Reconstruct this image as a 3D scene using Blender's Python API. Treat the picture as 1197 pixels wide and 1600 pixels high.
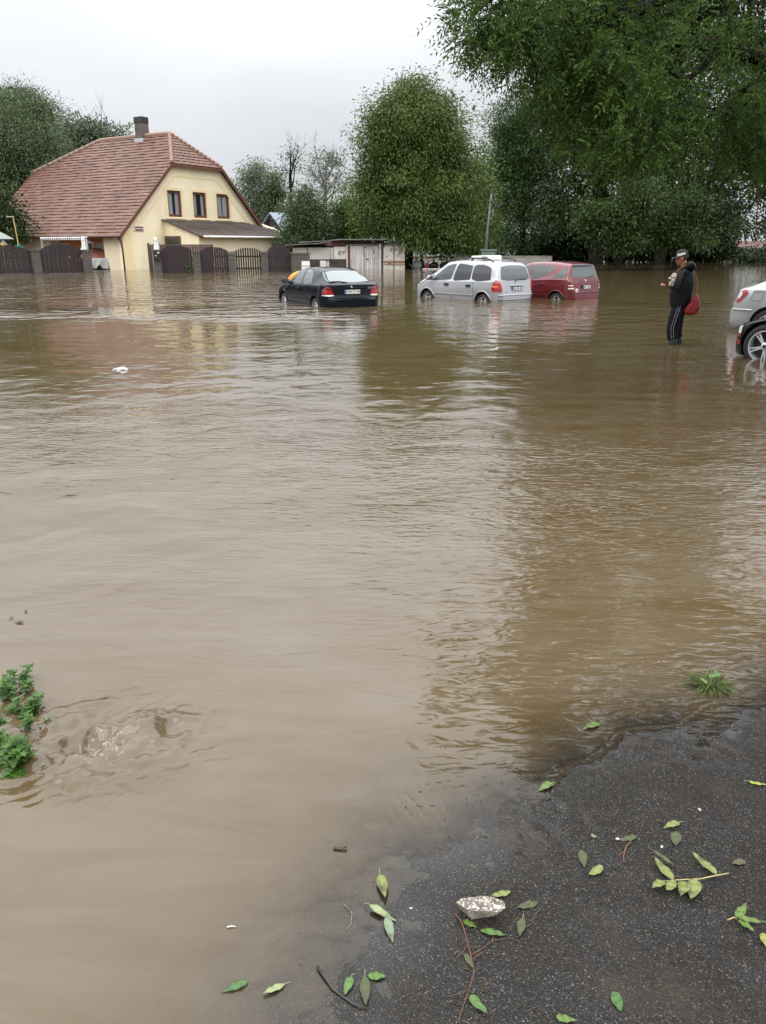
import bpy, bmesh, math, random
import numpy as np
from mathutils import Vector, Matrix, Euler

for o in list(bpy.data.objects):
    bpy.data.objects.remove(o)
S = bpy.context.scene
COL = S.collection
R = math.radians

# ------------------------------------------------------------------ camera
EYE = 1.70
PITCH = math.atan(417.0 / 1200.0)
cd = bpy.data.cameras.new('camera')
cd.sensor_fit = 'VERTICAL'
cd.sensor_height = 36.0
cd.lens = 27.0
cd.clip_start = 0.05
cd.clip_end = 3000
cam = bpy.data.objects.new('camera', cd)
COL.objects.link(cam)
cam.location = (0, 0, EYE)
cam.rotation_euler = (math.pi / 2 - PITCH, 0, 0)
S.camera = cam

# ------------------------------------------------------------------ sky, sun, exposure
SUN_EL, SUN_AZ = 58.0, 205.0          # azimuth clockwise from +Y: the sun is behind the camera, to its left
w = bpy.data.worlds.new('World')
S.world = w
w.use_nodes = True
nt = w.node_tree
nt.nodes.clear()
def wn(t, **k):
    n = nt.nodes.new(t)
    for a, b in k.items():
        setattr(n, a, b)
    return n
wo = wn('ShaderNodeOutputWorld')
sky = wn('ShaderNodeTexSky', sky_type='NISHITA')
sky.sun_disc = False
sky.sun_elevation = R(SUN_EL)
sky.sun_rotation = R(SUN_AZ)
sky.air_density = 1.0
sky.dust_density = 3.0
bg1 = wn('ShaderNodeBackground')
bg1.inputs['Strength'].default_value = 0.05
nt.links.new(sky.outputs[0], bg1.inputs['Color'])
# the closed cloud deck: pale grey, a little brighter high up, with soft streaks
tc = wn('ShaderNodeTexCoord')
mp = wn('ShaderNodeMapping')
mp.inputs['Scale'].default_value = (1.6, 1.6, 5.0)
nz = wn('ShaderNodeTexNoise')
nz.inputs['Scale'].default_value = 1.3
nz.inputs['Detail'].default_value = 5
nz.inputs['Roughness'].default_value = 0.5
nt.links.new(tc.outputs['Generated'], mp.inputs[0])
nt.links.new(mp.outputs[0], nz.inputs['Vector'])
sx = wn('ShaderNodeSeparateXYZ')
nt.links.new(tc.outputs['Generated'], sx.inputs[0])
mr = wn('ShaderNodeMapRange')
mr.inputs['From Min'].default_value = 0.02
mr.inputs['From Max'].default_value = 0.55
mr.inputs['To Min'].default_value = -0.10
mr.inputs['To Max'].default_value = 0.30
nt.links.new(sx.outputs['Z'], mr.inputs['Value'])
ad = wn('ShaderNodeMath', operation='ADD')
nt.links.new(nz.outputs['Fac'], ad.inputs[0])
nt.links.new(mr.outputs[0], ad.inputs[1])
cr = wn('ShaderNodeValToRGB')
cr.color_ramp.elements[0].position = 0.28
cr.color_ramp.elements[0].color = (0.70, 0.72, 0.76, 1)
cr.color_ramp.elements[1].position = 0.80
cr.color_ramp.elements[1].color = (0.955, 0.975, 1.01, 1)
nt.links.new(ad.outputs[0], cr.inputs[0])
bg2 = wn('ShaderNodeBackground')
gr = wn('ShaderNodeMapRange', interpolation_type='SMOOTHSTEP')     # an overcast dome is brighter overhead than at the horizon
gr.inputs['From Min'].default_value = 0.07
gr.inputs['From Max'].default_value = 0.80
gr.inputs['To Min'].default_value = 0.82
gr.inputs['To Max'].default_value = 3.3
nt.links.new(sx.outputs['Z'], gr.inputs['Value'])
nt.links.new(gr.outputs[0], bg2.inputs['Strength'])
nt.links.new(cr.outputs[0], bg2.inputs['Color'])
sh = wn('ShaderNodeMixShader')
sh.inputs[0].default_value = 0.93
nt.links.new(bg1.outputs[0], sh.inputs[1])
nt.links.new(bg2.outputs[0], sh.inputs[2])
nt.links.new(sh.outputs[0], wo.inputs['Surface'])

sl = bpy.data.lights.new('sun', 'SUN')
sl.energy = 0.7
sl.angle = R(35)
sl.color = (1.0, 0.97, 0.93)
so = bpy.data.objects.new('sun', sl)
COL.objects.link(so)
sd = Vector((math.sin(R(SUN_AZ)) * math.cos(R(SUN_EL)), math.cos(R(SUN_AZ)) * math.cos(R(SUN_EL)), math.sin(R(SUN_EL))))
so.rotation_euler = sd.to_track_quat('Z', 'Y').to_euler()

S.view_settings.view_transform = 'Standard'
S.view_settings.look = 'None'
S.view_settings.exposure = 0.22
S.view_settings.gamma = 1.0
S.view_settings.use_curve_mapping = False
S.render.engine = 'CYCLES'
S.cycles.max_bounces = 8
S.cycles.transparent_max_bounces = 12
S.cycles.caustics_reflective = False
S.cycles.caustics_refractive = False
# ------------------------------------------------------------------ helpers: pixels of the photograph to points
CP, SP = math.cos(PITCH), math.sin(PITCH)
EYEV = np.array([0, 0, EYE])
def ray(u, v):
    x = (u - 598.5) / 1200.0
    y = (800.0 - v) / 1200.0
    return np.array([x, CP + y * SP, y * CP - SP])
def ground(u, v, z=0.0):
    d = ray(u, v)
    return EYEV + d * ((z - EYE) / d[2])
def at(u, v, Y):
    d = ray(u, v)
    return EYEV + d * (Y / d[1])
def onplane(u, v, P, n):
    d = ray(u, v)
    return EYEV + d * (np.dot(np.array(P) - EYEV, n) / np.dot(d, n))

def proj(p):
    q = np.asarray(p, float) - EYEV
    f = q[..., 1] * CP - q[..., 2] * SP; up = q[..., 1] * SP + q[..., 2] * CP
    return 598.5 + 1200 * q[..., 0] / f, 800 - 1200 * up / f

# ------------------------------------------------------------------ helpers: numpy value noise
def vnoise(x, y, seed=0):
    xi = np.floor(x).astype(np.int64); yi = np.floor(y).astype(np.int64)
    xf = x - xi; yf = y - yi
    u = xf * xf * (3 - 2 * xf); v = yf * yf * (3 - 2 * yf)
    def h(a, b):
        n = (a * 374761393 + b * 668265263 + seed * 974634777) & 0xffffffff
        n = ((n ^ (n >> 13)) * 1274126177) & 0xffffffff
        n = n ^ (n >> 16)
        return (n & 0xffff) / 65535.0
    return (h(xi, yi) * (1 - u) + h(xi + 1, yi) * u) * (1 - v) + (h(xi, yi + 1) * (1 - u) + h(xi + 1, yi + 1) * u) * v
def fbm(x, y, seed=0, oct=4):
    s = 0; a = 0.5
    for i in range(oct):
        s = s + a * vnoise(x * 2 ** i, y * 2 ** i, seed + i * 17)
        a *= 0.5
    return s

# ------------------------------------------------------------------ helpers: objects
def tag(o, label=None, cat=None, group=None, kind=None):
    if label: o['label'] = label
    if cat: o['category'] = cat
    if group: o['group'] = group
    if kind: o['kind'] = kind
    return o
def thing(name, label, cat, loc=(0, 0, 0), rz=0.0, group=None):
    o = bpy.data.objects.new(name, None)
    o.empty_display_size = 0.2
    COL.objects.link(o)
    o.location = loc
    o.rotation_euler = (0, 0, rz)
    return tag(o, label, cat, group)
def link(name, me, mats, parent=None, smooth=False):
    o = bpy.data.objects.new(name, me)
    COL.objects.link(o)
    if not isinstance(mats, (list, tuple)): mats = [mats]
    if len(me.materials) == 0:
        for m in mats: me.materials.append(m)
    if smooth:
        me.polygons.foreach_set('use_smooth', np.ones(len(me.polygons), bool))
    if parent: o.parent = parent
    return o
def npmesh(name, V, Q, tint=None):
    """V (n,3), Q (m,k) index array: fast mesh"""
    V = np.asarray(V, np.float32); Q = np.asarray(Q, np.int32)
    me = bpy.data.meshes.new(name)
    k = Q.shape[1]
    me.vertices.add(len(V)); me.vertices.foreach_set('co', V.ravel())
    me.loops.add(Q.size); me.loops.foreach_set('vertex_index', Q.ravel())
    me.polygons.add(len(Q))
    me.polygons.foreach_set('loop_start', np.arange(0, Q.size, k, dtype=np.int32))
    me.update(calc_edges=True)
    if tint is not None:
        a = me.attributes.new('tint', 'FLOAT', 'POINT')
        a.data.foreach_set('value', np.asarray(tint, np.float32))
    return me

class MB:
    def __init__(self):
        self.v = []; self.f = []; self.m = []
    def add(self, vs, fs, mi=0):
        b = len(self.v)
        self.v += [tuple(map(float, p)) for p in vs]
        for f in fs:
            self.f.append([b + i for i in f]); self.m.append(mi)
        return self
    def box(self, x0, x1, y0, y1, z0, z1, mi=0, M=None):
        vs = [(x, y, z) for z in (z0, z1) for y in (y0, y1) for x in (x0, x1)]
        if M is not None: vs = [tuple(M @ Vector(p)) for p in vs]
        return self.add(vs, [(0, 2, 3, 1), (4, 5, 7, 6), (0, 1, 5, 4), (2, 6, 7, 3), (0, 4, 6, 2), (1, 3, 7, 5)], mi)
    def bar(self, a, b, w=0.05, h=0.05, mi=0):
        a = Vector(a); b = Vector(b); d = (b - a); L = d.length
        q = d.to_track_quat('X', 'Z').to_matrix().to_4x4()
        return self.box(0, L, -w / 2, w / 2, -h / 2, h / 2, mi, Matrix.Translation(a) @ q)
    def tube(self, pts, rad, n=8, cap=True, mi=0):
        pts = [Vector(p) for p in pts]
        if not hasattr(rad, '__len__'): rad = [rad] * len(pts)
        vs = []; fs = []
        up = Vector((0, 0, 1))
        prev = None
        for i, p in enumerate(pts):
            d = (pts[min(i + 1, len(pts) - 1)] - pts[max(i - 1, 0)]).normalized()
            if prev is None:
                s = d.cross(up if abs(d.z) < 0.95 else Vector((1, 0, 0))).normalized()
            else:
                s = (prev - d * prev.dot(d)).normalized()
            prev = s
            t = d.cross(s)
            for k in range(n):
                a = 2 * math.pi * k / n
                vs.append(p + (s * math.cos(a) + t * math.sin(a)) * rad[i])
        for i in range(len(pts) - 1):
            for k in range(n):
                fs.append((i * n + k, i * n + (k + 1) % n, (i + 1) * n + (k + 1) % n, (i + 1) * n + k))
        if cap:
            fs.append(tuple(range(n - 1, -1, -1)))
            fs.append(tuple(range((len(pts) - 1) * n, len(pts) * n)))
        return self.add(vs, fs, mi)
    def lathe(self, prof, n=24, M=None, mi=0, sx=1, sy=1):
        """prof: list of (r, z) about local Z"""
        vs = []; fs = []
        for r, z in prof:
            for k in range(n):
                a = 2 * math.pi * k / n
                vs.append((r * math.cos(a) * sx, r * math.sin(a) * sy, z))
        for i in range(len(prof) - 1):
            for k in range(n):
                fs.append((i * n + k, i * n + (k + 1) % n, (i + 1) * n + (k + 1) % n, (i + 1) * n + k))
        if prof[0][0] > 1e-6: fs.append(tuple(range(n - 1, -1, -1)))
        if prof[-1][0] > 1e-6: fs.append(tuple(range((len(prof) - 1) * n, len(prof) * n)))
        if M is not None: vs = [tuple(M @ Vector(p)) for p in vs]
        return self.add(vs, fs, mi)
    def prism(self, poly, d0, d1, fn, mi=0):
        """poly 2D points; fn(a, b, d) -> xyz; closed slab between d0 and d1"""
        n = len(poly)
        vs = [fn(a, b, d0) for a, b in poly] + [fn(a, b, d1) for a, b in poly]
        fs = [tuple(range(n - 1, -1, -1)), tuple(range(n, 2 * n))]
        for i in range(n):
            fs.append((i, (i + 1) % n, n + (i + 1) % n, n + i))
        return self.add(vs, fs, mi)
    def ball(self, c, r, n=12, m=8, mi=0):
        prof = [(max(1e-7, math.sin(math.pi * i / m)), -math.cos(math.pi * i / m)) for i in range(m + 1)]
        rr = r if hasattr(r, '__len__') else (r, r, r)
        M = Matrix.Translation(Vector(c)) @ Matrix.Diagonal((rr[0], rr[1], rr[2], 1))
        return self.lathe(prof, n, M, mi)
    def mesh(self, name):
        me = bpy.data.meshes.new(name)
        me.from_pydata(self.v, [], self.f)
        if any(self.m): me.polygons.foreach_set('material_index', self.m)
        bm = bmesh.new(); bm.from_mesh(me)
        bmesh.ops.recalc_face_normals(bm, faces=bm.faces)
        bm.to_mesh(me); bm.free()
        me.update()
        return me
    def build(self, name, mats, parent=None, smooth=False):
        return link(name, self.mesh(name), mats, parent, smooth)

def bake(o):
    """replace an object's mesh by its modifiers' result"""
    dg = bpy.context.evaluated_depsgraph_get()
    me = bpy.data.meshes.new_from_object(o.evaluated_get(dg), depsgraph=dg)
    o.modifiers.clear()
    o.data = me
    return o
def cut(o, cutter_mesh):
    c = bpy.data.objects.new('cutter', cutter_mesh); COL.objects.link(c)
    bpy.context.view_layer.update()
    c.matrix_world = o.matrix_world
    m = o.modifiers.new('b', 'BOOLEAN'); m.operation = 'DIFFERENCE'; m.object = c; m.solver = 'EXACT'
    bpy.context.view_layer.update()
    bake(o)
    bpy.data.objects.remove(c)
    return o
def bevel(o, wdt=0.01, seg=2):
    m = o.modifiers.new('bv', 'BEVEL'); m.width = wdt; m.segments = seg; m.limit_method = 'ANGLE'; m.angle_limit = R(35)
    return o
def smooth_angle(o, ang=35):
    me = o.data
    me.polygons.foreach_set('use_smooth', np.ones(len(me.polygons), bool))
    bm = bmesh.new(); bm.from_mesh(me)
    for e in bm.edges:
        if len(e.link_faces) == 2 and e.calc_face_angle(0) > R(ang): e.smooth = False
    bm.to_mesh(me); bm.free()
    return o
def text_mesh(txt, size, extr=0.002, shear=0.0):
    c = bpy.data.curves.new('txt', 'FONT'); c.body = txt; c.size = size; c.extrude = extr; c.shear = shear
    c.align_x = 'CENTER'; c.align_y = 'CENTER'
    o = bpy.data.objects.new('txt', c); COL.objects.link(o)
    bpy.context.view_layer.update()
    dg = bpy.context.evaluated_depsgraph_get()
    me = bpy.data.meshes.new_from_object(o.evaluated_get(dg), depsgraph=dg)
    bpy.data.objects.remove(o)
    return me

# ------------------------------------------------------------------ helpers: materials
def nodes(name):
    m = bpy.data.materials.new(name); m.use_nodes = True
    t = m.node_tree; t.nodes.clear()
    out = t.nodes.new('ShaderNodeOutputMaterial')
    return m, t, out
def N(t, typ, ins=None, **k):
    n = t.nodes.new(typ)
    for a, b in k.items(): setattr(n, a, b)
    for a, b in (ins or {}).items():
        if isinstance(b, bpy.types.NodeSocket): t.links.new(b, n.inputs[a])
        else: n.inputs[a].default_value = b
    return n
def c4(c, f=1.0): return (min(1, c[0] * f), min(1, c[1] * f), min(1, c[2] * f), 1)
def mat(name, col, rough=0.6, var=0.15, scale=6.0, bump=0.0, bscale=None, spec=0.5, metal=0.0, coat=0.0, stretch=(1, 1, 1), dirt=None, dirt_amt=0.4, dscale=1.5):
    m, t, out = nodes(name)
    tcn = N(t, 'ShaderNodeTexCoord')
    mpn = N(t, 'ShaderNodeMapping', {'Vector': tcn.outputs['Object'], 'Scale': stretch})
    nzn = N(t, 'ShaderNodeTexNoise', {'Vector': mpn.outputs[0], 'Scale': scale, 'Detail': 5.0, 'Roughness': 0.6})
    mx = N(t, 'ShaderNodeMix', data_type='RGBA')
    t.links.new(nzn.outputs['Fac'], mx.inputs[0])
    mx.inputs[6].default_value = c4(col, 1 - var * 1.6); mx.inputs[7].default_value = c4(col, 1 + var * 1.6)
    cs = mx.outputs[2]
    if dirt:
        n2 = N(t, 'ShaderNodeTexNoise', {'Vector': mpn.outputs[0], 'Scale': dscale, 'Detail': 6.0, 'Roughness': 0.65})
        rp = N(t, 'ShaderNodeMapRange', {'Value': n2.outputs['Fac'], 'From Min': 0.45, 'From Max': 0.7, 'To Min': 0.0, 'To Max': dirt_amt})
        m2 = N(t, 'ShaderNodeMix', data_type='RGBA')
        t.links.new(rp.outputs[0], m2.inputs[0]); t.links.new(cs, m2.inputs[6]); m2.inputs[7].default_value = c4(dirt)
        cs = m2.outputs[2]
    b = N(t, 'ShaderNodeBsdfPrincipled', {'Base Color': cs, 'Roughness': rough, 'Metallic': metal, 'Specular IOR Level': spec, 'Coat Weight': coat, 'Coat Roughness': 0.04})
    if bump:
        n3 = N(t, 'ShaderNodeTexNoise', {'Vector': mpn.outputs[0], 'Scale': bscale or scale * 4, 'Detail': 4.0})
        bp = N(t, 'ShaderNodeBump', {'Height': n3.outputs['Fac'], 'Strength': bump, 'Distance': 0.02})
        t.links.new(bp.outputs[0], b.inputs['Normal'])
    t.links.new(b.outputs[0], out.inputs[0])
    return m
def leafmat(name, c1, c2, trans=0.3, rough=0.5, spec=0.3):
    m, t, out = nodes(name)
    a = N(t, 'ShaderNodeAttribute', attribute_name='tint')
    mx = N(t, 'ShaderNodeMix', data_type='RGBA')
    t.links.new(a.outputs['Fac'], mx.inputs[0]); mx.inputs[6].default_value = c4(c1); mx.inputs[7].default_value = c4(c2)
    b = N(t, 'ShaderNodeBsdfPrincipled', {'Base Color': mx.outputs[2], 'Roughness': rough, 'Specular IOR Level': spec})
    tr = N(t, 'ShaderNodeBsdfTranslucent', {'Color': mx.outputs[2]})
    ms = N(t, 'ShaderNodeMixShader', {0: trans, 1: b.outputs[0], 2: tr.outputs[0]})
    t.links.new(ms.outputs[0], out.inputs[0])
    return m
def glassmat(name, col, rough=0.05, var=0.1):
    return mat(name, col, rough, var, 2.0, spec=0.6, coat=0.3)
# ------------------------------------------------------------------ the setting: ground under the flood, and the water
SHORE = np.array([(60, 9.0), (30, 6.5), (8, 4.2), (3.2, 3.25), (1.9, 2.80), (1.45, 2.58), (0.95, 2.40), (0.53, 2.10), (0.28, 1.93), (0.08, 1.80), (-0.04, 1.58), (-0.17, 1.29), (-0.30, 0.7), (-0.35, -1.0), (-0.8, -6), (-2, -40)])
def shore_dist(X, Y):
    """signed distance to the water's edge, positive on the water side"""
    best = np.full(X.shape, 1e9); sg = np.zeros(X.shape)
    for (x0, y0), (x1, y1) in zip(SHORE[:-1], SHORE[1:]):
        dx, dy = x1 - x0, y1 - y0
        t = np.clip(((X - x0) * dx + (Y - y0) * dy) / (dx * dx + dy * dy), 0, 1)
        d = np.hypot(X - x0 - t * dx, Y - y0 - t * dy)
        s = dx * (Y - y0) - dy * (X - x0)
        c = d < best - 1e-9
        best = np.where(c, d, best); sg = np.where(c, np.sign(s), sg)
    return best * -sg
def smoothstep(a, b, x):
    t = np.clip((x - a) / (b - a), 0, 1); return t * t * (3 - 2 * t)
def ground_z(X, Y):
    X = np.asarray(X, float); Y = np.asarray(Y, float)
    s = shore_dist(X, Y)
    s = s + (fbm(X * 3.1, Y * 3.1, 5) - 0.47) * 0.30 * np.exp(-np.abs(s) * 1.2)
    sp_ = np.maximum(s, 0)
    z = np.where(s > 0, -0.42 * (1 - np.exp(-(0.085 * sp_ + 0.16 * sp_ * sp_))), 0.05 * (1 - np.exp(np.minimum(s, 0) * 0.20)))
    near = np.exp(-((X / 2.5) ** 2 + ((Y - 2) / 2.2) ** 2))
    z = z + near * ((fbm(X * 11, Y * 11, 51, 3) - .44) * 0.007 + (fbm(X * 42, Y * 42, 53, 2) - .37) * 0.0045)
    raise_ = np.exp(-(((X - 8.5) / 3.2) ** 2 + ((Y - 13.8) / 3.2) ** 2))
    z = np.where(s > 0, z * (1 - 0.74 * raise_), z)
    far = smoothstep(86, 96, Y + 0.05 * X)
    z = z * (1 - far) + far * 0.35
    return z
def axis(fine0, fine1, step, lo, hi, g=1.06, mx=12.0):
    a = list(np.arange(fine0, fine1, step)); s = step
    x = a[-1]
    while x < hi:
        s = min(s * g, mx); x += s; a.append(x)
    s = step; x = a[0]; b = []
    while x > lo:
        s = min(s * g, mx); x -= s; b.append(x)
    return np.array(b[::-1] + a)
def sheet(name, xs, ys, zf):
    X, Y = np.meshgrid(xs, ys)
    Z = zf(X, Y)
    V = np.stack([X, Y, Z], -1).reshape(-1, 3)
    ny, nx = X.shape
    i = np.arange(nx * ny).reshape(ny, nx)
    Q = np.stack([i[:-1, :-1], i[:-1, 1:], i[1:, 1:], i[1:, :-1]], -1).reshape(-1, 4)
    return npmesh(name, V, Q), X, Y, Z

# --- asphalt: dark wet aggregate
m, t, out = nodes('wet_asphalt')
ge = N(t, 'ShaderNodeNewGeometry')
v1 = N(t, 'ShaderNodeTexVoronoi', {'Vector': ge.outputs['Position'], 'Scale': 400.0, 'Randomness': 1.0})
v2 = N(t, 'ShaderNodeTexVoronoi', {'Vector': ge.outputs['Position'], 'Scale': 190.0, 'Randomness': 1.0})
n1 = N(t, 'ShaderNodeTexNoise', {'Vector': ge.outputs['Position'], 'Scale': 4.0, 'Detail': 6.0, 'Roughness': 0.65})
sep = N(t, 'ShaderNodeSeparateColor', {0: v1.outputs['Color']})
r1 = N(t, 'ShaderNodeValToRGB', {0: sep.outputs[0]})
e = r1.color_ramp.elements
e[0].position = 0.0; e[0].color = (0.006, 0.006, 0.0058, 1)
e[1].position = 1.0; e[1].color = (0.20, 0.195, 0.185, 1)
for p, c in ((0.45, 0.012), (0.8, 0.022), (0.93, 0.046), (0.98, 0.085)):
    q = e.new(p); q.color = (c, c * 0.97, c * 0.94, 1)
mx = N(t, 'ShaderNodeMix', data_type='RGBA', blend_type='MULTIPLY'); mx.inputs[0].default_value = 1.0
r2 = N(t, 'ShaderNodeValToRGB', {0: n1.outputs['Fac']})
r2.color_ramp.elements[0].position = 0.35; r2.color_ramp.elements[0].color = (0.85, 0.68, 0.50, 1)
r2.color_ramp.elements[1].position = 0.65; r2.color_ramp.elements[1].color = (1.12, 1.08, 1.05, 1)
t.links.new(r1.outputs[0], mx.inputs[6]); t.links.new(r2.outputs[0], mx.inputs[7])
hh = N(t, 'ShaderNodeMath', {0: v1.outputs['Distance'], 1: v2.outputs['Distance']}, operation='ADD')
bp = N(t, 'ShaderNodeBump', {'Height': hh.outputs[0], 'Strength': 0.7, 'Distance': 0.003}, invert=True)
n4 = N(t, 'ShaderNodeTexNoise', {'Vector': ge.outputs['Position'], 'Scale': 1.7, 'Detail': 4.0})
rr = N(t, 'ShaderNodeMapRange', {'Value': n4.outputs['Fac'], 'From Min': 0.35, 'From Max': 0.65, 'To Min': 0.26, 'To Max': 0.46})
n5 = N(t, 'ShaderNodeTexNoise', {'Vector': ge.outputs['Position'], 'Scale': 2.3, 'Detail': 7.0, 'Roughness': 0.7})
r5 = N(t, 'ShaderNodeMapRange', {'Value': n5.outputs['Fac'], 'From Min': 0.54, 'From Max': 0.68, 'To Max': 0.6})
silt = N(t, 'ShaderNodeMix', data_type='RGBA'); t.links.new(r5.outputs[0], silt.inputs[0]); t.links.new(mx.outputs[2], silt.inputs[6]); silt.inputs[7].default_value = (0.040, 0.027, 0.017, 1)
mx = silt
wet = N(t, 'ShaderNodeAttribute', attribute_name='wet')
b = N(t, 'ShaderNodeBsdfPrincipled', {'Base Color': mx.outputs[2], 'Coat Weight': wet.outputs['Fac'], 'Coat Roughness': 0.07, 'Coat IOR': 1.33, 'Roughness': rr.outputs[0], 'Normal': bp.outputs[0], 'Specular IOR Level': 0.2})
t.links.new(b.outputs[0], out.inputs[0])
M_ASPH = m
gx = axis(-1.3, 1.8, 0.014, -500, 500, 1.10, 60)
gy = axis(1.0, 3.1, 0.014, -200, 1500, 1.10, 60)
me, X, Y, Z = sheet('ground', gx, gy, ground_z)
wt_ = 0.12 + 0.88 * smoothstep(-0.30, 0.02, shore_dist(X, Y)) * (0.55 + 0.45 * smoothstep(.35, .6, fbm(X * 6, Y * 6, 90)))
a = me.attributes.new('wet', 'FLOAT', 'POINT'); a.data.foreach_set('value', np.clip(wt_, 0, 1).ravel().astype(np.float32))
tag(link('ground', me, M_ASPH, smooth=True), kind='structure')

# --- flood water
WX = axis(-1.75, 1.75, 0.012, -420, 420, 1.045, 14)
WY = axis(1.1, 3.2, 0.012, -60, 130, 1.045, 2.0)
def swirl_h(X, Y):
    """the boil beside the plant: a smooth tongue sliding into churned water"""
    h = np.zeros_like(X)
    cx, cy = -1.06, 2.34
    ex = ((X - cx) / 0.42) ** 2 + ((Y - cy) / 0.27) ** 2
    env = np.exp(-ex ** 1.6)
    n = fbm(X * 13 + 0.7 * Y, Y * 17, 31, 4) - 0.47
    n2 = fbm(X * 30, Y * 34, 77, 3) - 0.43
    ca, sa = math.cos(-0.5), math.sin(-0.5)
    q1 = X * ca - Y * sa + 0.10 * fbm(X * 5, Y * 5, 61, 2); q2 = X * sa + Y * ca + 0.10 * fbm(X * 5, Y * 5, 67, 2)
    h += env * ((np.abs(fbm(q1 * 7, q2 * 17, 35, 3) - .44) - .08) * 0.13 + n * 0.03 + n2 * 0.034)
    wx = X + 0.05 * (fbm(X * 6, Y * 6, 41, 2) - .4); wy = Y + 0.05 * (fbm(X * 6, Y * 6, 43, 2) - .4)
    rr = np.hypot((wx + 0.98) / 1.3, wy - 2.37)
    th = np.arctan2(wy - 2.37, (wx + 0.98) / 1.3)
    h += 0.0025 * np.exp(-((rr - 0.13) / 0.10) ** 2) * np.sin(rr * 150 + th * 2.0 + 3 * fbm(wx * 5, wy * 5, 4, 2)) * (Y < 2.52)
    cres = np.exp(-((rr - 0.165) / 0.022) ** 2) * np.exp(-((th - 0.35) / 0.45) ** 2)
    h -= cres * 0.016
    tong = np.exp(-(((X + 0.86) / 0.085) ** 2 + ((Y - 2.40) / 0.10) ** 2))
    h += tong * 0.036
    hole = np.exp(-(((X + 1.10) / 0.075) ** 2 + ((Y - 2.36) / 0.05) ** 2))
    h -= hole * 0.05
    lip = np.exp(-((np.hypot((X + 0.98) / 1.25, Y - 2.36) - 0.20) / 0.025) ** 2) * (Y < 2.5) * (0.4 + vnoise(X * 18, Y * 18, 3))
    h += lip * 0.006
    return h
def stand_wave(X, Y):
    """the low standing ridge running off the grass clump along the edge of the road, and the comb of ripples left of it"""
    h = np.zeros_like(X)
    a = np.array([1.42, 2.70]); bb = np.array([0.30, 1.98])
    d = bb - a; L = np.hypot(*d); d = d / L; nrm = np.array([-d[1], d[0]])
    s = (X - a[0]) * d[0] + (Y - a[1]) * d[1]
    q = (X - a[0]) * nrm[0] + (Y - a[1]) * nrm[1] - 0.03 * np.sin(s * 7) - 0.02 * np.sin(s * 17 + 1)
    m = smoothstep(0.0, 0.25, s) * (1 - smoothstep(L - 0.45, L, s))
    h += m * 0.0035 * np.exp(-(q / 0.018) ** 2) * (0.5 + vnoise(s * 9, q * 30, 2))
    e2 = np.exp(-(((X - 0.10) / 0.10) ** 2 + ((Y - 2.02) / 0.12) ** 2))
    h += e2 * 0.0022 * np.sin((X * 0.92 + Y * 0.38) * 2 * math.pi / 0.042 + 2.5 * np.sin(Y * 9))
    return h
def water_z(X, Y):
    return swirl_h(X, Y) + stand_wave(X, Y)
me, X, Y, Z = sheet('flood_water', WX, WY, water_z)
dep = np.maximum(0, Z - ground_z(X, Y))
a = me.attributes.new('depth', 'FLOAT', 'POINT'); a.data.foreach_set('value', dep.ravel().astype(np.float32))
# how choppy the current is from place to place
def gauss(x0, y0, sx_, sy_): return np.exp(-((X - x0) / sx_) ** 2 - ((Y - y0) / sy_) ** 2)
ch = 0.30 + 0.0 * X
ch += 3.2 * smoothstep(-0.2, -2.5, X) * np.exp(-((Y - 20.6 + 0.03 * X) / 1.5) ** 2)             # fast water left of the cars
ch += 1.0 * gauss(-2.5, 23.2, 2.5, 2.2) + 0.9 * gauss(3.5, 23.4, 6.5, 1.5)                          # wakes of the cars
ch += 1.6 * smoothstep(23, 27, Y) * (1 - smoothstep(60, 85, Y)) * smoothstep(4, -6, X)
ch += 0.55 * gauss(5.5, 20, 4, 3.5)
ch *= 0.55 + 0.9 * fbm(X * 0.22, Y * 0.13, 9)
ch = np.clip(ch, 0.08, 3.6)
fi = 0.18 + 0.0 * X
fi += 1.3 * gauss(1.25, 5.0, 1.2, 1.5) + 0.8 * gauss(0.3, 6.4, 1.3, 1.2) + 0.8 * gauss(2.9, 6.5, 0.9, 2.6)
fi += 0.8 * gauss(1.1, 2.75, 0.45, 0.35) + 0.7 * gauss(0.5, 3.1, 0.6, 0.8)
fi += 1.3 * gauss(-2.4, 7.2, 3.0, 1.6) + 0.7 * gauss(-0.6, 4.6, 0.9, 0.7) + 0.35 * gauss(-1.0, 3.4, 1.0, 0.6)
ch += 0.30 * gauss(-2, 8, 6, 3.2)
ch = np.clip(ch, 0.08, 3.6)
fi *= 0.35 + 1.2 * fbm(X * 1.1, Y * 1.1, 21)
fi += 0.5 * np.exp(-(((X + 1.0) / 0.4) ** 2 + ((Y - 2.36) / 0.32) ** 2))
fi = np.clip(fi, 0.02, 2)
a = me.attributes.new('chop', 'FLOAT', 'POINT'); a.data.foreach_set('value', ch.ravel().astype(np.float32))
a = me.attributes.new('fine', 'FLOAT', 'POINT'); a.data.foreach_set('value', fi.ravel().astype(np.float32))
fo = np.exp(-(((X + 1.02) / 0.26) ** 2 + ((Y - 2.33) / 0.17) ** 2)) * 0.9
a = me.attributes.new('foam', 'FLOAT', 'POINT'); a.data.foreach_set('value', fo.ravel().astype(np.float32))

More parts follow.
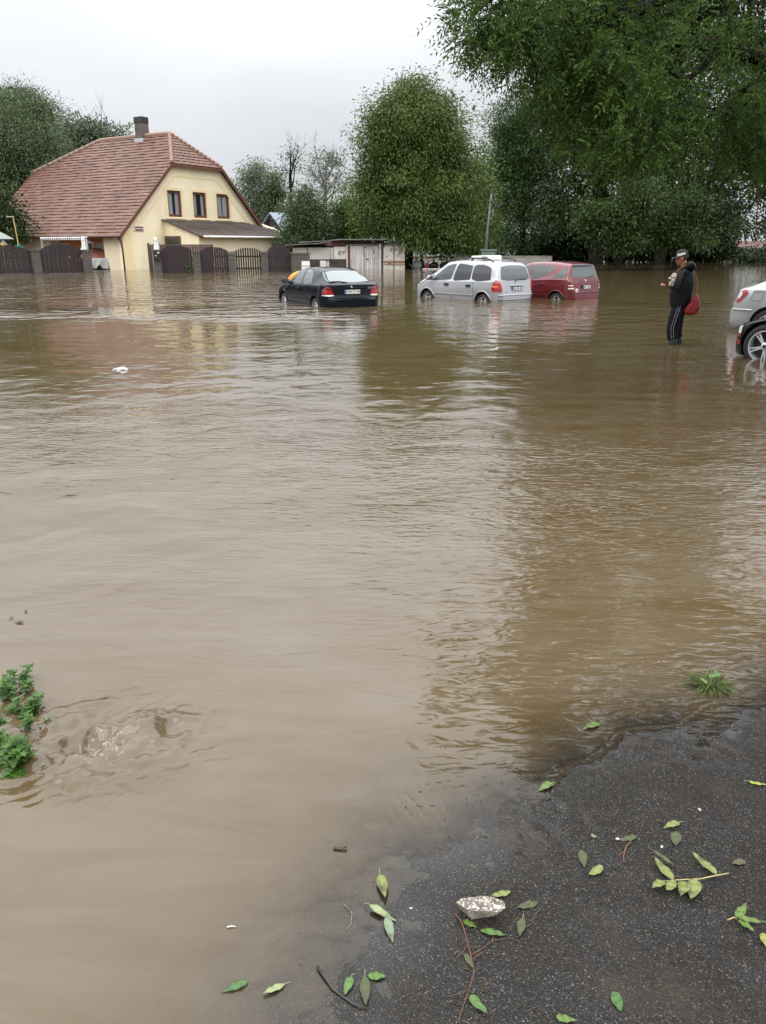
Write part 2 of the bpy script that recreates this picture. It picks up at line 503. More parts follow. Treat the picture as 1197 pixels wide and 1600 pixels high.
m, t, out = nodes('muddy_water')
ge = N(t, 'ShaderNodeNewGeometry')
P = ge.outputs['Position']
def layer(scale, stretch, detail, rot=0.0, distort=0.0, rough=0.5):
    mp_ = N(t, 'ShaderNodeMapping', {'Vector': P, 'Scale': stretch, 'Rotation': (0, 0, rot)})
    return N(t, 'ShaderNodeTexNoise', {'Vector': mp_.outputs[0], 'Scale': scale, 'Detail': detail, 'Roughness': rough, 'Distortion': distort}).outputs['Fac']
def mul(a_, b_): return N(t, 'ShaderNodeMath', {0: a_, 1: b_}, operation='MULTIPLY').outputs[0]
def add(a_, b_): return N(t, 'ShaderNodeMath', {0: a_, 1: b_}, operation='ADD').outputs[0]
chop = N(t, 'ShaderNodeAttribute', attribute_name='chop').outputs['Fac']
fine = N(t, 'ShaderNodeAttribute', attribute_name='fine').outputs['Fac']
depth = N(t, 'ShaderNodeAttribute', attribute_name='depth').outputs['Fac']
foam = N(t, 'ShaderNodeAttribute', attribute_name='foam').outputs['Fac']
W_BIG, W_MID, W_FINE = 0.036, 0.0195, 0.0066
h = mul(mul(layer(1.0, (0.8, 1.5, 1), 0.0, 0.06, 0.5), chop), W_BIG)
h = add(h, mul(mul(layer(3.1, (1.0, 1.05, 1), 0.0, -0.08, 0.7), chop), W_MID))
h = add(h, mul(mul(layer(11.0, (0.6, 1.6, 1), 1.5, 0.18, 0.9, 0.5), fine), W_FINE))
bp = N(t, 'ShaderNodeBump', {'Height': h, 'Strength': 1.0, 'Distance': 1.0})
if 'Filter Width' in bp.inputs: bp.inputs['Filter Width'].default_value = 0.08
# the mud itself, in slow drifting plumes
pl = add(mul(layer(0.8, (0.6, 1.3, 1), 4.0, 0.4, 1.6, 0.6), 0.6), mul(layer(2.6, (0.45, 1.8, 1), 5.0, 0.5, 2.2, 0.6), 0.4))
cr = N(t, 'ShaderNodeValToRGB', {0: pl})
cr.color_ramp.elements[0].position = 0.35; cr.color_ramp.elements[0].color = (0.074, 0.047, 0.016, 1)
cr.color_ramp.elements[1].position = 0.68; cr.color_ramp.elements[1].color = (0.108, 0.083, 0.051, 1)
fn = layer(46.0, (1, 1.6, 1), 3.0, 0.3, 1.5, 0.6)
fr = N(t, 'ShaderNodeMapRange', {'Value': mul(add(fn, -0.12), foam), 'From Min': 0.36, 'From Max': 0.44, 'To Min': 0.0, 'To Max': 0.55})
mc = N(t, 'ShaderNodeMix', data_type='RGBA')
t.links.new(fr.outputs[0], mc.inputs[0]); t.links.new(cr.outputs[0], mc.inputs[6]); mc.inputs[7].default_value = (0.42, 0.36, 0.28, 1)
bs = N(t, 'ShaderNodeBsdfPrincipled', {'Base Color': mc.outputs[2], 'Roughness': 0.012, 'IOR': 1.33, 'Specular IOR Level': 1.0, 'Normal': bp.outputs[0]})
# thin water over the road: seen through, more muddy with depth
tr = N(t, 'ShaderNodeBsdfTransparent', {'Color': (0.96, 0.93, 0.88, 1)})
gl = N(t, 'ShaderNodeBsdfGlossy', {'Color': (1, 1, 1, 1), 'Roughness': 0.03, 'Normal': bp.outputs[0]})
fz = N(t, 'ShaderNodeFresnel', {'IOR': 1.33, 'Normal': bp.outputs[0]})
thin = N(t, 'ShaderNodeMixShader', {0: fz.outputs[0], 1: tr.outputs[0], 2: gl.outputs[0]})
ex = N(t, 'ShaderNodeMath', {0: 2.718281828, 1: mul(depth, -1 / 0.0125)}, operation='POWER').outputs[0]
op = N(t, 'ShaderNodeMath', {0: 1.0, 1: ex}, operation='SUBTRACT').outputs[0]
fin = N(t, 'ShaderNodeMixShader', {0: op, 1: thin.outputs[0], 2: bs.outputs[0]})
t.links.new(fin.outputs[0], out.inputs[0])
M_WATER = m
tag(link('flood_water', me, M_WATER, smooth=True), kind='structure')
# ------------------------------------------------------------------ trees
RNG = np.random.default_rng(7)
BARK = mat('bark', (0.017, 0.014, 0.012), 0.9, 0.3, 8, bump=0.8, bscale=18, spec=0.08, stretch=(1, 1, 0.25))
BARK_PALE = mat('pale_bark', (0.20, 0.19, 0.17), 0.85, 0.35, 6, bump=0.4)
LEAF = {
 'deep': leafmat('deep_green_leaves', (0.042, 0.076, 0.016), (0.128, 0.174, 0.036)),
 'mid': leafmat('mid_green_leaves', (0.030, 0.072, 0.022), (0.105, 0.165, 0.040)),
 'yellow': leafmat('yellowish_leaves', (0.060, 0.110, 0.022), (0.16, 0.22, 0.045)),
 'blue': leafmat('hazy_bluish_leaves', (0.050, 0.080, 0.034), (0.120, 0.158, 0.066)),  # lightened for the far left trees: haze put into the leaf colour
 'pale': leafmat('pale_grey_green_leaves', (0.075, 0.110, 0.065), (0.165, 0.20, 0.12)),
 'dark': leafmat('dark_wood_leaves', (0.012, 0.027, 0.006), (0.050, 0.086, 0.015), trans=0.22),
 'ash': leafmat('ash_leaves', (0.024, 0.060, 0.014), (0.105, 0.170, 0.030), trans=0.42, rough=0.55, spec=0.2),
}
def leaf_quads(P, D, size, aspect, rng, fold=0.25):
    """leaf blades at P pointing along D: each blade is two quads folded on the midrib"""
    n = len(P)
    D = D / np.linalg.norm(D, axis=1, keepdims=True)
    r = rng.normal(size=(n, 3))
    Sd = np.cross(D, r); Sd /= np.linalg.norm(Sd, axis=1, keepdims=True) + 1e-9
    U = np.cross(Sd, D)
    L = (size * rng.uniform(0.65, 1.25, n))[:, None]
    Wd = L * aspect * 0.5
    v0 = P; v3 = P + D * L
    mid = P + D * L * 0.45
    a = mid + Sd * Wd + U * Wd * fold
    b = mid - Sd * Wd + U * Wd * fold
    V = np.stack([v0, a, v3, b], 1).reshape(-1, 3)
    i = np.arange(n) * 4
    Q = np.stack([i, i + 1, i + 2, i + 3], 1)
    return V, Q
def crown_mesh(name, blobs, n_clumps, per, leaf, aspect, droop, rng, clump_r, shell=0.55, tint_bias=0.0):
    """blobs: (centre xyz, radii xyz).  Leaf clumps spread through the blobs, thicker near their skins"""
    vol = np.array([r[0] * r[1] * r[2] for c, r in blobs]) ** 0.8
    vol = vol / vol.sum()
    pick = rng.choice(len(blobs), n_clumps, p=vol)
    C = np.array([blobs[k][0] for k in pick], float); Rr = np.array([blobs[k][1] for k in pick], float)
    d = rng.normal(size=(n_clumps, 3)); d /= np.linalg.norm(d, axis=1, keepdims=True)
    rad = np.where(rng.random(n_clumps) < shell, rng.uniform(0.78, 1.06, n_clumps), rng.random(n_clumps) ** 0.4)
    # break the outline: directions with a bulge and directions with a bite
    rad = rad * (0.86 + 0.40 * np.sin(d[:, 0] * 6.1 + C[:, 0] * 1.3) * np.sin(d[:, 2] * 7.3 + C[:, 2] * 1.7))
    cc = C + d * rad[:, None] * Rr
    cr_ = clump_r * rng.uniform(0.5, 1.4, n_clumps)
    ct = np.clip(rng.normal(0.42 + tint_bias, 0.29, n_clumps), 0, 1)
    P = np.repeat(cc, per, 0); n = len(P)
    off = np.clip(rng.normal(size=(n, 3)), -1.7, 1.7) * np.array([1, 1, 0.62]) * np.repeat(cr_, per)[:, None] * 0.55
    P = P + off
    outw = np.repeat(d, per, 0)
    D = outw * 0.7 + rng.normal(size=(n, 3)) * 0.6 + np.array([0, 0, -droop]) + off / (np.repeat(cr_, per)[:, None] + 1e-6) * 0.6
    V, Q = leaf_quads(P, D, np.full(n, leaf), aspect, rng)
    tint = np.clip(np.repeat(ct, per) + rng.normal(0, 0.16, n), 0, 1)
    return npmesh(name, V, Q, np.repeat(tint, 4))
def limbs(mb, p, d, L, r, depth, rng, spread=0.7, up=0.25, seg=5, tips=None):
    pts = [np.array(p)]; dd = np.array(d, float); dd /= np.linalg.norm(dd)
    rad = [r]
    for i in range(seg):
        dd = dd + rng.normal(size=3) * 0.10 + np.array([0, 0, up * 0.12]); dd /= np.linalg.norm(dd)
        pts.append(pts[-1] + dd * L / seg); rad.append(r * (1 - 0.72 * (i + 1) / seg))
    mb.tube(pts, rad, 6 if r > 0.03 else 4)
    if tips is not None: tips.append((pts[-1], dd))
    if depth > 0:
        for k in range(rng.integers(3, 5)):
            i = rng.integers(2, seg + 1)
            nd = dd + rng.normal(size=3) * spread + np.array([0, 0, up])
            limbs(mb, pts[i], nd, L * rng.uniform(0.45, 0.72), rad[i] * 0.62 + 0.004, depth - 1, rng, spread, up, max(3, seg - 1), tips)
def tree(name, label, cat_group, Y, base, blobs, leafkey, n, per=28, leaf=0.26, aspect=0.42, droop=0.5, clump_r=0.9, trunk_r=0.25, bark=None,
         depth_scale=1.0, tint=0.0, shell=0.55, limb_depth=2, seed=0, spread=0.7, fork=0.35, cat='tree'):
    """blobs given as (u, v, ru, rv[, dY]) in photograph pixels at distance Y"""
    rng = np.random.default_rng(seed + 100)
    k = Y / 1270.0
    bl = []
    for q in blobs:
        u, v, ru, rv = q[:4]; dy = q[4] if len(q) > 4 else 0.0
        c = at(u, v, Y + dy)
        bl.append((c, (ru * k, ru * k * depth_scale, rv * k)))
    bx = at(base[0], base[1], Y)
    z0 = -0.35 if len(base) < 3 else base[2]
    root = thing(name, label, cat, (bx[0], Y, z0), 0, cat_group)
    o0 = np.array([bx[0], Y, z0])
    bl = [(c - o0, r) for c, r in bl]
    mb = MB()
    top = max(c[2] + r[2] for c, r in bl); mean = np.mean([c for c, r in bl], 0)
    ft = max(1.2, top * fork)
    pts = [(0, 0, -0.2), (0, 0, 0.25), (mean[0] * 0.05, mean[1] * 0.05, ft * 0.5), (mean[0] * 0.15, mean[1] * 0.15, ft)]
    lead = [(mean[0] * 0.5, mean[1] * 0.5, ft + (top - ft) * 0.45), (mean[0] * 0.8, mean[1] * 0.8, top * 0.93)]
    mb.tube(pts + lead, [trunk_r * 1.5, trunk_r * 1.1, trunk_r, trunk_r * 0.85, trunk_r * 0.5, trunk_r * 0.06], 9)
    for j, (c, r) in enumerate(bl):
        st = np.array([mean[0] * 0.2, mean[1] * 0.2, min(max(ft * 0.9, c[2] - r[2] * 1.3), top * 0.7)])
        d = c - st; L = np.linalg.norm(d)
        limbs(mb, st, d, L * 1.05, trunk_r * 0.42, limb_depth, rng, spread, 0.2)
    mb.build('trunk', bark or BARK, root, True)
    me = crown_mesh('crown', bl, n, per, leaf, aspect, droop, rng, clump_r, shell, tint)
    link('crown', me, LEAF[leafkey], root)
    return root

G_BACK = 'trees behind the yellow house'
G_RIGHT = 'tall trees along the far right bank'
G_MID = 'trees behind the plank sheds'
# left, behind the house
tree('deciduous_tree', 'broad dark green tree at the left edge, beside the tiled roof', G_BACK, 74, (20, 420), [(30, 215, 55, 60), (60, 290, 60, 75), (5, 300, 50, 90), (85, 240, 28, 40), (40, 360, 50, 50), (-40, 250, 50, 100)], 'blue', 1500, 34, 0.25, seed=1, clump_r=1.3, trunk_r=0.4)
tree('pine_tree', 'darkest tree rising highest above the others behind the tiled roof', G_BACK, 88, (50, 415), [(42, 165, 40, 24), (20, 160, 25, 18), (72, 182, 20, 14), (55, 195, 40, 25), (85, 215, 16, 25)], 'blue', 700, 30, 0.30, aspect=0.25, droop=0.1, seed=2, clump_r=1.2, trunk_r=0.35, fork=0.6)
tree('deciduous_tree', 'pale olive tree peeping over the left end of the tiled roof', G_BACK, 84, (130, 410), [(130, 205, 34, 20), (160, 205, 26, 12), (110, 230, 24, 35), (145, 240, 40, 35), (188, 206, 12, 5)], 'pale', 520, 22, 0.34, seed=3, clump_r=1.1, trunk_r=0.3)
tree('bush', 'dark bushy shrub behind the wooden fence at the left edge', None, 62, (0, 420), [(5, 350, 30, 45), (-30, 330, 40, 60), (30, 345, 18, 30)], 'dark', 300, 22, 0.3, seed=4, clump_r=0.9, trunk_r=0.15, cat='bush')
# behind the gable
tree('birch_tree', 'pale drooping birch directly right of the yellow gable', G_MID, 86, (403, 410), [(402, 268, 20, 22), (396, 300, 26, 36), (415, 310, 24, 30), (405, 340, 30, 25), (388, 278, 12, 18)], 'pale', 420, 26, 0.3, aspect=0.3, droop=1.4, seed=5, clump_r=1.0, trunk_r=0.2, bark=BARK_PALE)
tree('deciduous_tree', 'slim dark tree at the right flank of the pale birch', G_MID, 84, (432, 410), [(430, 290, 9, 22), (428, 325, 11, 20), (434, 305, 8, 12)], 'blue', 120, 22, 0.3, seed=6, clump_r=0.8, trunk_r=0.14)
tree('bare_tree', 'thin half-bare tree with sparse upright twigs, between birch and sheds', G_MID, 82, (458, 410), [(452, 245, 15, 22), (446, 268, 10, 22), (463, 262, 10, 24), (456, 232, 10, 10)], 'dark', 60, 7, 0.24, seed=7, clump_r=0.7, trunk_r=0.22, limb_depth=3, shell=0.2, fork=0.5)
tree('deciduous_tree', 'open crowned tree with a forked pale trunk showing through its leaves', G_MID, 80, (508, 410), [(506, 250, 26, 18), (490, 268, 14, 18), (526, 255, 18, 20), (515, 285, 24, 20), (540, 290, 10, 18), (497, 240, 10, 8)], 'pale', 170, 12, 0.24, seed=8, clump_r=0.7, trunk_r=0.28, limb_depth=3, shell=0.3, fork=0.5, bark=BARK_PALE)
tree('bush', 'dense dark blue-green bush rising behind the left end of the plank sheds', None, 66, (470, 415), [(476, 322, 26, 30), (466, 350, 24, 28), (492, 355, 26, 32), (476, 378, 32, 24), (452, 380, 14, 16)], 'blue', 800, 34, 0.20, seed=9, clump_r=0.8, trunk_r=0.16, cat='bush')
tree('bush', 'olive green bush between the dark bush and the big central tree', None, 68, (535, 415), [(530, 340, 24, 30), (548, 330, 20, 34), (520, 365, 24, 20), (555, 365, 26, 20)], 'yellow', 420, 24, 0.24, seed=10, clump_r=0.75, trunk_r=0.14, cat='bush', tint=-0.25)
# the big tree in the middle
tree('walnut_tree', 'big rounded green tree standing alone in the middle, right of the sheds', None, 63, (636, 417), [(650, 142, 36, 30), (640, 178, 58, 40), (690, 195, 40, 40), (606, 205, 38, 38), (655, 225, 76, 50), (610, 245, 52, 48), (690, 245, 44, 48), (598, 300, 46, 50), (660, 300, 80, 55), (722, 285, 34, 52), (640, 355, 72, 40), (705, 350, 46, 42), (575, 285, 22, 44), (590, 350, 30, 22), (678, 374, 40, 16), (690, 380, 46, 16), (735, 376, 28, 20)], 'deep', 2500, 56, 0.23, aspect=0.38, droop=0.8, seed=11, clump_r=1.05, trunk_r=0.42, fork=0.18, tint=0.05)
tree('bush', 'yellow-green tree leaning out behind the right side of the big central tree', None, 70, (745, 412), [(740, 260, 18, 40), (752, 300, 22, 50), (735, 350, 30, 40), (762, 345, 16, 30), (715, 375, 30, 18)], 'yellow', 420, 24, 0.27, seed=12, clump_r=0.8, trunk_r=0.18, tint=-0.12, cat='tree')
# right bank
tree('deciduous_tree', 'first tall tree right of the grey pole, its crown open against the sky', G_RIGHT, 80, (815, 410), [(800, 190, 34, 34), (780, 225, 24, 26), (815, 250, 44, 50), (790, 290, 34, 45), (840, 200, 40, 60), (800, 345, 36, 45), (845, 300, 40, 60), (785, 265, 20, 20)], 'mid', 1700, 36, 0.23, seed=13, clump_r=1.1, trunk_r=0.32, tint=-0.12)
tree('deciduous_tree', 'dark tall tree with two black trunks behind the red car', G_RIGHT, 76, (930, 410), [(920, 180, 60, 70), (890, 260, 40, 55), (950, 260, 60, 60), (930, 120, 60, 60), (880, 330, 34, 36), (960, 340, 50, 45), (930, 20, 75, 90), (920, -100, 80, 90), (870, 60, 40, 70)], 'dark', 2000, 28, 0.36, seed=14, clump_r=1.2, trunk_r=0.62, fork=0.3)
tree('maple_tree', 'low-branched green tree in front of the dark trunks behind the red car', G_RIGHT, 58, (965, 414), [(950, 350, 34, 26), (975, 375, 28, 16), (930, 335, 26, 18), (985, 335, 30, 20), (1000, 300, 30, 26)], 'dark', 520, 30, 0.24, seed=15, clump_r=0.9, trunk_r=0.28, tint=0.25, fork=0.2)
tree('deciduous_tree', 'dark tall tree straight above the man in the cap', G_RIGHT, 74, (1030, 410), [(1030, 150, 70, 80), (1010, 240, 50, 60), (1070, 250, 60, 60), (1040, 330, 55, 45), (1090, 330, 40, 40), (1040, 0, 85, 100), (1040, -140, 85, 100)], 'dark', 2000, 28, 0.36, seed=16, clump_r=1.2, trunk_r=0.5, fork=0.3)
tree('maple_tree', 'low green tree just above the cap of the man', G_RIGHT, 60, (1055, 413), [(1060, 360, 32, 18), (1085, 375, 26, 12), (1040, 340, 30, 20), (1080, 320, 34, 24), (1030, 375, 22, 12)], 'dark', 420, 28, 0.24, seed=17, clump_r=0.9, trunk_r=0.24, fork=0.2, tint=0.15)
tree('deciduous_tree', 'rightmost dark tree, its leaves hanging over a pale gap at the edge', G_RIGHT, 72, (1225, 410), [(1150, 120, 60, 90), (1200, 200, 60, 80), (1140, 240, 46, 56), (1190, 290, 46, 30), (1130, 330, 30, 45), (1240, 300, 40, 80), (1165, 355, 34, 26), (1215, 375, 30, 20), (1160, -20, 90, 110), (1180, -170, 90, 100), (1270, 60, 80, 150)], 'dark', 2000, 28, 0.36, seed=18, clump_r=1.2, trunk_r=0.3, fork=0.35)
UG = [(880, 396, 40, 14), (960, 394, 40, 16), (1040, 396, 40, 14), (1110, 394, 40, 18), (820, 388, 30, 24), (860, 374, 34, 34), (920, 382, 34, 28), (1000, 388, 30, 24), (1080, 384, 34, 26), (780, 380, 20, 26), (745, 385, 22, 22), (1180, 402, 40, 8), (1260, 392, 50, 18), (960, 358, 44, 34), (1040, 356, 52, 34), (1112, 352, 50, 36), (1010, 330, 40, 30), (1085, 320, 40, 30), (905, 345, 34, 34)]
kk = 86 / 1270.0
tag(link('undergrowth', crown_mesh('undergrowth', [(at(u, v, 86), (ru * kk, ru * kk, rv * kk)) for u, v, ru, rv in UG], 4400, 26, 0.32, 0.42, 0.4, np.random.default_rng(19), 1.0, 0.4, -0.1), LEAF['dark']), 'low black-green undergrowth along the far bank under the tall trees', 'undergrowth', kind='stuff')

# ------------------------------------------------------------------ the ash overhead: limbs reach in from a trunk right of the frame
def ash():
    rng = np.random.default_rng(44)
    base = np.array([9.6, 10.2, 0.0])
    root = thing('ash_tree', 'near ash tree whose leafy limbs hang in from the upper right corner', 'tree', tuple(base))
    mb = MB()
    tw = []          # twig anchor points with directions
    def curve(pts, r0, r1, n=14):
        pts = np.array(pts, float); s = np.linspace(0, len(pts) - 1, n)
        out = []
        for q in s:
            i = int(min(len(pts) - 2, math.floor(q))); f = q - i
            p0 = pts[max(i - 1, 0)]; p1 = pts[i]; p2 = pts[i + 1]; p3 = pts[min(i + 2, len(pts) - 1)]
            out.append(0.5 * ((2 * p1) + (-p0 + p2) * f + (2 * p0 - 5 * p1 + 4 * p2 - p3) * f * f + (-p0 + 3 * p1 - 3 * p2 + p3) * f ** 3))
        out = np.array(out)
        rad = np.linspace(r0, r1, n)
        return out, rad
    def outline(p):
        # where the foliage ends: it hangs no lower than the photograph's ragged lower edge, and not over the camera
        p = np.atleast_2d(p)
        u, v = proj(p)
        vm = np.interp(u, [705, 730, 765, 800, 835, 900, 1000, 1197, 1400], [20, 60, 100, 128, 165, 235, 270, 290, 330])
        u0 = np.interp(v, [-400, -100, 0, 60, 120], [560, 690, 716, 722, 770])
        return (v < vm) & (u > u0) & ((p[:, 1] > 7.4) | ((v < -160) & (p[:, 1] > 5.2))) & (p[:, 2] > 2.4)
    def limb(pts, r0, r1, side_n, side_L, down=0.35, n=16):
        c, rad = curve(pts, r0, r1, n)
        mb.tube(c - base, rad, 7)
        for k in range(side_n):
            i = int(rng.integers(max(1, n // 5), n))
            tg = c[min(i + 1, n - 1)] - c[i - 1]; tg /= np.linalg.norm(tg)
            d = tg * rng.uniform(0.3, 1.0) + rng.normal(size=3) * 0.55 + np.array([0, 0, -down * .4])
            d /= np.linalg.norm(d)
            L = side_L * rng.uniform(0.6, 1.25)
            p = [c[i]]
            dd = d
            for q in range(5):
                dd = dd + np.array([0, 0, -0.045]) + rng.normal(size=3) * 0.10; dd /= np.linalg.norm(dd)
                p.append(p[-1] + dd * L / 5)
            if not outline(p[3])[0]: continue
            rr_ = max(0.007, rad[i] * 0.42)
            mb.tube(np.array(p) - base, np.linspace(rr_, 0.004, 6), 5)
            for q in range(1, 6):
                for z in range(2):
                    tw.append((p[q] - dd * rng.uniform(0, L / 5), dd))
            for z in range(2):
                j = int(rng.integers(1, 5)); d2 = dd + rng.normal(size=3) * 0.7 + np.array([0, 0, -0.25]); d2 /= np.linalg.norm(d2)
                e_ = p[j] + d2 * L * 0.45
                mb.tube(np.array([p[j], (p[j] + e_) / 2 + [0, 0, 0.03], e_]) - base, [rr_ * 0.5, 0.005, 0.003], 4)
                for q in range(4): tw.append((p[j] + (e_ - p[j]) * rng.uniform(0.3, 1.0), d2))
        tw.append((c[-1], c[-1] - c[-2]))
    T = lambda u, v, Y: at(u, v, Y)
    crotch = np.array([9.4, 10.1, 4.2])
    mb.tube(np.array([[9.7, 10.2, -0.2], [9.62, 10.2, 0.4], [9.5, 10.15, 2.2], crotch, [9.2, 10.3, 7.0], [9.0, 10.2, 10.5]]) - base, [0.42, 0.33, 0.28, 0.25, 0.17, 0.04], 12)
    # limbs seen in the photograph
    limb([crotch, T(1290, 120, 9.6), T(1200, 92, 9.2), T(1130, 74, 9.0), T(1060, 66, 8.9), T(985, 70, 8.8), T(900, 95, 8.6)], 0.13, 0.014, 26, 1.0)
    limb([[9.3, 10.2, 5.4], T(1150, -40, 9.6), T(1010, 14, 9.2), T(930, 22, 8.9), T(870, 36, 8.7), T(810, 52, 8.6), T(760, 80, 8.5)], 0.085, 0.010, 26, 0.85)
    limb([[9.3, 10.2, 5.8], T(1080, -140, 9.4), T(930, -90, 9.0), T(830, -40, 8.7), T(765, 0, 8.5), T(730, 35, 8.4)], 0.085, 0.008, 26, 0.7)
    limb([T(1130, 74, 9.0), T(1070, 130, 8.6), T(1020, 190, 8.3), T(985, 235, 8.1)], 0.035, 0.007, 14, 0.8)
    limb([T(1250, 110, 9.4), T(1180, 150, 9.0), T(1110, 195, 8.6), T(1050, 235, 8.4)], 0.04, 0.007, 16, 0.8)
    limb([crotch, T(1300, 170, 9.8), T(1230, 190, 9.4), T(1170, 240, 9.0), T(1120, 300, 8.8)], 0.06, 0.007, 16, 0.8)
    limb([T(870, 36, 8.7), T(830, 80, 8.5), T(806, 115, 8.4)], 0.014, 0.006, 10, 0.45)
    limb([T(985, 70, 8.8), T(930, 120, 8.7), T(880, 165, 8.6), T(850, 195, 8.5)], 0.02, 0.006, 12, 0.6)
    limb([T(1060, 66, 8.9), T(1000, 130, 9.2), T(940, 190, 9.3), T(900, 240, 9.3)], 0.025, 0.006, 14, 0.7)
    # the rest of the crown: above and right of the frame
    for k in range(40):
        a_ = rng.uniform(0, 2 * math.pi); el = rng.uniform(-0.05, 0.9)
        L = rng.uniform(3.0, 6.0)
        st = np.array([9.3, 10.2, rng.uniform(4.2, 8.5)])
        d = np.array([math.cos(a_) * math.cos(el), math.sin(a_) * math.cos(el), math.sin(el)])
        e_ = st + d * L
        if e_[1] < 4.5: continue
        limb([st, st + d * L * 0.5 + [0, 0, 0.3], e_ - [0, 0, 0.5]], 0.07, 0.01, 15, 1.1)
    for (x, y, z) in [(5.2, 9.8, 6.2), (4.0, 9.0, 5.6), (3.2, 9.4, 6.4), (5.8, 8.6, 5.0), (4.6, 8.4, 7.2), (6.4, 9.6, 7.6), (2.6, 8.8, 5.4), (3.4, 10.4, 7.4), (2.4, 9.6, 6.6)]:
        limb([[9.3, 10.2, z * 0.85], [(x + 9.3) / 2, (y + 10) / 2, z + 0.3], [x, y, z]], 0.07, 0.01, 22, 1.1)
    mb.build('trunk', BARK, root, True)
    # compound leaves: a hanging rachis with paired leaflets
    A = np.array([p for p, d in tw]); Dv = np.array([d for p, d in tw])
    ok = outline(A)
    A = A[ok]; Dv = Dv[ok]
    rep = 4
    A = np.repeat(A, rep, 0) + rng.normal(size=(len(A) * rep, 3)) * 0.07
    Dv = np.repeat(Dv, rep, 0) + rng.normal(size=(len(Dv) * rep, 3)) * 0.75 + np.array([0, 0, -0.18])
    Dv /= np.linalg.norm(Dv, axis=1, keepdims=True)
    n = len(A)
    L = rng.uniform(0.17, 0.30, n)
    r = rng.normal(size=(n, 3)); Sd = np.cross(Dv, r); Sd /= np.linalg.norm(Sd, axis=1, keepdims=True)
    P = []; DD = []; SZ = []; TT = []
    tl = np.clip(rng.normal(0.45, 0.22, n), 0, 1)
    for k in range(6):
        f = 0.25 + 0.15 * k
        pos = A + Dv * (L * f)[:, None] + np.array([0, 0, -1]) * (L * f * f * 0.25)[:, None]
        if k == 5:
            P.append(pos); DD.append(Dv + np.array([0, 0, -0.4])); SZ.append(L * 0.205); TT.append(tl)
        else:
            for s in (-1, 1):
                P.append(pos); DD.append(Dv * 0.75 + Sd * s * 0.85 + np.array([0, 0, -0.22]) + rng.normal(size=(n, 3)) * 0.12); SZ.append(L * 0.205); TT.append(tl)
    P = np.concatenate(P); DD = np.concatenate(DD); SZ = np.concatenate(SZ); TT = np.concatenate(TT)
    V, Q = leaf_quads(P, DD, SZ, 0.31, rng, 0.2)
    me = npmesh('crown', V - base, Q, np.repeat(np.clip(TT + rng.normal(0, 0.08, len(TT)), 0, 1), 4))
    link('crown', me, LEAF['ash'], root)
    print('ash leaflets', len(Q))
ash()
# ------------------------------------------------------------------ the yellow house
HA = R(90 - 32.3)
P0 = ground(196, 422)
gU = np.array([math.cos(HA), math.sin(HA), 0]); gV = np.array([-math.sin(HA), math.cos(HA), 0])
def GP(u, v):           # pixel on the gable plane -> (x along gable, z)
    q = onplane(u, v, P0, gV); return float(np.dot(q - P0, gU)), float(q[2])
def LP(u, v, off=0.0):           # pixel on the long-side plane -> (y along wall, z)
    q = onplane(u, v, P0 + gU * off, gU); return float(np.dot(q - P0, gV)), float(q[2])
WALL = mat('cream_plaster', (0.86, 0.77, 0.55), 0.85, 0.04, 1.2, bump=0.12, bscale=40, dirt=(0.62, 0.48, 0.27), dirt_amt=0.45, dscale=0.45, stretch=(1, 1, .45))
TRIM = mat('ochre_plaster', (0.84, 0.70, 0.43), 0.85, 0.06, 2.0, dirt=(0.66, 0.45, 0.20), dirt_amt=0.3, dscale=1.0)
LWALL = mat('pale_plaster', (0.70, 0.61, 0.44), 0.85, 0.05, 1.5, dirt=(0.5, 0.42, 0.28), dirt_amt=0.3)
BROWNW = mat('brown_painted_wood', (0.13, 0.050, 0.029), 0.5, 0.2, 6)
DARKBR = mat('dark_brown_frame', (0.085, 0.055, 0.042), 0.55, 0.2, 6)
GLASS = glassmat('window_glass', (0.018, 0.019, 0.022))
CURT = mat('net_curtain', (0.27, 0.275, 0.29), 0.9, 0.25, 3, stretch=(8, 8, 0.3))
GUTT = mat('brown_gutter', (0.085, 0.035, 0.030), 0.4, 0.1, 3)
WHITE = mat('white_paint', (0.72, 0.71, 0.68), 0.6, 0.06, 4, dirt=(0.35, 0.33, 0.3), dirt_amt=0.3)
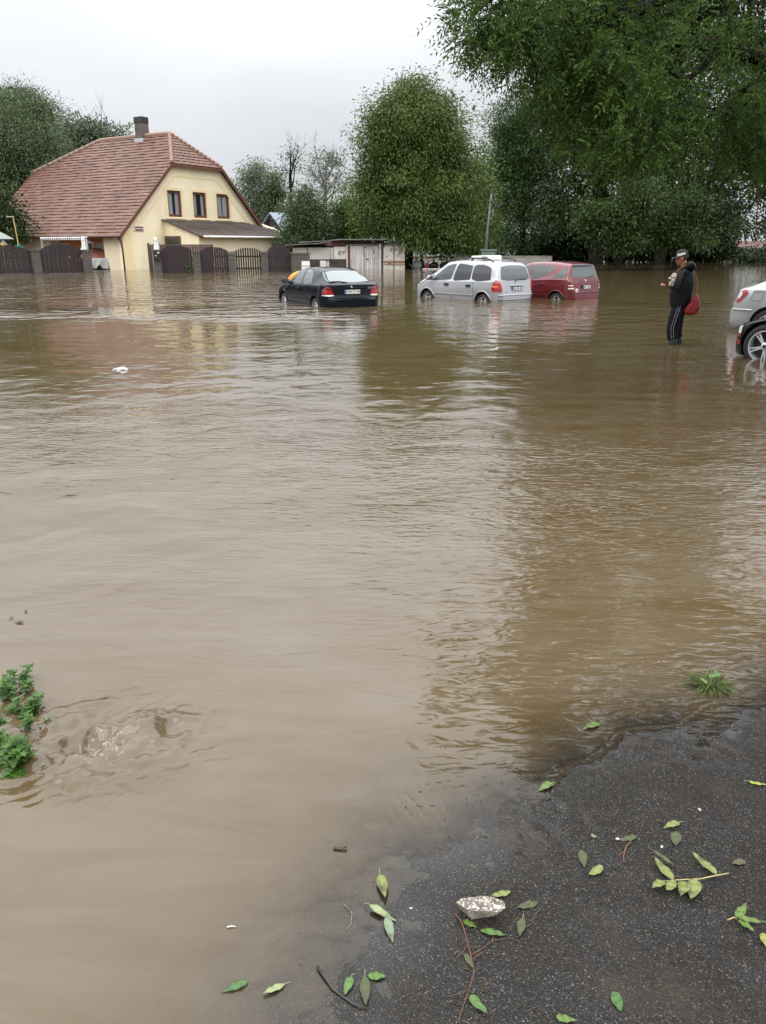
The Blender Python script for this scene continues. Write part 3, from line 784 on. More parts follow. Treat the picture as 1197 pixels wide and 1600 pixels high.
def tilemat(name, c1, c2, tile_w, dirt):
    m, t, out = nodes(name)
    tcn = N(t, 'ShaderNodeTexCoord')
    sp = N(t, 'ShaderNodeSeparateXYZ', {0: tcn.outputs['Object']})
    a1 = N(t, 'ShaderNodeMath', {0: sp.outputs['Y'], 1: 1.0 / tile_w}, operation='MULTIPLY')
    a1b = N(t, 'ShaderNodeMath', {0: sp.outputs['X'], 1: 1.0 / tile_w}, operation='MULTIPLY')
    f1 = N(t, 'ShaderNodeMath', {0: a1.outputs[0]}, operation='FLOOR')
    f2 = N(t, 'ShaderNodeMath', {0: sp.outputs['Z'], 1: 3.4}, operation='MULTIPLY')
    f2b = N(t, 'ShaderNodeMath', {0: f2.outputs[0]}, operation='FLOOR')
    cb = N(t, 'ShaderNodeCombineXYZ', {0: f1.outputs[0], 1: f2b.outputs[0]})
    wh = N(t, 'ShaderNodeTexWhiteNoise', {0: cb.outputs[0]}, noise_dimensions='3D')
    big = N(t, 'ShaderNodeTexNoise', {'Vector': tcn.outputs['Object'], 'Scale': 0.5, 'Detail': 6.0, 'Roughness': 0.6})
    av = N(t, 'ShaderNodeMath', {0: wh.outputs['Value'], 1: 0.45}, operation='MULTIPLY')
    s2 = N(t, 'ShaderNodeMath', {0: av.outputs[0], 1: big.outputs['Fac']}, operation='ADD')
    s3 = N(t, 'ShaderNodeMapRange', {'Value': s2.outputs[0], 'From Min': 0.4, 'From Max': 1.05})
    mx = N(t, 'ShaderNodeMix', data_type='RGBA')
    t.links.new(s3.outputs[0], mx.inputs[0]); mx.inputs[6].default_value = c4(c1); mx.inputs[7].default_value = c4(c2)
    n2 = N(t, 'ShaderNodeTexNoise', {'Vector': tcn.outputs['Object'], 'Scale': 2.4, 'Detail': 8.0, 'Roughness': 0.7})
    rp = N(t, 'ShaderNodeMapRange', {'Value': n2.outputs['Fac'], 'From Min': 0.56, 'From Max': 0.72, 'To Max': 0.5})
    m2 = N(t, 'ShaderNodeMix', data_type='RGBA')
    t.links.new(rp.outputs[0], m2.inputs[0]); t.links.new(mx.outputs[2], m2.inputs[6]); m2.inputs[7].default_value = c4(dirt)
    wv = N(t, 'ShaderNodeMath', {0: a1.outputs[0]}, operation='PINGPONG'); wv.inputs[1].default_value = 0.5
    bp = N(t, 'ShaderNodeBump', {'Height': wv.outputs[0], 'Strength': 0.5, 'Distance': 0.05})
    b = N(t, 'ShaderNodeBsdfPrincipled', {'Base Color': m2.outputs[2], 'Roughness': 0.62, 'Normal': bp.outputs[0], 'Specular IOR Level': 0.4})
    t.links.new(b.outputs[0], out.inputs[0])
    return m
TILE = tilemat('red_roof_tiles', (0.098, 0.045, 0.029), (0.178, 0.094, 0.064), 0.3, (0.10, 0.055, 0.045))
RIDGE = mat('ridge_tiles', (0.28, 0.175, 0.135), 0.75, 0.2, 6)
SHING = tilemat('weathered_shingles', (0.050, 0.038, 0.032), (0.150, 0.118, 0.098), 0.18, (0.05, 0.06, 0.03))

GW, GH = 15.4, 2.62                    # gable width, eaves height above the water
RS = (7.32 - GH) / 5.05               # roof slope
HU = 5.05; HZ = 7.32                   # half-hip starts here
MID = GW / 2
HR = GH + RS * MID                     # ridge height
LEN = 16.2
q = onplane(264, 200, P0 + gU * MID, gU); VR0 = float(np.dot(q - P0, gV)); 
q = onplane(157.5, 212, P0 + gU * MID, gU); VR1 = float(np.dot(q - P0, gV))
VR0 = max(1.2, min(VR0, 3.5)); VR1 = max(VR1, 8.0)
print('house ridge', HR, VR0, VR1, LEN)
VR1 = min(VR1, LEN - 0.6)
house = thing('yellow_house', 'cream yellow house with steep red tiled half-hipped roof standing in the floodwater', 'house', tuple(P0), HA)
# --- walls
mb = MB()
gpoly = [(0, -0.6), (GW, -0.6), (GW, GH), (GW - HU, HZ), (HU, HZ), (0, GH)]
mb.prism(gpoly, 0, 0.4, lambda a, b, d: (a, d, b))
wallg = mb.build('gable_wall', WALL, house)
wins = []
for (ua, va, ub, vb) in ((261, 297, 282, 338.5), (301, 299.5, 321, 341), (338, 303, 357, 343)):
    x0, z1 = GP(ua, va); x1, z0 = GP(ub, vb)
    wins.append((x0 - 0.04, x1 + 0.20, 3.72, 5.58))
cm = MB()
for x0, x1, z0, z1 in wins: cm.box(x0, x1, -0.3, 0.28, z0, z1)
cut(wallg, cm.mesh('c'))
for k, (x0, x1, z0, z1) in enumerate(wins):
    sur = MB()
    for (a0, a1, b0, b1) in ((x0 - 0.26, x0, z0 - 0.05, z1 + 0.22), (x1, x1 + 0.26, z0 - 0.05, z1 + 0.22), (x0, x1, z1, z1 + 0.22)):
        sur.box(a0, a1, -0.028, 0.05, b0, b1)
    sur.box(x0 - 0.30, x1 + 0.30, -0.06, 0.05, z0 - 0.14, z0 - 0.05)
    fr = MB()
    fr.box(x0, x0 + 0.15, 0.06, 0.20, z0, z1); fr.box(x1 - 0.15, x1, 0.06, 0.20, z0, z1)
    fr.box(x0 + 0.15, x1 - 0.15, 0.06, 0.20, z1 - 0.15, z1); fr.box(x0 + 0.15, x1 - 0.15, 0.06, 0.20, z0, z0 + 0.18)
    wo_ = fr.build('window', BROWNW, house)
    sur.build('surround', TRIM if k < 2 else TRIM, wo_)
    pn = MB(); pn.box(x0 + 0.1, x1 - 0.1, 0.165, 0.18, z0 + 0.1, z1 - 0.1); pn.build('pane', GLASS, wo_)
    ct = MB()
    wd = x1 - x0 - 0.24
    for (f0, f1) in (((0.0, 0.42), (0.66, 0.98)), ((0.0, 0.30), (0.72, 0.95)), ((0.05, 0.46), (0.55, 0.95)))[k]:
        n = 14
        for i in range(n):
            a0 = x0 + 0.12 + wd * (f0 + (f1 - f0) * i / n); a1 = x0 + 0.12 + wd * (f0 + (f1 - f0) * (i + 1) / n)
            d0 = 0.160 + 0.004 * (i % 2)
            ct.box(a0, a1, d0 - 0.006, d0, z0 + 0.14, z1 - 0.13)
    ct.build('curtain', CURT, wo_)
# plaster bands
mb = MB()
mb.box(0.0, 0.85, -0.03, 0.0, -0.6, 2.55)
mb.build('corner_band', TRIM, house)
mb = MB()
def rake_band(o0, o1):
    nx, nz = RS / math.hypot(RS, 1), 1 / math.hypot(RS, 1)
    A_ = [(0.3, GH), (HU, HZ), (GW - HU, HZ), (GW - 0.3, GH)]
    inn = lambda o: [(0.3 + o * 1.1, GH + 0.0), (HU + o * 0.62, HZ - o), (GW - HU - o * 0.62, HZ - o), (GW - 0.3 - o * 1.1, GH + 0.0)]
    a, b = inn(o0), inn(o1)
    for i in range(3):
        mb.prism([a[i], a[i + 1], b[i + 1], b[i]], -0.022, 0, lambda p, q, d: (p, d, q))
rake_band(0.62, 0.78)
mb.build('rake_band', TRIM, house)
# long wall with the recessed bay, far gable, back
v1, _ = LP(165, 385)
mb = MB()
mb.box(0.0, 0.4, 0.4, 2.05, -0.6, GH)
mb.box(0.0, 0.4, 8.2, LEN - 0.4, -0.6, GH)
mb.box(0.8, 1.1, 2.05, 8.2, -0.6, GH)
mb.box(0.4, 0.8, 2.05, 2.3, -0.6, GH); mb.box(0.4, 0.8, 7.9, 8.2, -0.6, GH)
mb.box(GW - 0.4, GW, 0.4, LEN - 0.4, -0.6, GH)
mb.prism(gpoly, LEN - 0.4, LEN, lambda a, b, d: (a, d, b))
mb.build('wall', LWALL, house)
ORW = mat('orange_plaster', (0.50, 0.20, 0.085), 0.85, 0.1, 3, dirt=(0.4, 0.25, 0.15))
PLANK = mat('grey_planks', (0.42, 0.36, 0.29), 0.8, 0.25, 3, stretch=(1, 0.4, 6), bump=0.3)
mb = MB(); mb.box(0.77, 0.80, 3.95, 7.9, -0.3, 2.2); mb.build('plaster_panel', ORW, house)
mb = MB()
for k in range(4): mb.box(0.74 + 0.008 * (k % 2), 0.80, 2.31, 3.94, 0.05 + k * 0.45, 0.05 + k * 0.45 + 0.43)
mb.build('plank_panel', PLANK, house)
mb = MB(); mb.box(0.72, 0.80, 2.31, 3.94, 1.88, 2.35); mb.build('lintel_board', ORW, house)
# windows under the awning
for (ya, yb, za, zb, gm) in ((4.05, 5.0, 0.9, 1.95, GLASS), (7.0, 7.8, 0.9, 1.85, mat('ochre_blind', (0.35, 0.24, 0.07), 0.8))):
    fr = MB()
    fr.box(0.69, 0.77, ya, ya + 0.13, za, zb); fr.box(0.69, 0.77, yb - 0.13, yb, za, zb)
    fr.box(0.69, 0.77, ya + 0.13, yb - 0.13, zb - 0.13, zb); fr.box(0.69, 0.77, ya + 0.13, yb - 0.13, za, za + 0.1)
    f_ = fr.build('window', WHITE, house)
    pn = MB(); pn.box(0.735, 0.75, ya + 0.12, yb - 0.12, za + 0.09, zb - 0.12); pn.build('pane', gm, f_)
# corrugated awning
CORR = mat('corrugated_plastic', (0.66, 0.66, 0.66), 0.5, 0.1, 4, dirt=(0.3, 0.28, 0.25))
mb = MB(); n = 90; vs = []; fs = []
for i in range(n + 1):
    y = 3.0 + 5.4 * i / n; dz = 0.05 * math.sin(i * 1.5)
    vs += [(0.78, y, 2.50 + dz * 0.6), (-0.75, y, 2.20 + dz), (0.78, y, 2.485 + dz * 0.6), (-0.75, y, 2.185 + dz)]
for i in range(n):
    a = i * 4; b_ = a + 4
    fs += [(a, a + 1, b_ + 1, b_), (a + 2, b_ + 2, b_ + 3, a + 3), (a + 1, a + 3, b_ + 3, b_ + 1)]
mb.add(vs, fs)
aw = mb.build('awning', CORR, house)
mb = MB(); mb.box(-0.70, -0.64, 3.0, 8.4, 2.06, 2.12); mb.box(-0.68, -0.62, 3.02, 3.10, -0.4, 2.06); mb.box(-0.68, -0.62, 8.3, 8.38, -0.4, 2.06)
mb.build('awning_frame', WHITE, aw)
# --- roof: courses of tiles lapped like steps
def roof_slope(bound, name, course, lip, fn):
    """bound(s)->(a,b) extent along the eave at fraction s up the slope; fn(s, a, lift)->xyz"""
    ns = course
    mb = MB()
    for i in range(ns):
        s0, s1 = i / ns, (i + 1) / ns
        a0, b0 = bound(s0); a1, b1 = bound(s1)
        if abs(b1 - a1) < 0.02: b1 = a1 + 0.02
        mseg = 26
        vs = []
        for k in range(mseg + 1):
            f = k / mseg
            w0 = 0.014 * math.sin(k * 1.7 + i * 2.1) + 0.009 * math.sin(k * 4.3 + i)
            vs.append(fn(s0, a0 + (b0 - a0) * f, lip + w0))
            vs.append(fn(s1, a1 + (b1 - a1) * f, 0.004))
            vs.append(fn(s0, a0 + (b0 - a0) * f, -0.03))
        fs = []
        for k in range(mseg):
            a = k * 3; c = a + 3
            fs += [(a, c, c + 1, a + 1), (a + 2, c + 2, c, a)]
        fs += [(0, 1, 2), (mseg * 3, mseg * 3 + 2, mseg * 3 + 1)]
        mb.add(vs, fs)
    return mb.build(name, TILE, house)
OV = 0.45                                # eave overhang
OG = 0.30                                # verge overhang at the gables
e_z = GH - RS * OV + 0.12
hipz = HZ + 0.12; hipf = (hipz - e_z) / (HR + 0.12 - e_z)
hx = HU
def bnd(s):
    if s <= hipf: return (-OG, LEN + OG)
    f = (s - hipf) / (1 - hipf)
    return (-OG + (VR0 + OG) * f, LEN + OG + (VR1 - LEN - OG) * f)
nz_ = 1 / math.hypot(1, RS); nx_ = RS / math.hypot(1, RS)
def fl(s, a, lift): return (-OV + (MID + OV) * s - nx_ * lift, a, e_z + (HR + 0.12 - e_z) * s + nz_ * lift)
def fr_(s, a, lift): return (GW + OV - (MID + OV) * s + nx_ * lift, a, e_z + (HR + 0.12 - e_z) * s + nz_ * lift)
roof = roof_slope(bnd, 'roof', 33, 0.050, fl)
roof_slope(bnd, 'roof', 33, 0.050, fr_)
def hipface(y0, yr, sgn):
    def bh(s): 
        xh = -OV + (MID + OV) * hipf
        return (xh + (MID - xh) * s, GW - xh + (MID - GW + xh) * s)
    ln = math.hypot(yr - y0, HR - HZ)
    def fh(s, a, lift): return (a, y0 + (yr - y0) * s - sgn * lift * (HR - HZ) / ln, hipz + (HR + 0.12 - hipz) * s + lift * abs(yr - y0) / ln)
    return roof_slope(bh, 'hip_roof', 11, 0.05, fh)
hipface(-OG, VR0, 1)
hipface(LEN + OG, VR1, -1)
mb = MB()
def ridge_run(a, b, n):
    a = Vector(a); b = Vector(b)
    for i in range(n):
        p = a + (b - a) * (i / n); q_ = a + (b - a) * ((i + 1.12) / n)
        mb.tube([p, q_], [0.17, 0.145], 10)
ridge_run((MID, VR0, HR + 0.1), (MID, VR1, HR + 0.1), 22)
xh = -OV + (MID + OV) * hipf
for (yy, vr) in ((-OG, VR0), (LEN + OG, VR1)):
    ridge_run((xh, yy, hipz + 0.05), (MID, vr, HR + 0.12), 13)
    ridge_run((GW - xh, yy, hipz + 0.05), (MID, vr, HR + 0.12), 13)
mb.build('ridge_tiles', RIDGE, house, True)
# barge boards, gutter, downspout
for (xa, xb) in ((-OV, xh), (GW + OV, GW - xh)):
    for y in (-OG - 0.02, LEN + OG + 0.02):
        mb = MB(); mb.bar((xa, y, e_z - 0.10), (xb, y, hipz - 0.10), 0.05, 0.24); mb.build('barge_board', BROWNW, house)
for y in (-OG - 0.03, LEN + OG + 0.03):
    mb = MB(); mb.box(xh, GW - xh, y - 0.03, y + 0.03, hipz - 0.20, hipz - 0.02); mb.build('barge_board', BROWNW, house)
for x in (-OV - 0.06, GW + OV + 0.06):
    mb = MB(); mb.tube([(x, -OG, e_z - 0.05), (x, LEN + OG, e_z - 0.03)], 0.085, 8); mb.build('gutter', GUTT, house, True)
mb = MB(); mb.tube([(-OV - 0.04, -0.15, e_z - 0.1), (-0.20, -0.10, e_z - 0.4), (-0.12, -0.08, 1.4), (-0.12, -0.08, -0.4)], 0.06, 8)
mb.build('downspout', GUTT, house, True)
mb = MB(); mb.ball((-0.12, 0.55, 2.25), (0.16, 0.16, 0.19), 12, 8); mb.box(-0.12, 0.01, 0.48, 0.62, 2.35, 2.45)
mb.build('wall_lamp', WHITE, house, True)
# street number sign under the eave
mb = MB(); x0, z0 = GP(210, 360); mb.box(x0, x0 + 0.85, -0.045, -0.005, 2.66, 3.0); sg = mb.build('sign', WHITE, house)
mb = MB(); mb.box(x0 + 0.05, x0 + 0.80, -0.049, -0.046, 2.68, 2.80); mb.box(x0 + 0.05, x0 + 0.80, -0.049, -0.046, 2.86, 2.97); mb.build('sign_bands', mat('sign_red', (0.23, 0.05, 0.04), 0.5), sg)
# chimney
q = onplane(222, 206, P0 + gU * MID, gU); vc = float(np.dot(q - P0, gV))
BRK, bt, bo = nodes('chimney_brick')
tcn = N(bt, 'ShaderNodeTexCoord'); 
spz = N(bt, 'ShaderNodeSeparateXYZ', {0: tcn.outputs['Object']})
sxy = N(bt, 'ShaderNodeMath', {0: spz.outputs[0], 1: spz.outputs[1]}, operation='ADD')
cbz = N(bt, 'ShaderNodeCombineXYZ', {0: sxy.outputs[0], 1: spz.outputs[2]})
bk = N(bt, 'ShaderNodeTexBrick', {'Vector': cbz.outputs[0], 'Color1': (0.15, 0.085, 0.065, 1), 'Color2': (0.09, 0.07, 0.062, 1), 'Mortar': (0.17, 0.16, 0.15, 1), 'Scale': 3.2, 'Mortar Size': 0.03})
nzz = N(bt, 'ShaderNodeTexNoise', {'Vector': tcn.outputs['Object'], 'Scale': 1.4, 'Detail': 5.0})
mxx = N(bt, 'ShaderNodeMix', data_type='RGBA'); bt.links.new(N(bt, 'ShaderNodeMapRange', {'Value': nzz.outputs[0], 'From Min': 0.4, 'From Max': 0.65, 'To Max': 0.75}).outputs[0], mxx.inputs[0])
bt.links.new(bk.outputs[0], mxx.inputs[6]); mxx.inputs[7].default_value = (0.05, 0.048, 0.046, 1)
bb_ = N(bt, 'ShaderNodeBsdfPrincipled', {'Base Color': mxx.outputs[2], 'Roughness': 0.85}); bt.links.new(bb_.outputs[0], bo.inputs[0])
SOOT = mat('sooty_brick', (0.035, 0.034, 0.035), 0.85, 0.25, 6)
mb = MB(); cw = 0.52
cw = .42
mb.box(MID - 0.34, MID + 0.34, vc - cw, vc + cw, HR - 0.8, HR + 1.0)
ch_ = mb.build('chimney', BRK, house)
mb = MB(); mb.box(MID - 0.36, MID + 0.36, vc - cw - 0.02, vc + cw + 0.02, HR + 1.0, HR + 1.45); mb.build('sooty_top', SOOT, ch_)
mb = MB(); mb.box(MID - 0.55, MID - 0.34, vc - 0.6, vc + 0.35, HR - 0.42, HR - 0.12); mb.build('flashing', mat('zinc_sheet', (0.5, 0.5, 0.5), 0.4, metal=0.3), ch_)
# lean-to porch on the gable side
px0 = GP(255, 343)[0]; px1 = GP(371, 348)[0] + 0.3
q = onplane(316, 371, P0 + gU * px0, gU); pd = -float(np.dot(q - P0, gV)); pz = float(q[2])
print('porch', px0, px1, pd, pz)
pd = min(max(pd, 2.0), 4.5)
mb = MB()
mb.prism([(0, -0.6), (0, 3.42), (-pd + 0.35, pz + 0.16), (-pd + 0.35, -0.6)], px0, px0 + 0.25, lambda a, b, d: (d, a, b))
mb.prism([(0, -0.6), (0, 3.42), (-pd + 0.35, pz + 0.16), (-pd + 0.35, -0.6)], px1 + 2.6, px1 + 2.85, lambda a, b, d: (d, a, b))
mb.box(px0 + 0.25, px1 + 2.6, -pd + 0.35, -pd + 0.6, -0.6, pz + 0.05)
pw = mb.build('porch_wall', WALL, house)
mb = MB(); mb.box(px0 - 0.02, px0 + 0.24, -pd + 0.325, -pd + 0.35, -0.6, pz + 0.06)
mb.build('corner_band', TRIM, pw)
n = 15; mb = MB()
for i in range(n):
    s0, s1 = i / n, (i + 1) / n
    def pf(s, x, lift): return (x, -0.0 - pd * (1 - s), pz + 0.12 + (3.52 - pz - 0.12) * s + lift)
    xr0 = px1 + 2.9; xr1 = px1 + 2.9
    def xr(s): return px1 + 2.95 - 2.7 * max(0, (s - 0.15) / 0.85)
    ms = 22; vs = []; fs = []
    for k in range(ms + 1):
        f = k / ms; w0 = 0.012 * math.sin(k * 2.3 + i * 1.9)
        xa = px0 - 0.2
        vs += [pf(s0, xa + (xr(s0) - xa) * f, 0.05 + w0), pf(s1, xa + (xr(s1) - xa) * f, 0.004), pf(s0, xa + (xr(s0) - xa) * f, -0.05)]
    for k in range(ms):
        a = k * 3; c = a + 3
        fs += [(a, c, c + 1, a + 1), (a + 2, c + 2, c, a)]
    fs += [(0, 1, 2), (ms * 3, ms * 3 + 2, ms * 3 + 1)]
    mb.add(vs, fs)
pr = mb.build('porch_roof', SHING, house)
# the sloping right-hand hip of the porch roof and its soffit
mb = MB(); mb.add([(px0 - 0.15, 0, 3.46), (px0 - 0.15, -pd, pz + 0.04), (px1 + 2.9, -pd, pz + 0.04), (px1 + 2.9, -pd * 0.85, pz + 0.1), (px1 + 0.2, 0, 3.46)], [(0, 1, 2, 3, 4)])
mb.build('soffit', DARKBR, pr)
mb = MB(); mb.tube([(px0 + 0.1, -pd - 0.07, pz + 0.06), (px1 + 3.0, -pd - 0.07, pz + 0.05)], 0.075, 8); mb.build('porch_gutter', WHITE, pr, True)
y0, zt = LP(258, 369, px0); y1, zb = LP(284, 391, px0)
print('porch window', y0, y1, zt, zb)
fr = MB(); X = px0
fr.box(X - 0.06, X + 0.06, y1, y0, zt - 0.22, zt); fr.box(X - 0.06, X + 0.06, y0 - 0.24, y0, 0.2, zt - 0.22); fr.box(X - 0.06, X + 0.06, y1, y1 + 0.24, 0.2, zt - 0.22)
f_ = fr.build('window', DARKBR, house)
mb = MB(); mb.box(X - 0.03, X - 0.005, y1 + 0.24, y0 - 0.24, 0.2, zt - 0.22); mb.build('pane', GLASS, f_)

# ------------------------------------------------------------------ fences, pillars, gate and what stands on them
FWOOD = mat('dark_stained_boards', (0.022, 0.011, 0.013), 0.55, 0.3, 5, stretch=(3, 3, 0.4), bump=0.3)
STONE = mat('split_block_pillar', (0.098, 0.085, 0.074), 0.9, 0.25, 5, bump=0.5, dirt=(0.07, 0.06, 0.05))
CAPST = mat('pillar_cap', (0.085, 0.075, 0.068), 0.85, 0.2, 6)
def line_pt(A, B, u):
    """point on the water line A-B (world) seen at pixel column u"""
    A = np.array(A); B = np.array(B); d = B - A
    k = (u - 598.5) / 1270.0
    s = (k * A[1] - A[0]) / (d[0] - k * d[1])
    return A + d * s
def hgt(p, v):         # height at which pixel row v stands over the point p
    return float(at(p[0] / p[1] * 1270 + 598.5, v, p[1])[2])
def pillar(root, A, B, u0, u1, vtop, cap=True):
    a = line_pt(A, B, u0); b = line_pt(A, B, u1); mid = (a + b) / 2; wd = np.linalg.norm(b - a)
    z = hgt(mid, vtop)
    dx = (np.array(B) - np.array(A)); dx = dx / np.linalg.norm(dx); ang = math.atan2(dx[1], dx[0])
    M = Matrix.Translation((mid[0], mid[1], 0)) @ Matrix.Rotation(ang, 4, 'Z')
    mb = MB(); dep_ = max(0.45, wd * 0.8)
    n = 6
    for i in range(n):
        z0 = -0.5 + (z - 0.06 + 0.5) * i / n; z1 = -0.5 + (z - 0.06 + 0.5) * (i + 1) / n - 0.012
        e_ = 0.006 * (i % 2)
        mb.box(-wd / 2 + e_, wd / 2 - e_, -dep_ / 2 + e_, dep_ / 2 - e_, z0, z1, 0, M)
    o = mb.build('pillar', STONE, root)
    if cap:
        mb = MB(); mb.box(-wd / 2 - 0.05, wd / 2 + 0.05, -dep_ / 2 - 0.05, dep_ / 2 + 0.05, z - 0.05, z + 0.04, 0, M)
        mb.build('cap', CAPST, o)
    return mid, z
def panel(root, A, B, u0, u1, v_end, v_mid, nb, name='panel', bottom=-0.35, gap=0.012, back=0.0, rails=True):
    a = line_pt(A, B, u0); b = line_pt(A, B, u1); wd = np.linalg.norm(b - a)
    mid = (a + b) / 2
    z0 = hgt(mid, v_end); z1 = hgt(mid, v_mid)
    ang = math.atan2((b - a)[1], (b - a)[0])
    M = Matrix.Translation((a[0], a[1], 0)) @ Matrix.Rotation(ang, 4, 'Z')
    mb = MB(); bw = wd / nb
    for i in range(nb):
        f0 = i / nb; f1 = (i + 1) / nb
        def top(f): return z0 + (z1 - z0) * math.sqrt(max(0, 1 - (2 * f - 1) ** 2)) ** 1.0
        t0, t1 = top(min(max(f0, 0.03), 0.97)), top(min(max(f1, 0.03), 0.97))
        y0 = back + 0.012 * (i % 2)
        xa, xb = i * bw + gap / 2, (i + 1) * bw - gap / 2
        mb.prism([(xa, bottom), (xb, bottom), (xb, t1), (xa, t0)], y0 - 0.012, y0 + 0.012, lambda p, q, d: tuple(M @ Vector((p, d, q))))
    if rails:
        for zz in (0.25, z0 * 0.8): mb.box(0, wd, back + 0.03, back + 0.07, zz - 0.05, zz + 0.05, 0, M)
    return mb.build(name, FWOOD, root)
# left run
A1, B1 = ground(0, 430)[:2], ground(140, 427)[:2]
fl_ = thing('board_fence', 'dark board fence with arched top at the left edge, left of the gate', 'fence', (A1[0], A1[1], 0)); fl_.location = (0, 0, 0)
panel(fl_, A1, B1, -40, 46, 396, 383, 20)
panel(fl_, A1, B1, -150, -55, 396, 383, 20)
pillar(fl_, A1, B1, -55, -41, 390)
pillar(fl_, A1, B1, 46.5, 59.5, 390.5)
mb = MB(); a = line_pt(A1, B1, -40); b = line_pt(A1, B1, 46); mb.bar((a[0], a[1] - 0.12, 0.02), (b[0], b[1] - 0.12, 0.02), 0.10, 0.10); mb.build('base_strip', STONE, fl_)
gt = thing('wooden_gate', 'double leaf dark board gate with arched top, in front of the long house wall', 'gate')
panel(gt, A1, B1, 60.5, 100, 395, 378.5, 11, 'leaf')
for o in gt.children: pass
mb = MB()
def garch(f): return 0
# the two leaves share one arch: build them from half arches
for o in list(gt.children): bpy.data.objects.remove(o)
def half_leaf(u0, u1, f_lo, f_hi, nb):
    a = line_pt(A1, B1, 60.5); b = line_pt(A1, B1, 128); wd = np.linalg.norm(b - a); mid = (a + b) / 2
    z0 = hgt(mid, 395); z1 = hgt(mid, 381)
    ang = math.atan2((b - a)[1], (b - a)[0]); M = Matrix.Translation((a[0], a[1], 0)) @ Matrix.Rotation(ang, 4, 'Z')
    mb = MB()
    for i in range(nb):
        f0 = f_lo + (f_hi - f_lo) * i / nb; f1 = f_lo + (f_hi - f_lo) * (i + 1) / nb
        top = lambda f: z0 + (z1 - z0) * math.sqrt(max(0, 1 - (2 * f - 1) ** 2))
        y0 = 0.014 * (i % 2)
        mb.prism([(f0 * wd + 0.006, -0.3), (f1 * wd - 0.006, -0.3), (f1 * wd - 0.006, top(min(f1, 0.98))), (f0 * wd + 0.006, top(max(f0, 0.02)))], y0 - 0.012, y0 + 0.012, lambda p, q, d: tuple(M @ Vector((p, d, q))))
    for zz in (0.3, z0 * 0.85): mb.box(f_lo * wd, f_hi * wd, 0.03, 0.08, zz - 0.05, zz + 0.05, 0, M)
    lf = mb.build('leaf', FWOOD, gt)
    return lf, M, wd
half_leaf(0, 0, 0.0, 0.63, 13)
lf, Mg, wdg = half_leaf(0, 0, 0.635, 1.0, 8)
mb = MB(); mb.box(wdg * 0.95, wdg * 0.965, -0.05, -0.014, 0.95, 1.1, 0, Mg); mb.build('latch', WHITE, lf); mb = MB(); mb.box(wdg * 0.66, wdg * 0.675, -0.04, -0.014, 0.95, 1.02, 0, Mg); mb.build('handle', WHITE, lf)
mb = MB(); a = line_pt(A1, B1, 61); b = line_pt(A1, B1, 127); mb.bar((a[0], a[1] - 0.12, 0.01), (b[0], b[1] - 0.12, 0.01), 0.10, 0.08); mb.build('base_strip', STONE, gt)
gp = thing('gate_pillar', 'grey block pillar right of the wooden gate carrying a white statuette', 'pillar')
pm1, pz1 = pillar(gp, A1, B1, 125.5, 139.5, 391)
STAT = mat('white_statue', (0.80, 0.80, 0.78), 0.6, 0.05, 10, dirt=(0.4, 0.4, 0.38), dirt_amt=0.25, dscale=5)
BLACKM = mat('black_metal', (0.012, 0.012, 0.013), 0.45, 0.1, 6)
def statuette(name, label, p, z, h, face):
    """a small seated plaster lion-like figure: plinth, haunches, chest, head, muzzle, ears, forelegs"""
    r = thing(name, label, 'statue', (p[0], p[1], z), face, 'white plaster statuettes on the pillars')
    mb = MB(); k = h / 0.8
    mb.box(-0.30 * k, 0.26 * k, -0.17 * k, 0.17 * k, 0, 0.09 * k)
    mb.build('plinth', STAT, r)
    bm_ = MB()
    pts = [((0.10, 0, 0.24), (0.17, 0.15, 0.17)), ((0.02, 0, 0.36), (0.15, 0.13, 0.20)), ((-0.05, 0, 0.50), (0.13, 0.13, 0.17)), ((-0.08, 0, 0.66), (0.12, 0.11, 0.13)),
           ((-0.17, 0, 0.62), (0.07, 0.06, 0.06)), ((-0.04, 0.08, 0.76), (0.03, 0.03, 0.05)), ((-0.04, -0.08, 0.76), (0.03, 0.03, 0.05)),
           ((-0.15, 0.07, 0.26), (0.045, 0.045, 0.17)), ((-0.15, -0.07, 0.26), (0.045, 0.045, 0.17)), ((-0.20, 0.07, 0.11), (0.07, 0.05, 0.04)), ((-0.20, -0.07, 0.11), (0.07, 0.05, 0.04)),
           ((0.12, 0.13, 0.17), (0.12, 0.06, 0.10)), ((0.12, -0.13, 0.17), (0.12, 0.06, 0.10))]
    for c, rr in pts: bm_.ball([x * k for x in c], [x * k for x in rr], 12, 8)
    o = bm_.build('figure', STAT, r, True)
    md = o.modifiers.new('rm', 'REMESH'); md.mode = 'VOXEL'; md.voxel_size = 0.028 * k; md.use_smooth_shade = True
    bake(o)
statuette('statuette', 'white plaster statuette on the pillar right of the wooden gate', pm1 + np.array([-0.05, -0.0]), pz1 + 0.04, 0.78, R(100))
def lantern(name, label, p, z, cat='lantern'):
    r = thing(name, label, cat, (p[0], p[1], z))
    mb = MB(); mb.lathe([(0.02, 0.62), (0.16, 0.48), (0.17, 0.45), (0.12, 0.44), (0.09, 0.12), (0.05, 0.08), (0.05, 0.0)], 8); mb.tube([(0, 0, 0.6), (0, 0, 0.72)], 0.03, 6)
    mb.build('housing', BLACKM, r)
    mb = MB(); mb.lathe([(0.09, 0.15), (0.118, 0.42)], 8); mb.build('lamp_glass', GLASS, r)
lantern('lantern', 'small black lantern beside the statuette on the gate pillar', pm1 + np.array([0.27, 0.1]), pz1 - 0.05)
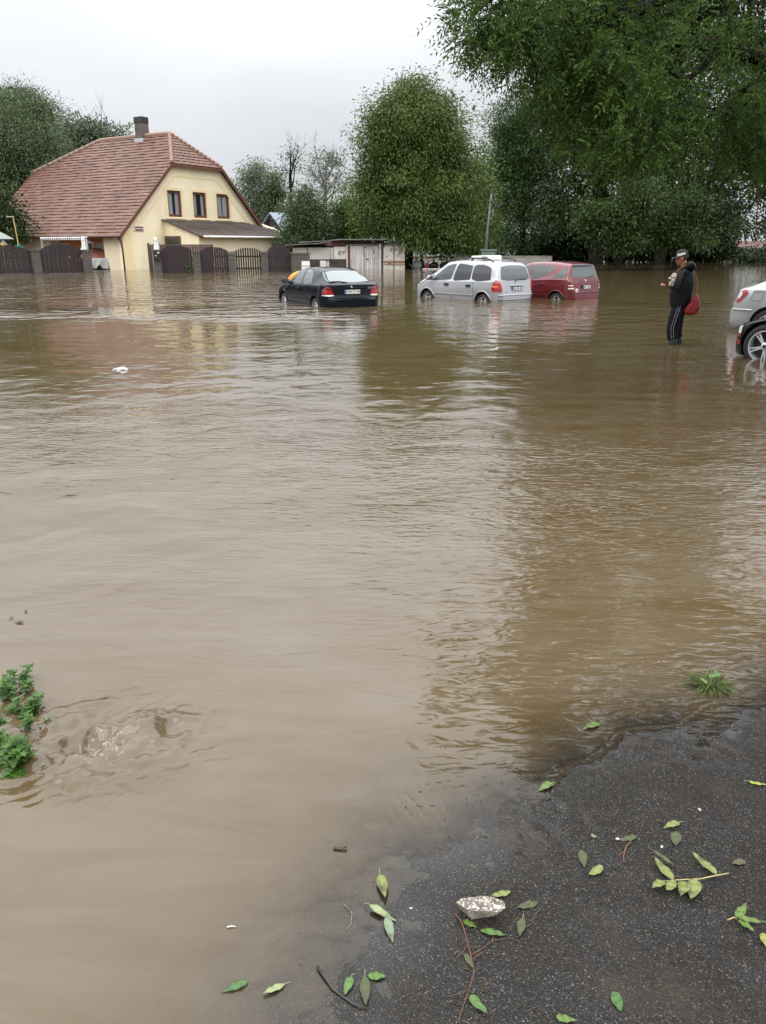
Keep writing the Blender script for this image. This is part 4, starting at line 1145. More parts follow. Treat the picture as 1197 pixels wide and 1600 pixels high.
# right run, in front of the porch
A2, B2 = ground(237, 427)[:2], ground(455, 424.6)[:2]
f2 = thing('board_fence', 'dark board fence with four arched panels between block pillars, in front of the gable', 'fence')
pm2, pz2 = pillar(f2, A2, B2, 238, 249.5, 391)
panel(f2, A2, B2, 250.5, 299, 394, 384, 13)
pillar(f2, A2, B2, 299.5, 311, 393)
panel(f2, A2, B2, 311.5, 355, 394.5, 386, 12)
pillar(f2, A2, B2, 355.5, 366, 394)
panel(f2, A2, B2, 366.5, 407, 394.5, 387, 11, gap=0.05)
pillar(f2, A2, B2, 407.5, 417, 394)
panel(f2, A2, B2, 417.5, 453, 395, 383, 10)
wl = thing('block_wall', 'short grey block wall at the right end of the board fence', 'wall')
mid, zz = pillar(wl, A2, B2, 453.5, 481, 395.5, True)
statuette('statuette', 'white plaster statuette on the pillar at the left end of the gable fence', pm2 + np.array([0.02, 0]), pz2 + 0.04, 0.74, R(100))
# letter box on that pillar
lb = thing('letter_box', 'dark letter box hung on the pillar below the right-hand statuette', 'letter box', (pm2[0] + 0.12, pm2[1] - 0.36, 0))
mb = MB(); z = hgt(pm2, 405); mb.prism([(-0.2, z), (0.2, z), (0.2, z + 0.42), (0.14, z + 0.52), (-0.14, z + 0.52), (-0.2, z + 0.42)], -0.12, 0.10, lambda a, b, d: (a, d, b)); mb.build('box', BLACKM, lb)
mb = MB(); mb.box(0.06, 0.18, -0.135, -0.122, z + 0.36, z + 0.44); mb.build('name_plate', WHITE, lb); mb = MB(); mb.box(-0.12, 0.02, -0.135, -0.122, z + 0.20, z + 0.23); mb.build('slot', WHITE, lb)
# straight board fence behind that run
A3 = A2 + np.array([-0.1, 1.6]); B3 = B2 + np.array([-0.1, 1.6])
f3 = thing('plank_screen', 'low straight reddish brown plank screen behind the arched fence panels', 'fence')
a = line_pt(A3, B3, 233); b = line_pt(A3, B3, 333); z = hgt((a + b) / 2, 383.5)
RB = mat('reddish_planks', (0.085, 0.040, 0.036), 0.7, 0.25, 4, stretch=(3, 3, 0.5))
mb = MB(); L_ = np.linalg.norm(b - a); n = 26; ang = math.atan2((b - a)[1], (b - a)[0]); M = Matrix.Translation((a[0], a[1], 0)) @ Matrix.Rotation(ang, 4, 'Z')
for i in range(n): mb.box(L_ * i / n + 0.008, L_ * (i + 1) / n - 0.008, -0.015, 0.015, -0.4, z - 0.05, 0, M)
mb.build('boards', RB, f3)
mb = MB(); mb.box(-0.05, L_, -0.06, 0.06, z - 0.04, z + 0.06, 0, M); mb.box(-0.12, 0.02, -0.07, 0.07, -0.5, z + 0.15, 0, M); mb.build('rail', DARKBR, f3)

# ------------------------------------------------------------------ yard things by the house
RUST = mat('rusty_sheet', (0.20, 0.072, 0.035), 0.75, 0.35, 2.5, dirt=(0.09, 0.04, 0.03), dirt_amt=0.6, stretch=(1, 6, 1))
TARP = mat('grey_tarpaulin', (0.33, 0.33, 0.31), 0.6, 0.2, 3, dirt=(0.15, 0.14, 0.12))
c = ground(164, 421); pl_ = thing('covered_pile', 'pile under a grey tarpaulin with a rusty corrugated sheet on top, beside the house corner', 'pile', (c[0] - 0.4, c[1], 0), R(8))
mb = MB(); n = 40; vs = []; fs = []
for i in range(n + 1):
    x = -1.2 + 2.5 * i / n; dz = 0.035 * math.sin(i * 1.9)
    vs += [(x + 0.55, -0.6, 0.80 + dz - 0.10 * i / n), (x - 0.25, 0.9, 1.55 + dz - 0.1 * i / n), (x + 0.55, -0.6, 0.785 + dz - 0.10 * i / n), (x - 0.25, 0.9, 1.535 + dz - 0.1 * i / n)]
for i in range(n):
    a = i * 4; b_ = a + 4
    fs += [(a, b_, b_ + 1, a + 1), (a + 2, a + 3, b_ + 3, b_ + 2), (a, a + 2, b_ + 2, b_)]
mb.add(vs, fs); mb.build('rusty_sheet', RUST, pl_)
mb = MB(); vs = []; fs = []; nx_2, ny_2 = 48, 8
for i in range(nx_2 + 1):
    f = i / nx_2; x = -1.25 + 3.1 * f
    bot = 0.05 + 0.30 * max(0, math.sin(f * 17)) ** 2 * (1 if f > 0.3 else 0.5) + (0.45 if 0.04 < f < 0.18 else 0)
    for j in range(ny_2 + 1):
        g2 = j / ny_2; z = 0.80 - (0.80 - bot) * g2
        vs.append((x + 0.03 * math.sin(f * 40 + g2 * 3), -0.68 - 0.16 * g2 + 0.07 * math.sin(f * 34 + 2 * g2) * g2, z - 0.12 * max(0, f - 0.6)))
for i in range(nx_2):
    for j in range(ny_2):
        a = i * (ny_2 + 1) + j; fs.append((a, a + ny_2 + 1, a + ny_2 + 2, a + 1))
mb.add(vs, fs); o = mb.build('tarpaulin', TARP, pl_, True); md = o.modifiers.new('s', 'SOLIDIFY'); md.thickness = 0.02
mb = MB(); mb.box(-1.0, 1.5, -0.5, 0.8, -0.4, 0.62); mb.build('stack', BLACKM, pl_)
# left edge bits
p = at(12, 370, 57); pa = thing('parasol', 'small grey garden parasol behind the fence at the left edge', 'parasol', (p[0] - 0.9, 57, 0))
zt = at(0, 361, 57)[2]
mb = MB(); mb.lathe([(0.001, zt + 0.12), (0.5, zt - 0.1), (1.25, zt - 0.52), (1.22, zt - 0.56), (0.5, zt - 0.15), (0.001, zt + 0.05)], 10); mb.build('canopy', mat('grey_green_canvas', (0.22, 0.25, 0.23), 0.8), pa)
mb = MB(); mb.tube([(0, 0, -0.4), (0, 0, zt)], 0.03, 6); mb.build('pole', BLACKM, pa)
p = at(5, 381, 52); bf = thing('bird_house', 'small yellow bird house on a post above the left edge fence', 'bird house', (p[0], 52, 0))
z = p[2]; YEL = mat('yellow_paint', (0.62, 0.47, 0.12), 0.6)
mb = MB(); mb.prism([(-0.16, z - 0.22), (0.16, z - 0.22), (0.16, z), (0, z + 0.18), (-0.16, z)], -0.13, 0.13, lambda a, b, d: (a, d, b)); mb.box(-0.28, 0.28, -0.2, 0.2, z - 0.27, z - 0.23); mb.build('box', YEL, bf)
mb = MB(); mb.bar((-0.22, 0, z - 0.06), (0.02, 0, z + 0.22), 0.34, 0.02); mb.bar((0.22, 0, z - 0.06), (-0.02, 0, z + 0.22), 0.34, 0.02); mb.build('roof', mat('purple_grey_paint', (0.12, 0.09, 0.14), 0.6), bf)
mb = MB(); mb.tube([(0, 0, -0.4), (0, 0, z - 0.25)], 0.025, 6); mb.build('post', WHITE, bf)
p = at(21, 345, 60); lp = thing('pole_lamp', 'thin yellow pole with a short bent arm rising left of the tiled roof', 'pole', (p[0], 60, 0))
z = at(20, 339, 60)[2]; 
mb = MB(); mb.tube([(0.2, 0, -0.4), (0.05, 0, z - 0.6), (0, 0, z)], 0.05, 8); mb.build('pole', mat('ochre_pole', (0.42, 0.31, 0.13), 0.7), lp)
mb = MB(); mb.box(-0.45, 0.06, -0.08, 0.08, z - 0.01, z + 0.05); mb.build('arm', mat('pale_arm', (0.5, 0.47, 0.38), 0.7), lp)
p = at(38, 390, 51); gc = thing('green_tub', 'turquoise green plastic tub lying on top of the left fence', 'tub', (p[0], 50.2, p[2]), 0.3)
GRN = mat('turquoise_plastic', (0.03, 0.33, 0.22), 0.4)
mb = MB(); M = Matrix.Rotation(R(62), 4, 'Y') @ Matrix.Rotation(0.4, 4, 'X'); mb.lathe([(0.14, -0.18), (0.24, 0.15), (0.26, 0.16), (0.25, 0.19), (0.22, 0.16), (0.12, -0.15)], 16, M); mb.build('bowl', GRN, gc, True)
mb = MB(); mb.tube([M @ Vector((0.25 * math.cos(t_), 0.25 * math.sin(t_), 0.17)) for t_ in np.linspace(0, 2 * math.pi, 20)], 0.022, 6); mb.build('rim', GRN, gc, True)
p = at(477, 413, 50); ws = thing('white_board', 'white sheet of board leaning at the right end of the block wall', 'board', (p[0], 50.3, -0.3))
z1 = at(477, 408, 50.3)[2] + 0.3; z0 = 0.0
mb = MB(); mb.prism([(-0.27, z0), (0.27, z0), (0.25, z1), (-0.25, z1)], -0.03, 0.0, lambda a, b, d: (a, d + b * 0.05, b)); mb.build('sheet', WHITE, ws)
mb = MB(); mb.box(-0.27, 0.27, 0.0, 0.06, z1 * 0.3, z1 * 0.36); mb.build('batten', PLANK, ws); mb = MB(); mb.box(-0.27, 0.27, 0.0, 0.06, z1 * 0.7, z1 * 0.76); mb.build('batten', PLANK, ws)
# far little shed with the blue metal roof
Y = 78; kx = Y / 1270
sh_ = thing('far_shed', 'distant dark timber shed with a pale blue metal gable roof, behind the house', 'shed', (at(428, 400, Y)[0], Y, -0.3), R(-35))
zt = at(428, 334, Y)[2] + 0.3; ze = at(415, 356, Y)[2] + 0.3
mb = MB(); mb.prism([(-1.25, 0), (1.25, 0), (1.25, ze), (0, zt - 0.1), (-1.25, ze)], 0, 4.5, lambda a, b, d: (a, d, b)); mb.build('wall', mat('dark_timber', (0.05, 0.048, 0.045), 0.8, 0.3, 5, stretch=(4, 4, 0.5)), sh_)
mb = MB()
for s in (-1, 1): mb.prism([(0, zt), (s * 1.6, ze - 0.35), (s * 1.6, ze - 0.25), (0, zt + 0.12)], -0.35, 4.8, lambda a, b, d: (a, d, b))
mb.build('roof', mat('blue_grey_metal', (0.24, 0.29, 0.34), 0.45, 0.1, 3), sh_)
mb = MB(); mb.box(-0.35, 0.35, -0.03, 0.02, ze - 0.6, ze + 0.1); mb.build('window', mat('pale_pane', (0.3, 0.33, 0.34), 0.3), sh_)
# ------------------------------------------------------------------ cars
RUBBER = mat('tyre_rubber', (0.016, 0.016, 0.016), 0.75, 0.2, 10)
ALLOY = mat('alloy_wheel', (0.62, 0.62, 0.63), 0.32, 0.08, 8, metal=0.55)
TRIMB = mat('black_plastic', (0.014, 0.014, 0.015), 0.5, 0.15, 8)
CGLASS_D = glassmat('tinted_car_glass', (0.012, 0.013, 0.018))
CGLASS_L = glassmat('car_glass', (0.050, 0.062, 0.060), 0.06, 0.25)
CGLASS_R = glassmat('sky_toned_rear_glass', (0.12, 0.15, 0.15), 0.10, 0.2)  # pale base colour: the sky's reflection is painted into the glass
CGLASS_V = glassmat('rear_glass_grey', (0.060, 0.076, 0.076), 0.08, 0.25)
LAMP_R = mat('red_lamp', (0.30, 0.010, 0.014), 0.12, 0.2, 20, spec=0.7, coat=0.5)
LAMP_DR = mat('dark_red_lamp', (0.15, 0.008, 0.012), 0.15, 0.2, 20, coat=0.5)
LAMP_O = mat('orange_lamp', (0.65, 0.16, 0.03), 0.15, 0.1, 20, coat=0.5)
LAMP_W = mat('clear_lamp', (0.72, 0.70, 0.68), 0.12, 0.15, 30, coat=0.5)
PLATEW = mat('plate_white', (0.78, 0.78, 0.76), 0.35, 0.03)
PLATEB = mat('plate_blue', (0.02, 0.06, 0.30), 0.4, 0.05)
INK = mat('plate_ink', (0.012, 0.012, 0.014), 0.5, 0.05)
CHROME = mat('chrome', (0.7, 0.7, 0.71), 0.18, 0.05, 5, metal=0.9)
SEAM = mat('panel_gap', (0.01, 0.01, 0.011), 0.7, 0.1)
def paint(name, col, metal=0.0, rough=0.28, dirt=(0.20, 0.155, 0.10), amt=0.25):
    return mat(name, col, rough, 0.05, 1.2, spec=0.5, metal=metal, coat=0.6, dirt=dirt, dirt_amt=amt, dscale=1.1)
class Body:
    """a car body as a loft of cross-sections: x runs forward from the rear bumper, y to the car's left, z up from the road"""
    def __init__(s, L, W, top, bottom, belt, wtop, sill=0.93, round_r=0.30, round_f=0.45, pr=2.6, pf=2.4, mid=0.55, wbelt=0.97):
        s.L, s.W = L, W; s.round_r, s.round_f, s.pr, s.pf = round_r, round_f, pr, pf
        n = 600; s.xs = np.linspace(0, L, n)
        def smooth(a, k):
            if k < 2: return a
            kern = np.hanning(k + 2)[1:-1]; kern /= kern.sum()
            return np.convolve(np.pad(a, k, 'edge'), kern, 'same')[k:-k]
        g = lambda pts, k=13: smooth(np.interp(s.xs, [p[0] for p in pts], [p[1] for p in pts]), k)
        s.top = g(top, 11); s.bot = g(bottom, 15); s.belt = np.minimum(g(belt, 25), s.top - 0.02); s.wt = g(wtop, 41)
        s.sill, s.mid, s.wb = sill, mid, wbelt
    def plan(s, x):
        f = np.ones_like(x)
        r = np.clip(1 - x / s.round_r, 0, 1); f = f * (1 - 0.30 * r ** s.pr)
        r = np.clip(1 - (s.L - x) / s.round_f, 0, 1); f = f * (1 - 0.38 * r ** s.pf)
        return s.W / 2 * f
    def section(s, x, m=22):
        """half section: arrays (w, z) from the bottom centre line up to the roof centre line"""
        i = lambda a: float(np.interp(x, s.xs, a))
        zb, zt, ze, wt = i(s.bot), i(s.top), i(s.belt), i(s.wt)
        hw = float(s.plan(np.array(x)))
        zm = zb + (ze - zb) * s.mid
        wtop = hw * wt
        ctl = [(0, zb), (hw * s.sill * 0.96, zb), (hw * (s.sill + 0.015), zb + (ze - zb) * 0.08), (hw * (0.5 + s.sill * 0.5) * 1.0, zb + (ze - zb) * 0.28), (hw, zm), (hw * 0.992, zm + (ze - zm) * 0.55), (hw * s.wb, ze)]
        hgt_ = zt - ze
        if hgt_ > 0.10:
            r = min(0.10, hgt_ * 0.35)
            wr = hw * s.wb + (wtop - hw * s.wb) * (1 - r / hgt_ * 0.6)
            ctl += [(hw * s.wb - 0.012, ze + 0.012), (hw * s.wb + (wr - hw * s.wb) * 0.5 + 0.012, ze + (hgt_ - r) * 0.5), (wr, zt - r), (wtop * 0.93, zt - r * 0.38), (wtop * 0.80, zt - r * 0.12), (wtop * 0.4, zt - 0.002), (0, zt)]
        else:
            ctl += [(hw * s.wb * 0.975, ze + hgt_ * 0.4), (hw * s.wb * 0.93, ze + hgt_ * 0.65), (hw * 0.80, ze + hgt_ * 0.82), (hw * 0.6, ze + hgt_ * 0.9), (hw * 0.4, ze + hgt_ * 0.96), (hw * 0.2, zt - 0.001), (0, zt)]
        return np.array(ctl)
    def hw(s, x, z):
        c = s.section(x)[1:]
        return float(np.interp(z, c[:, 1], c[:, 0], left=0, right=0)) if z <= c[-1, 1] else -1.0
    def xrear(s, y, z):
        lo = None
        prev = 0.0
        for x in np.linspace(0.0, s.L * 0.55, 240):
            if s.hw(x, z) >= abs(y): 
                a, b = prev, x
                for _ in range(12):
                    m_ = (a + b) / 2
                    if s.hw(m_, z) >= abs(y): b = m_
                    else: a = m_
                return b
            prev = x
        return 0.0
    def xfront(s, y, z):
        prev = s.L
        for x in np.linspace(s.L, s.L * 0.45, 240):
            if s.hw(x, z) >= abs(y):
                a, b = prev, x
                for _ in range(12):
                    m_ = (a + b) / 2
                    if s.hw(m_, z) >= abs(y): b = m_
                    else: a = m_
                return b
            prev = x
        return s.L
    def mesh(s, name, ns=110):
        u = np.linspace(0, 1, ns); X = s.L * (0.5 - 0.5 * np.cos(math.pi * u)); X = 0.55 * X + 0.45 * s.L * u
        V = []; rows = []
        for x in X:
            c = s.section(float(x)); k = len(c)
            ring = [(x, w_, z) for w_, z in c] + [(x, -w_, z) for w_, z in c[-2:0:-1]]
            rows.append(len(V)); V += ring
        m_ = len(V) // ns
        F = []
        for i in range(ns - 1):
            for j in range(m_):
                F.append((i * m_ + j, i * m_ + (j + 1) % m_, (i + 1) * m_ + (j + 1) % m_, (i + 1) * m_ + j))
        F.append(tuple(range(m_ - 1, -1, -1))); F.append(tuple(range((ns - 1) * m_, ns * m_)))
        me = bpy.data.meshes.new(name); me.from_pydata(V, [], F)
        bm = bmesh.new(); bm.from_mesh(me); bmesh.ops.recalc_face_normals(bm, faces=bm.faces); bm.to_mesh(me); bm.free()
        return me
def chaikin(p, k=2, keep=0.10):
    p = [np.array(q, float) for q in p]
    for _ in range(k):
        o = []
        for i in range(len(p)):
            a, b = p[i], p[(i + 1) % len(p)]
            o += [a + (b - a) * keep, b + (a - b) * keep]
        p = o; keep = 0.25
    return p
def spans(poly, nz):
    P = np.array(poly); z0, z1 = P[:, 1].min(), P[:, 1].max()
    rows = []
    for k in range(nz + 1):
        z = z0 + (z1 - z0) * (0.002 + 0.996 * k / nz)
        xs = []
        for i in range(len(P)):
            a, b = P[i], P[(i + 1) % len(P)]
            if (a[1] - z) * (b[1] - z) < 0: xs.append(a[0] + (b[0] - a[0]) * (z - a[1]) / (b[1] - a[1]))
        if len(xs) >= 2: rows.append((z, min(xs), max(xs)))
    return rows
def patch(B, name, poly, face, mats, parent, off=0.006, nz=8, nx=8, rnd=2, thick=0.012):
    """a pane or lamp lying on the body: poly is (x, z) for face 'L'/'R', (y, z) for 'back'/'front'"""
    if rnd: poly = chaikin(poly, rnd)
    rows = spans(poly, nz); V = []; F = []
    for (z, a, b) in rows:
        for j in range(nx + 1):
            h_ = a + (b - a) * j / nx
            if face in 'LR':
                sg = 1 if face == 'L' else -1
                V.append((h_, sg * (max(0.02, B.hw(h_, z)) + off), z))
            elif face == 'back': V.append((B.xrear(h_, z) - off, h_, z))
            else: V.append((B.xfront(h_, z) + off, h_, z))
    n = len(rows); w_ = nx + 1
    for i in range(n - 1):
        for j in range(nx): F.append((i * w_ + j, i * w_ + j + 1, (i + 1) * w_ + j + 1, (i + 1) * w_ + j))
    mb = MB(); mb.add(V, F)
    # give the patch a rim that goes back into the body
    inn = []
    for (x, y, z) in V:
        if face in 'LR': inn.append((x, y - (thick + off) * (1 if face == 'L' else -1), z))
        else: inn.append((x + (thick + off) * (1 if face == 'back' else -1), y, z))
    b0 = len(V); mb.add(inn, [])
    ring = [j for j in range(w_)] + [i * w_ + nx for i in range(1, n)] + [(n - 1) * w_ + j for j in range(nx - 1, -1, -1)] + [i * w_ for i in range(n - 2, 0, -1)]
    for i in range(len(ring)):
        a, b = ring[i], ring[(i + 1) % len(ring)]
        mb.f.append([a, b, b0 + b, b0 + a]); mb.m.append(0)
    o = mb.build(name, mats, parent)
    return smooth_angle(o, 50)
def strip(B, pts, face, w_, off):
    """thin raised line on the body along pts"""
    out = []
    for a, z in pts:
        if face in 'LR': out.append((a, (1 if face == 'L' else -1) * (B.hw(a, z) + off), z))
        else: out.append((B.xrear(a, z) - off, a, z))
    mb = MB(); mb.tube(out, w_, 5); return mb
def wheel(parent, x, y, side, r, wdt=0.20, style='five', rimr=None):
    rimr = rimr or r * 0.66
    M = Matrix.Translation((x, y, r)) @ Matrix.Rotation(-R(90) * side, 4, 'X')      # local Z points outwards
    wo_ = MB(); h_ = wdt / 2
    wo_.lathe([(rimr * 0.98, -h_), (r * 0.95, -h_), (r * 0.99, -h_ * 0.7), (r, 0), (r * 0.99, h_ * 0.7), (r * 0.95, h_), (rimr * 1.12, h_ * 1.02), (rimr * 1.0, h_ * 0.92), (rimr * 0.98, -h_)], 40, M)
    ty = wo_.build('wheel', RUBBER, parent, True)
    rb = MB()
    rb.lathe([(rimr * 1.0, -h_ * 0.9), (rimr * 1.02, h_ * 0.92), (rimr * 1.0, h_ * 1.03), (rimr * 0.95, h_ * 1.03), (rimr * 0.90, h_ * 0.75), (rimr * 0.87, -h_ * 0.2)], 40, M)
    zc = h_ * 0.80
    rb.lathe([(rimr * 0.27, zc - 0.05), (rimr * 0.26, zc), (rimr * 0.16, zc + 0.012), (1e-6, zc + 0.014)], 20, M)
    def spoke(a, w0, w1):
        c, s_ = math.cos(a), math.sin(a)
        Ms = M @ Matrix.Rotation(a, 4, 'Z')
        r0, r1 = rimr * 0.2, rimr * 0.93
        vs = [(r0, -w0, zc), (r0, w0, zc), (r1, w1, zc - 0.005), (r1, -w1, zc - 0.005), (r0, -w0, zc - 0.04), (r0, w0, zc - 0.04), (r1, w1, zc - 0.05), (r1, -w1, zc - 0.05)]
        rb.add([tuple(Ms @ Vector(p)) for p in vs], [(0, 1, 2, 3), (4, 7, 6, 5), (0, 4, 5, 1), (1, 5, 6, 2), (2, 6, 7, 3), (3, 7, 4, 0)])
    if style == 'double':
        for k in range(5):
            a = 2 * math.pi * k / 5 + R(90 + 72 * 0.0)
            for s_ in (-1, 1): spoke(a + s_ * 0.115, rimr * 0.052, rimr * 0.045)
    elif style == 'five':
        for k in range(5): spoke(2 * math.pi * k / 5 + 0.3, rimr * 0.17, rimr * 0.13)
    else:
        for k in range(7): spoke(2 * math.pi * k / 7 + 0.2, rimr * 0.12, rimr * 0.10)
    rb.build('rim', ALLOY, ty)
    db = MB(); db.lathe([(rimr * 0.9, -0.03), (rimr * 0.89, -0.01), (1e-6, -0.01)], 24, M); 
    for k in range(5):
        a = 2 * math.pi * (k + 0.5) / 5 + R(90)
        db.lathe([(0.016, zc - 0.02), (0.016, zc + 0.010), (1e-6, zc + 0.010)], 8, M @ Matrix.Translation((rimr * 0.34 * math.cos(a), rimr * 0.34 * math.sin(a), 0)))
    db.lathe([(0.030, zc), (0.030, zc + 0.018), (1e-6, zc + 0.018)], 14, M)
    db.build('hub', TRIMB, ty)
    return ty
def plate(B, parent, txt, zc, face='back', w_=0.52, h_=0.115, y0=0.0, blue=True, tilt=None):
    xa = min(B.xrear(y0 + q_, zc + r_) for q_ in (-w_ / 2, 0, w_ / 2) for r_ in (-h_ / 2, h_ / 2)) - 0.012
    mb = MB(); mb.box(xa - 0.008, xa + 0.06, y0 - w_ / 2, y0 + w_ / 2, zc - h_ / 2, zc + h_ / 2)
    p_ = mb.build('registration_plate', PLATEW, parent)
    fm = MB()
    for (a0, a1, b0, b1) in ((-w_ / 2 - 0.012, w_ / 2 + 0.012, h_ / 2, h_ / 2 + 0.012), (-w_ / 2 - 0.012, w_ / 2 + 0.012, -h_ / 2 - 0.012, -h_ / 2), (-w_ / 2 - 0.012, -w_ / 2, -h_ / 2, h_ / 2), (w_ / 2, w_ / 2 + 0.012, -h_ / 2, h_ / 2)):
        fm.box(xa - 0.012, xa + 0.05, y0 + a0, y0 + a1, zc + b0, zc + b1)
    fm.build('plate_frame', TRIMB, p_)
    if blue:
        bb = MB(); bb.box(xa - 0.0105, xa, y0 + w_ / 2 - 0.048, y0 + w_ / 2 - 0.004, zc - h_ / 2 + 0.004, zc + h_ / 2 - 0.004); bb.build('blue_band', PLATEB, p_)
    me = text_mesh(txt, h_ * 0.92, 0.002)
    # text lies in XY: turn it to face backwards (-x), reading left to right for someone behind the car
    M = Matrix.Translation((xa - 0.0115, y0 - (0.022 if blue else 0), zc)) @ Matrix(((0, 0, -1, 0), (-1, 0, 0, 0), (0, 1, 0, 0), (0, 0, 0, 1)))
    co = [v.co.x for v in me.vertices]; wd = max(co) - min(co)
    M = M @ Matrix.Diagonal((min(1.15, (w_ - (0.07 if blue else 0.03)) / wd), 1, 1, 1))
    me.transform(M); me.update()
    link('lettering', me, INK, p_)
    return p_
def rear_text(B, parent, txt, yc, zc, size, mt, name='badge'):
    me = text_mesh(txt, size, 0.002)
    xa = B.xrear(yc, zc) - 0.010
    me.transform(Matrix.Translation((xa, yc, zc)) @ Matrix(((0, 0, -1, 0), (-1, 0, 0, 0), (0, 1, 0, 0), (0, 0, 0, 1))))
    return link(name, me, mt, parent)
def mirror(B, parent, x, z, side, bm, L_=0.15):
    y = side * (B.hw(x, z) - 0.01)
    mb = MB(); mb.ball((x, y + side * 0.14, z + 0.03), (0.075, 0.115, 0.078), 14, 10); mb.bar((x, y - side * 0.02, z - 0.03), (x, y + side * 0.08, z), 0.05, 0.04)
    o = mb.build('mirror', bm, parent, True)
    g_ = MB(); M = Matrix.Translation((x - 0.070, y + side * 0.145, z + 0.03)) @ Matrix.Rotation(R(-90), 4, 'Y'); g_.lathe([(0.085, -0.01), (0.085, 0.004), (1e-6, 0.006)], 16, M, sx=0.72); g_.build('mirror_glass', CGLASS_L, o)
    return o
def make_car(name, label, cat, B, bodymat, loc, ang, r, wx, arch=0.055, wheel_style='five', track=None, rimr=None, group=None, wdt=0.20):
    root = thing(name, label, cat, loc, ang, group)
    me = B.mesh('body')
    o = link('body', me, [bodymat, TRIMB], root)
    cm = MB()
    for x in wx:
        for s_ in (-1, 1):
            y0 = B.W / 2 - 0.30
            M = Matrix.Translation((x, s_ * y0, r + 0.012)) @ Matrix.Rotation(-R(90) * s_, 4, 'X')
            cm.lathe([(r + arch, 0.0), (r + arch, 0.6)], 40, M, mi=0)
    mc = cm.mesh('c')
    mc.materials.append(TRIMB)
    cut(o, mc)
    # the arch linings take the second material
    for p in o.data.polygons:
        c = p.center
        for x in wx:
            dd = math.hypot(c.x - x, c.z - r - 0.012)
            if dd < r + arch - 0.004 or (abs(dd - r - arch) < 0.02 and abs(p.normal.y) < 0.25): p.material_index = min(1, len(o.data.materials) - 1)
    if len(o.data.materials) < 2: o.data.materials.append(TRIMB)
    smooth_angle(o, 32)
    ty = (track or B.W * 0.5 - 0.13)
    for x in wx:
        for s_ in (-1, 1): wheel(root, x, s_ * ty, s_, r, wdt, wheel_style, rimr)
    return root, o
def heading(a): return a      # car's forward (+x) turned a radians from world +X

WZ = -0.40
# --- black compact hatchback, rear towards the camera
BK = Body(4.26, 1.75,
    top=[(0, .60), (.03, .63), (.10, .66), (.13, .80), (.15, .95), (.19, .99), (.26, 1.00), (.95, 1.335), (1.25, 1.385), (1.9, 1.41), (2.35, 1.385), (2.55, 1.34), (3.15, .99), (3.3, .95), (3.85, .84), (4.15, .72), (4.24, .60), (4.26, .52)],
    bottom=[(0, .32), (.25, .24), (.6, .20), (3.7, .20), (4.1, .22), (4.26, .26)],
    belt=[(0, .58), (.12, .9), (.2, .96), (1.0, .95), (2.5, .91), (3.2, .89), (4.26, .6)],
    wtop=[(0, .9), (.3, .80), (.9, .68), (2.3, .68), (2.7, .76), (3.2, .9), (4.26, .9)], round_r=.42, pr=2.2)
BLK = mat('black_paint', (0.004, 0.006, 0.010), 0.12, 0.05, 1.2, spec=0.15)
p = ground(553, 480)
ang = R(90 + 25)
fw = np.array([math.cos(ang), math.sin(ang)])
car, bod = make_car('hatchback_car', 'black two door hatchback with a rear window coloured pale for the reflected sky, rear towards the viewer', 'car', BK, BLK, (p[0], p[1], WZ - .02), ang, 0.31, (0.74, 3.46), wheel_style='seven')
car.scale = (1.075, 1.075, 1.06)
patch(BK, 'rear_window', [(-.63, 1.035), (.63, 1.035), (.53, 1.325), (-.53, 1.325)], 'back', CGLASS_R, car, 0.005, 12, 14)
for s_ in 'LR':
    patch(BK, 'side_window', [(1.02, .965), (1.72, .955), (1.93, 1.345), (1.50, 1.335), (1.22, 1.20)], s_, CGLASS_L, car, 0.006, 10, 8)
    patch(BK, 'side_window', [(1.80, .955), (3.02, .955), (2.60, 1.27), (2.42, 1.335), (2.03, 1.35)], s_, CGLASS_L, car, 0.006, 10, 10, 1)
patch(BK, 'windscreen', [(-.66, .99), (.66, .99), (.55, 1.33), (-.55, 1.33)], 'front', CGLASS_L, car, 0.005, 8, 8)
for s_ in (-1, 1):
    l_ = patch(BK, 'tail_light', [(s_ * .50, .685), (s_ * .83, .685), (s_ * .82, .86), (s_ * .70, .945), (s_ * .60, .93)], 'back', LAMP_DR, car, 0.012, 8, 8)
    patch(BK, 'brake_lamp', [(s_ * .55, .73), (s_ * .81, .73), (s_ * .80, .85), (s_ * .62, .85)], 'back', LAMP_R, l_, 0.017, 5, 6)
    patch(BK, 'reverse_lamp', [(s_ * .53, .69), (s_ * .83, .69), (s_ * .83, .728), (s_ * .53, .728)], 'back', LAMP_W, l_, 0.017, 3, 6)
    patch(BK, 'headlight', [(s_ * .42, .64), (s_ * .74, .64), (s_ * .74, .74), (s_ * .42, .74)], 'front', LAMP_W, car, 0.01, 4, 4)
    mirror(BK, car, 2.98, .97, s_, BLK)
    fc = 'L' if s_ == 1 else 'R'
    strip(BK, [(1.06, .30), (1.06, .60), (1.42, .80), (1.75, .94)], fc, 0.005, 0.0).build('door_seam', SEAM, car); strip(BK, [(3.05, .28), (3.02, .6), (3.06, .94)], fc, 0.005, 0.0).build('door_seam', SEAM, car)
    strip(BK, [(x, .48) for x in np.linspace(1.15, 3.0, 14)], fc, 0.014, 0.004).build('side_moulding', mat('dark_moulding', (0.03, 0.032, 0.036), 0.35), car)
    m_ = MB(); y = s_ * (BK.hw(1.95, .84) + 0.02); m_.box(1.86, 2.06, y - 0.018, y + 0.018, .825, .865); bevel(m_.build('door_handle', BLK, car), 0.01)
    m_ = MB(); m_.ball((3.30, s_ * (BK.hw(3.3, .72)), .72), (0.03, 0.01, 0.016), 8, 6); m_.build('indicator', LAMP_W, car)
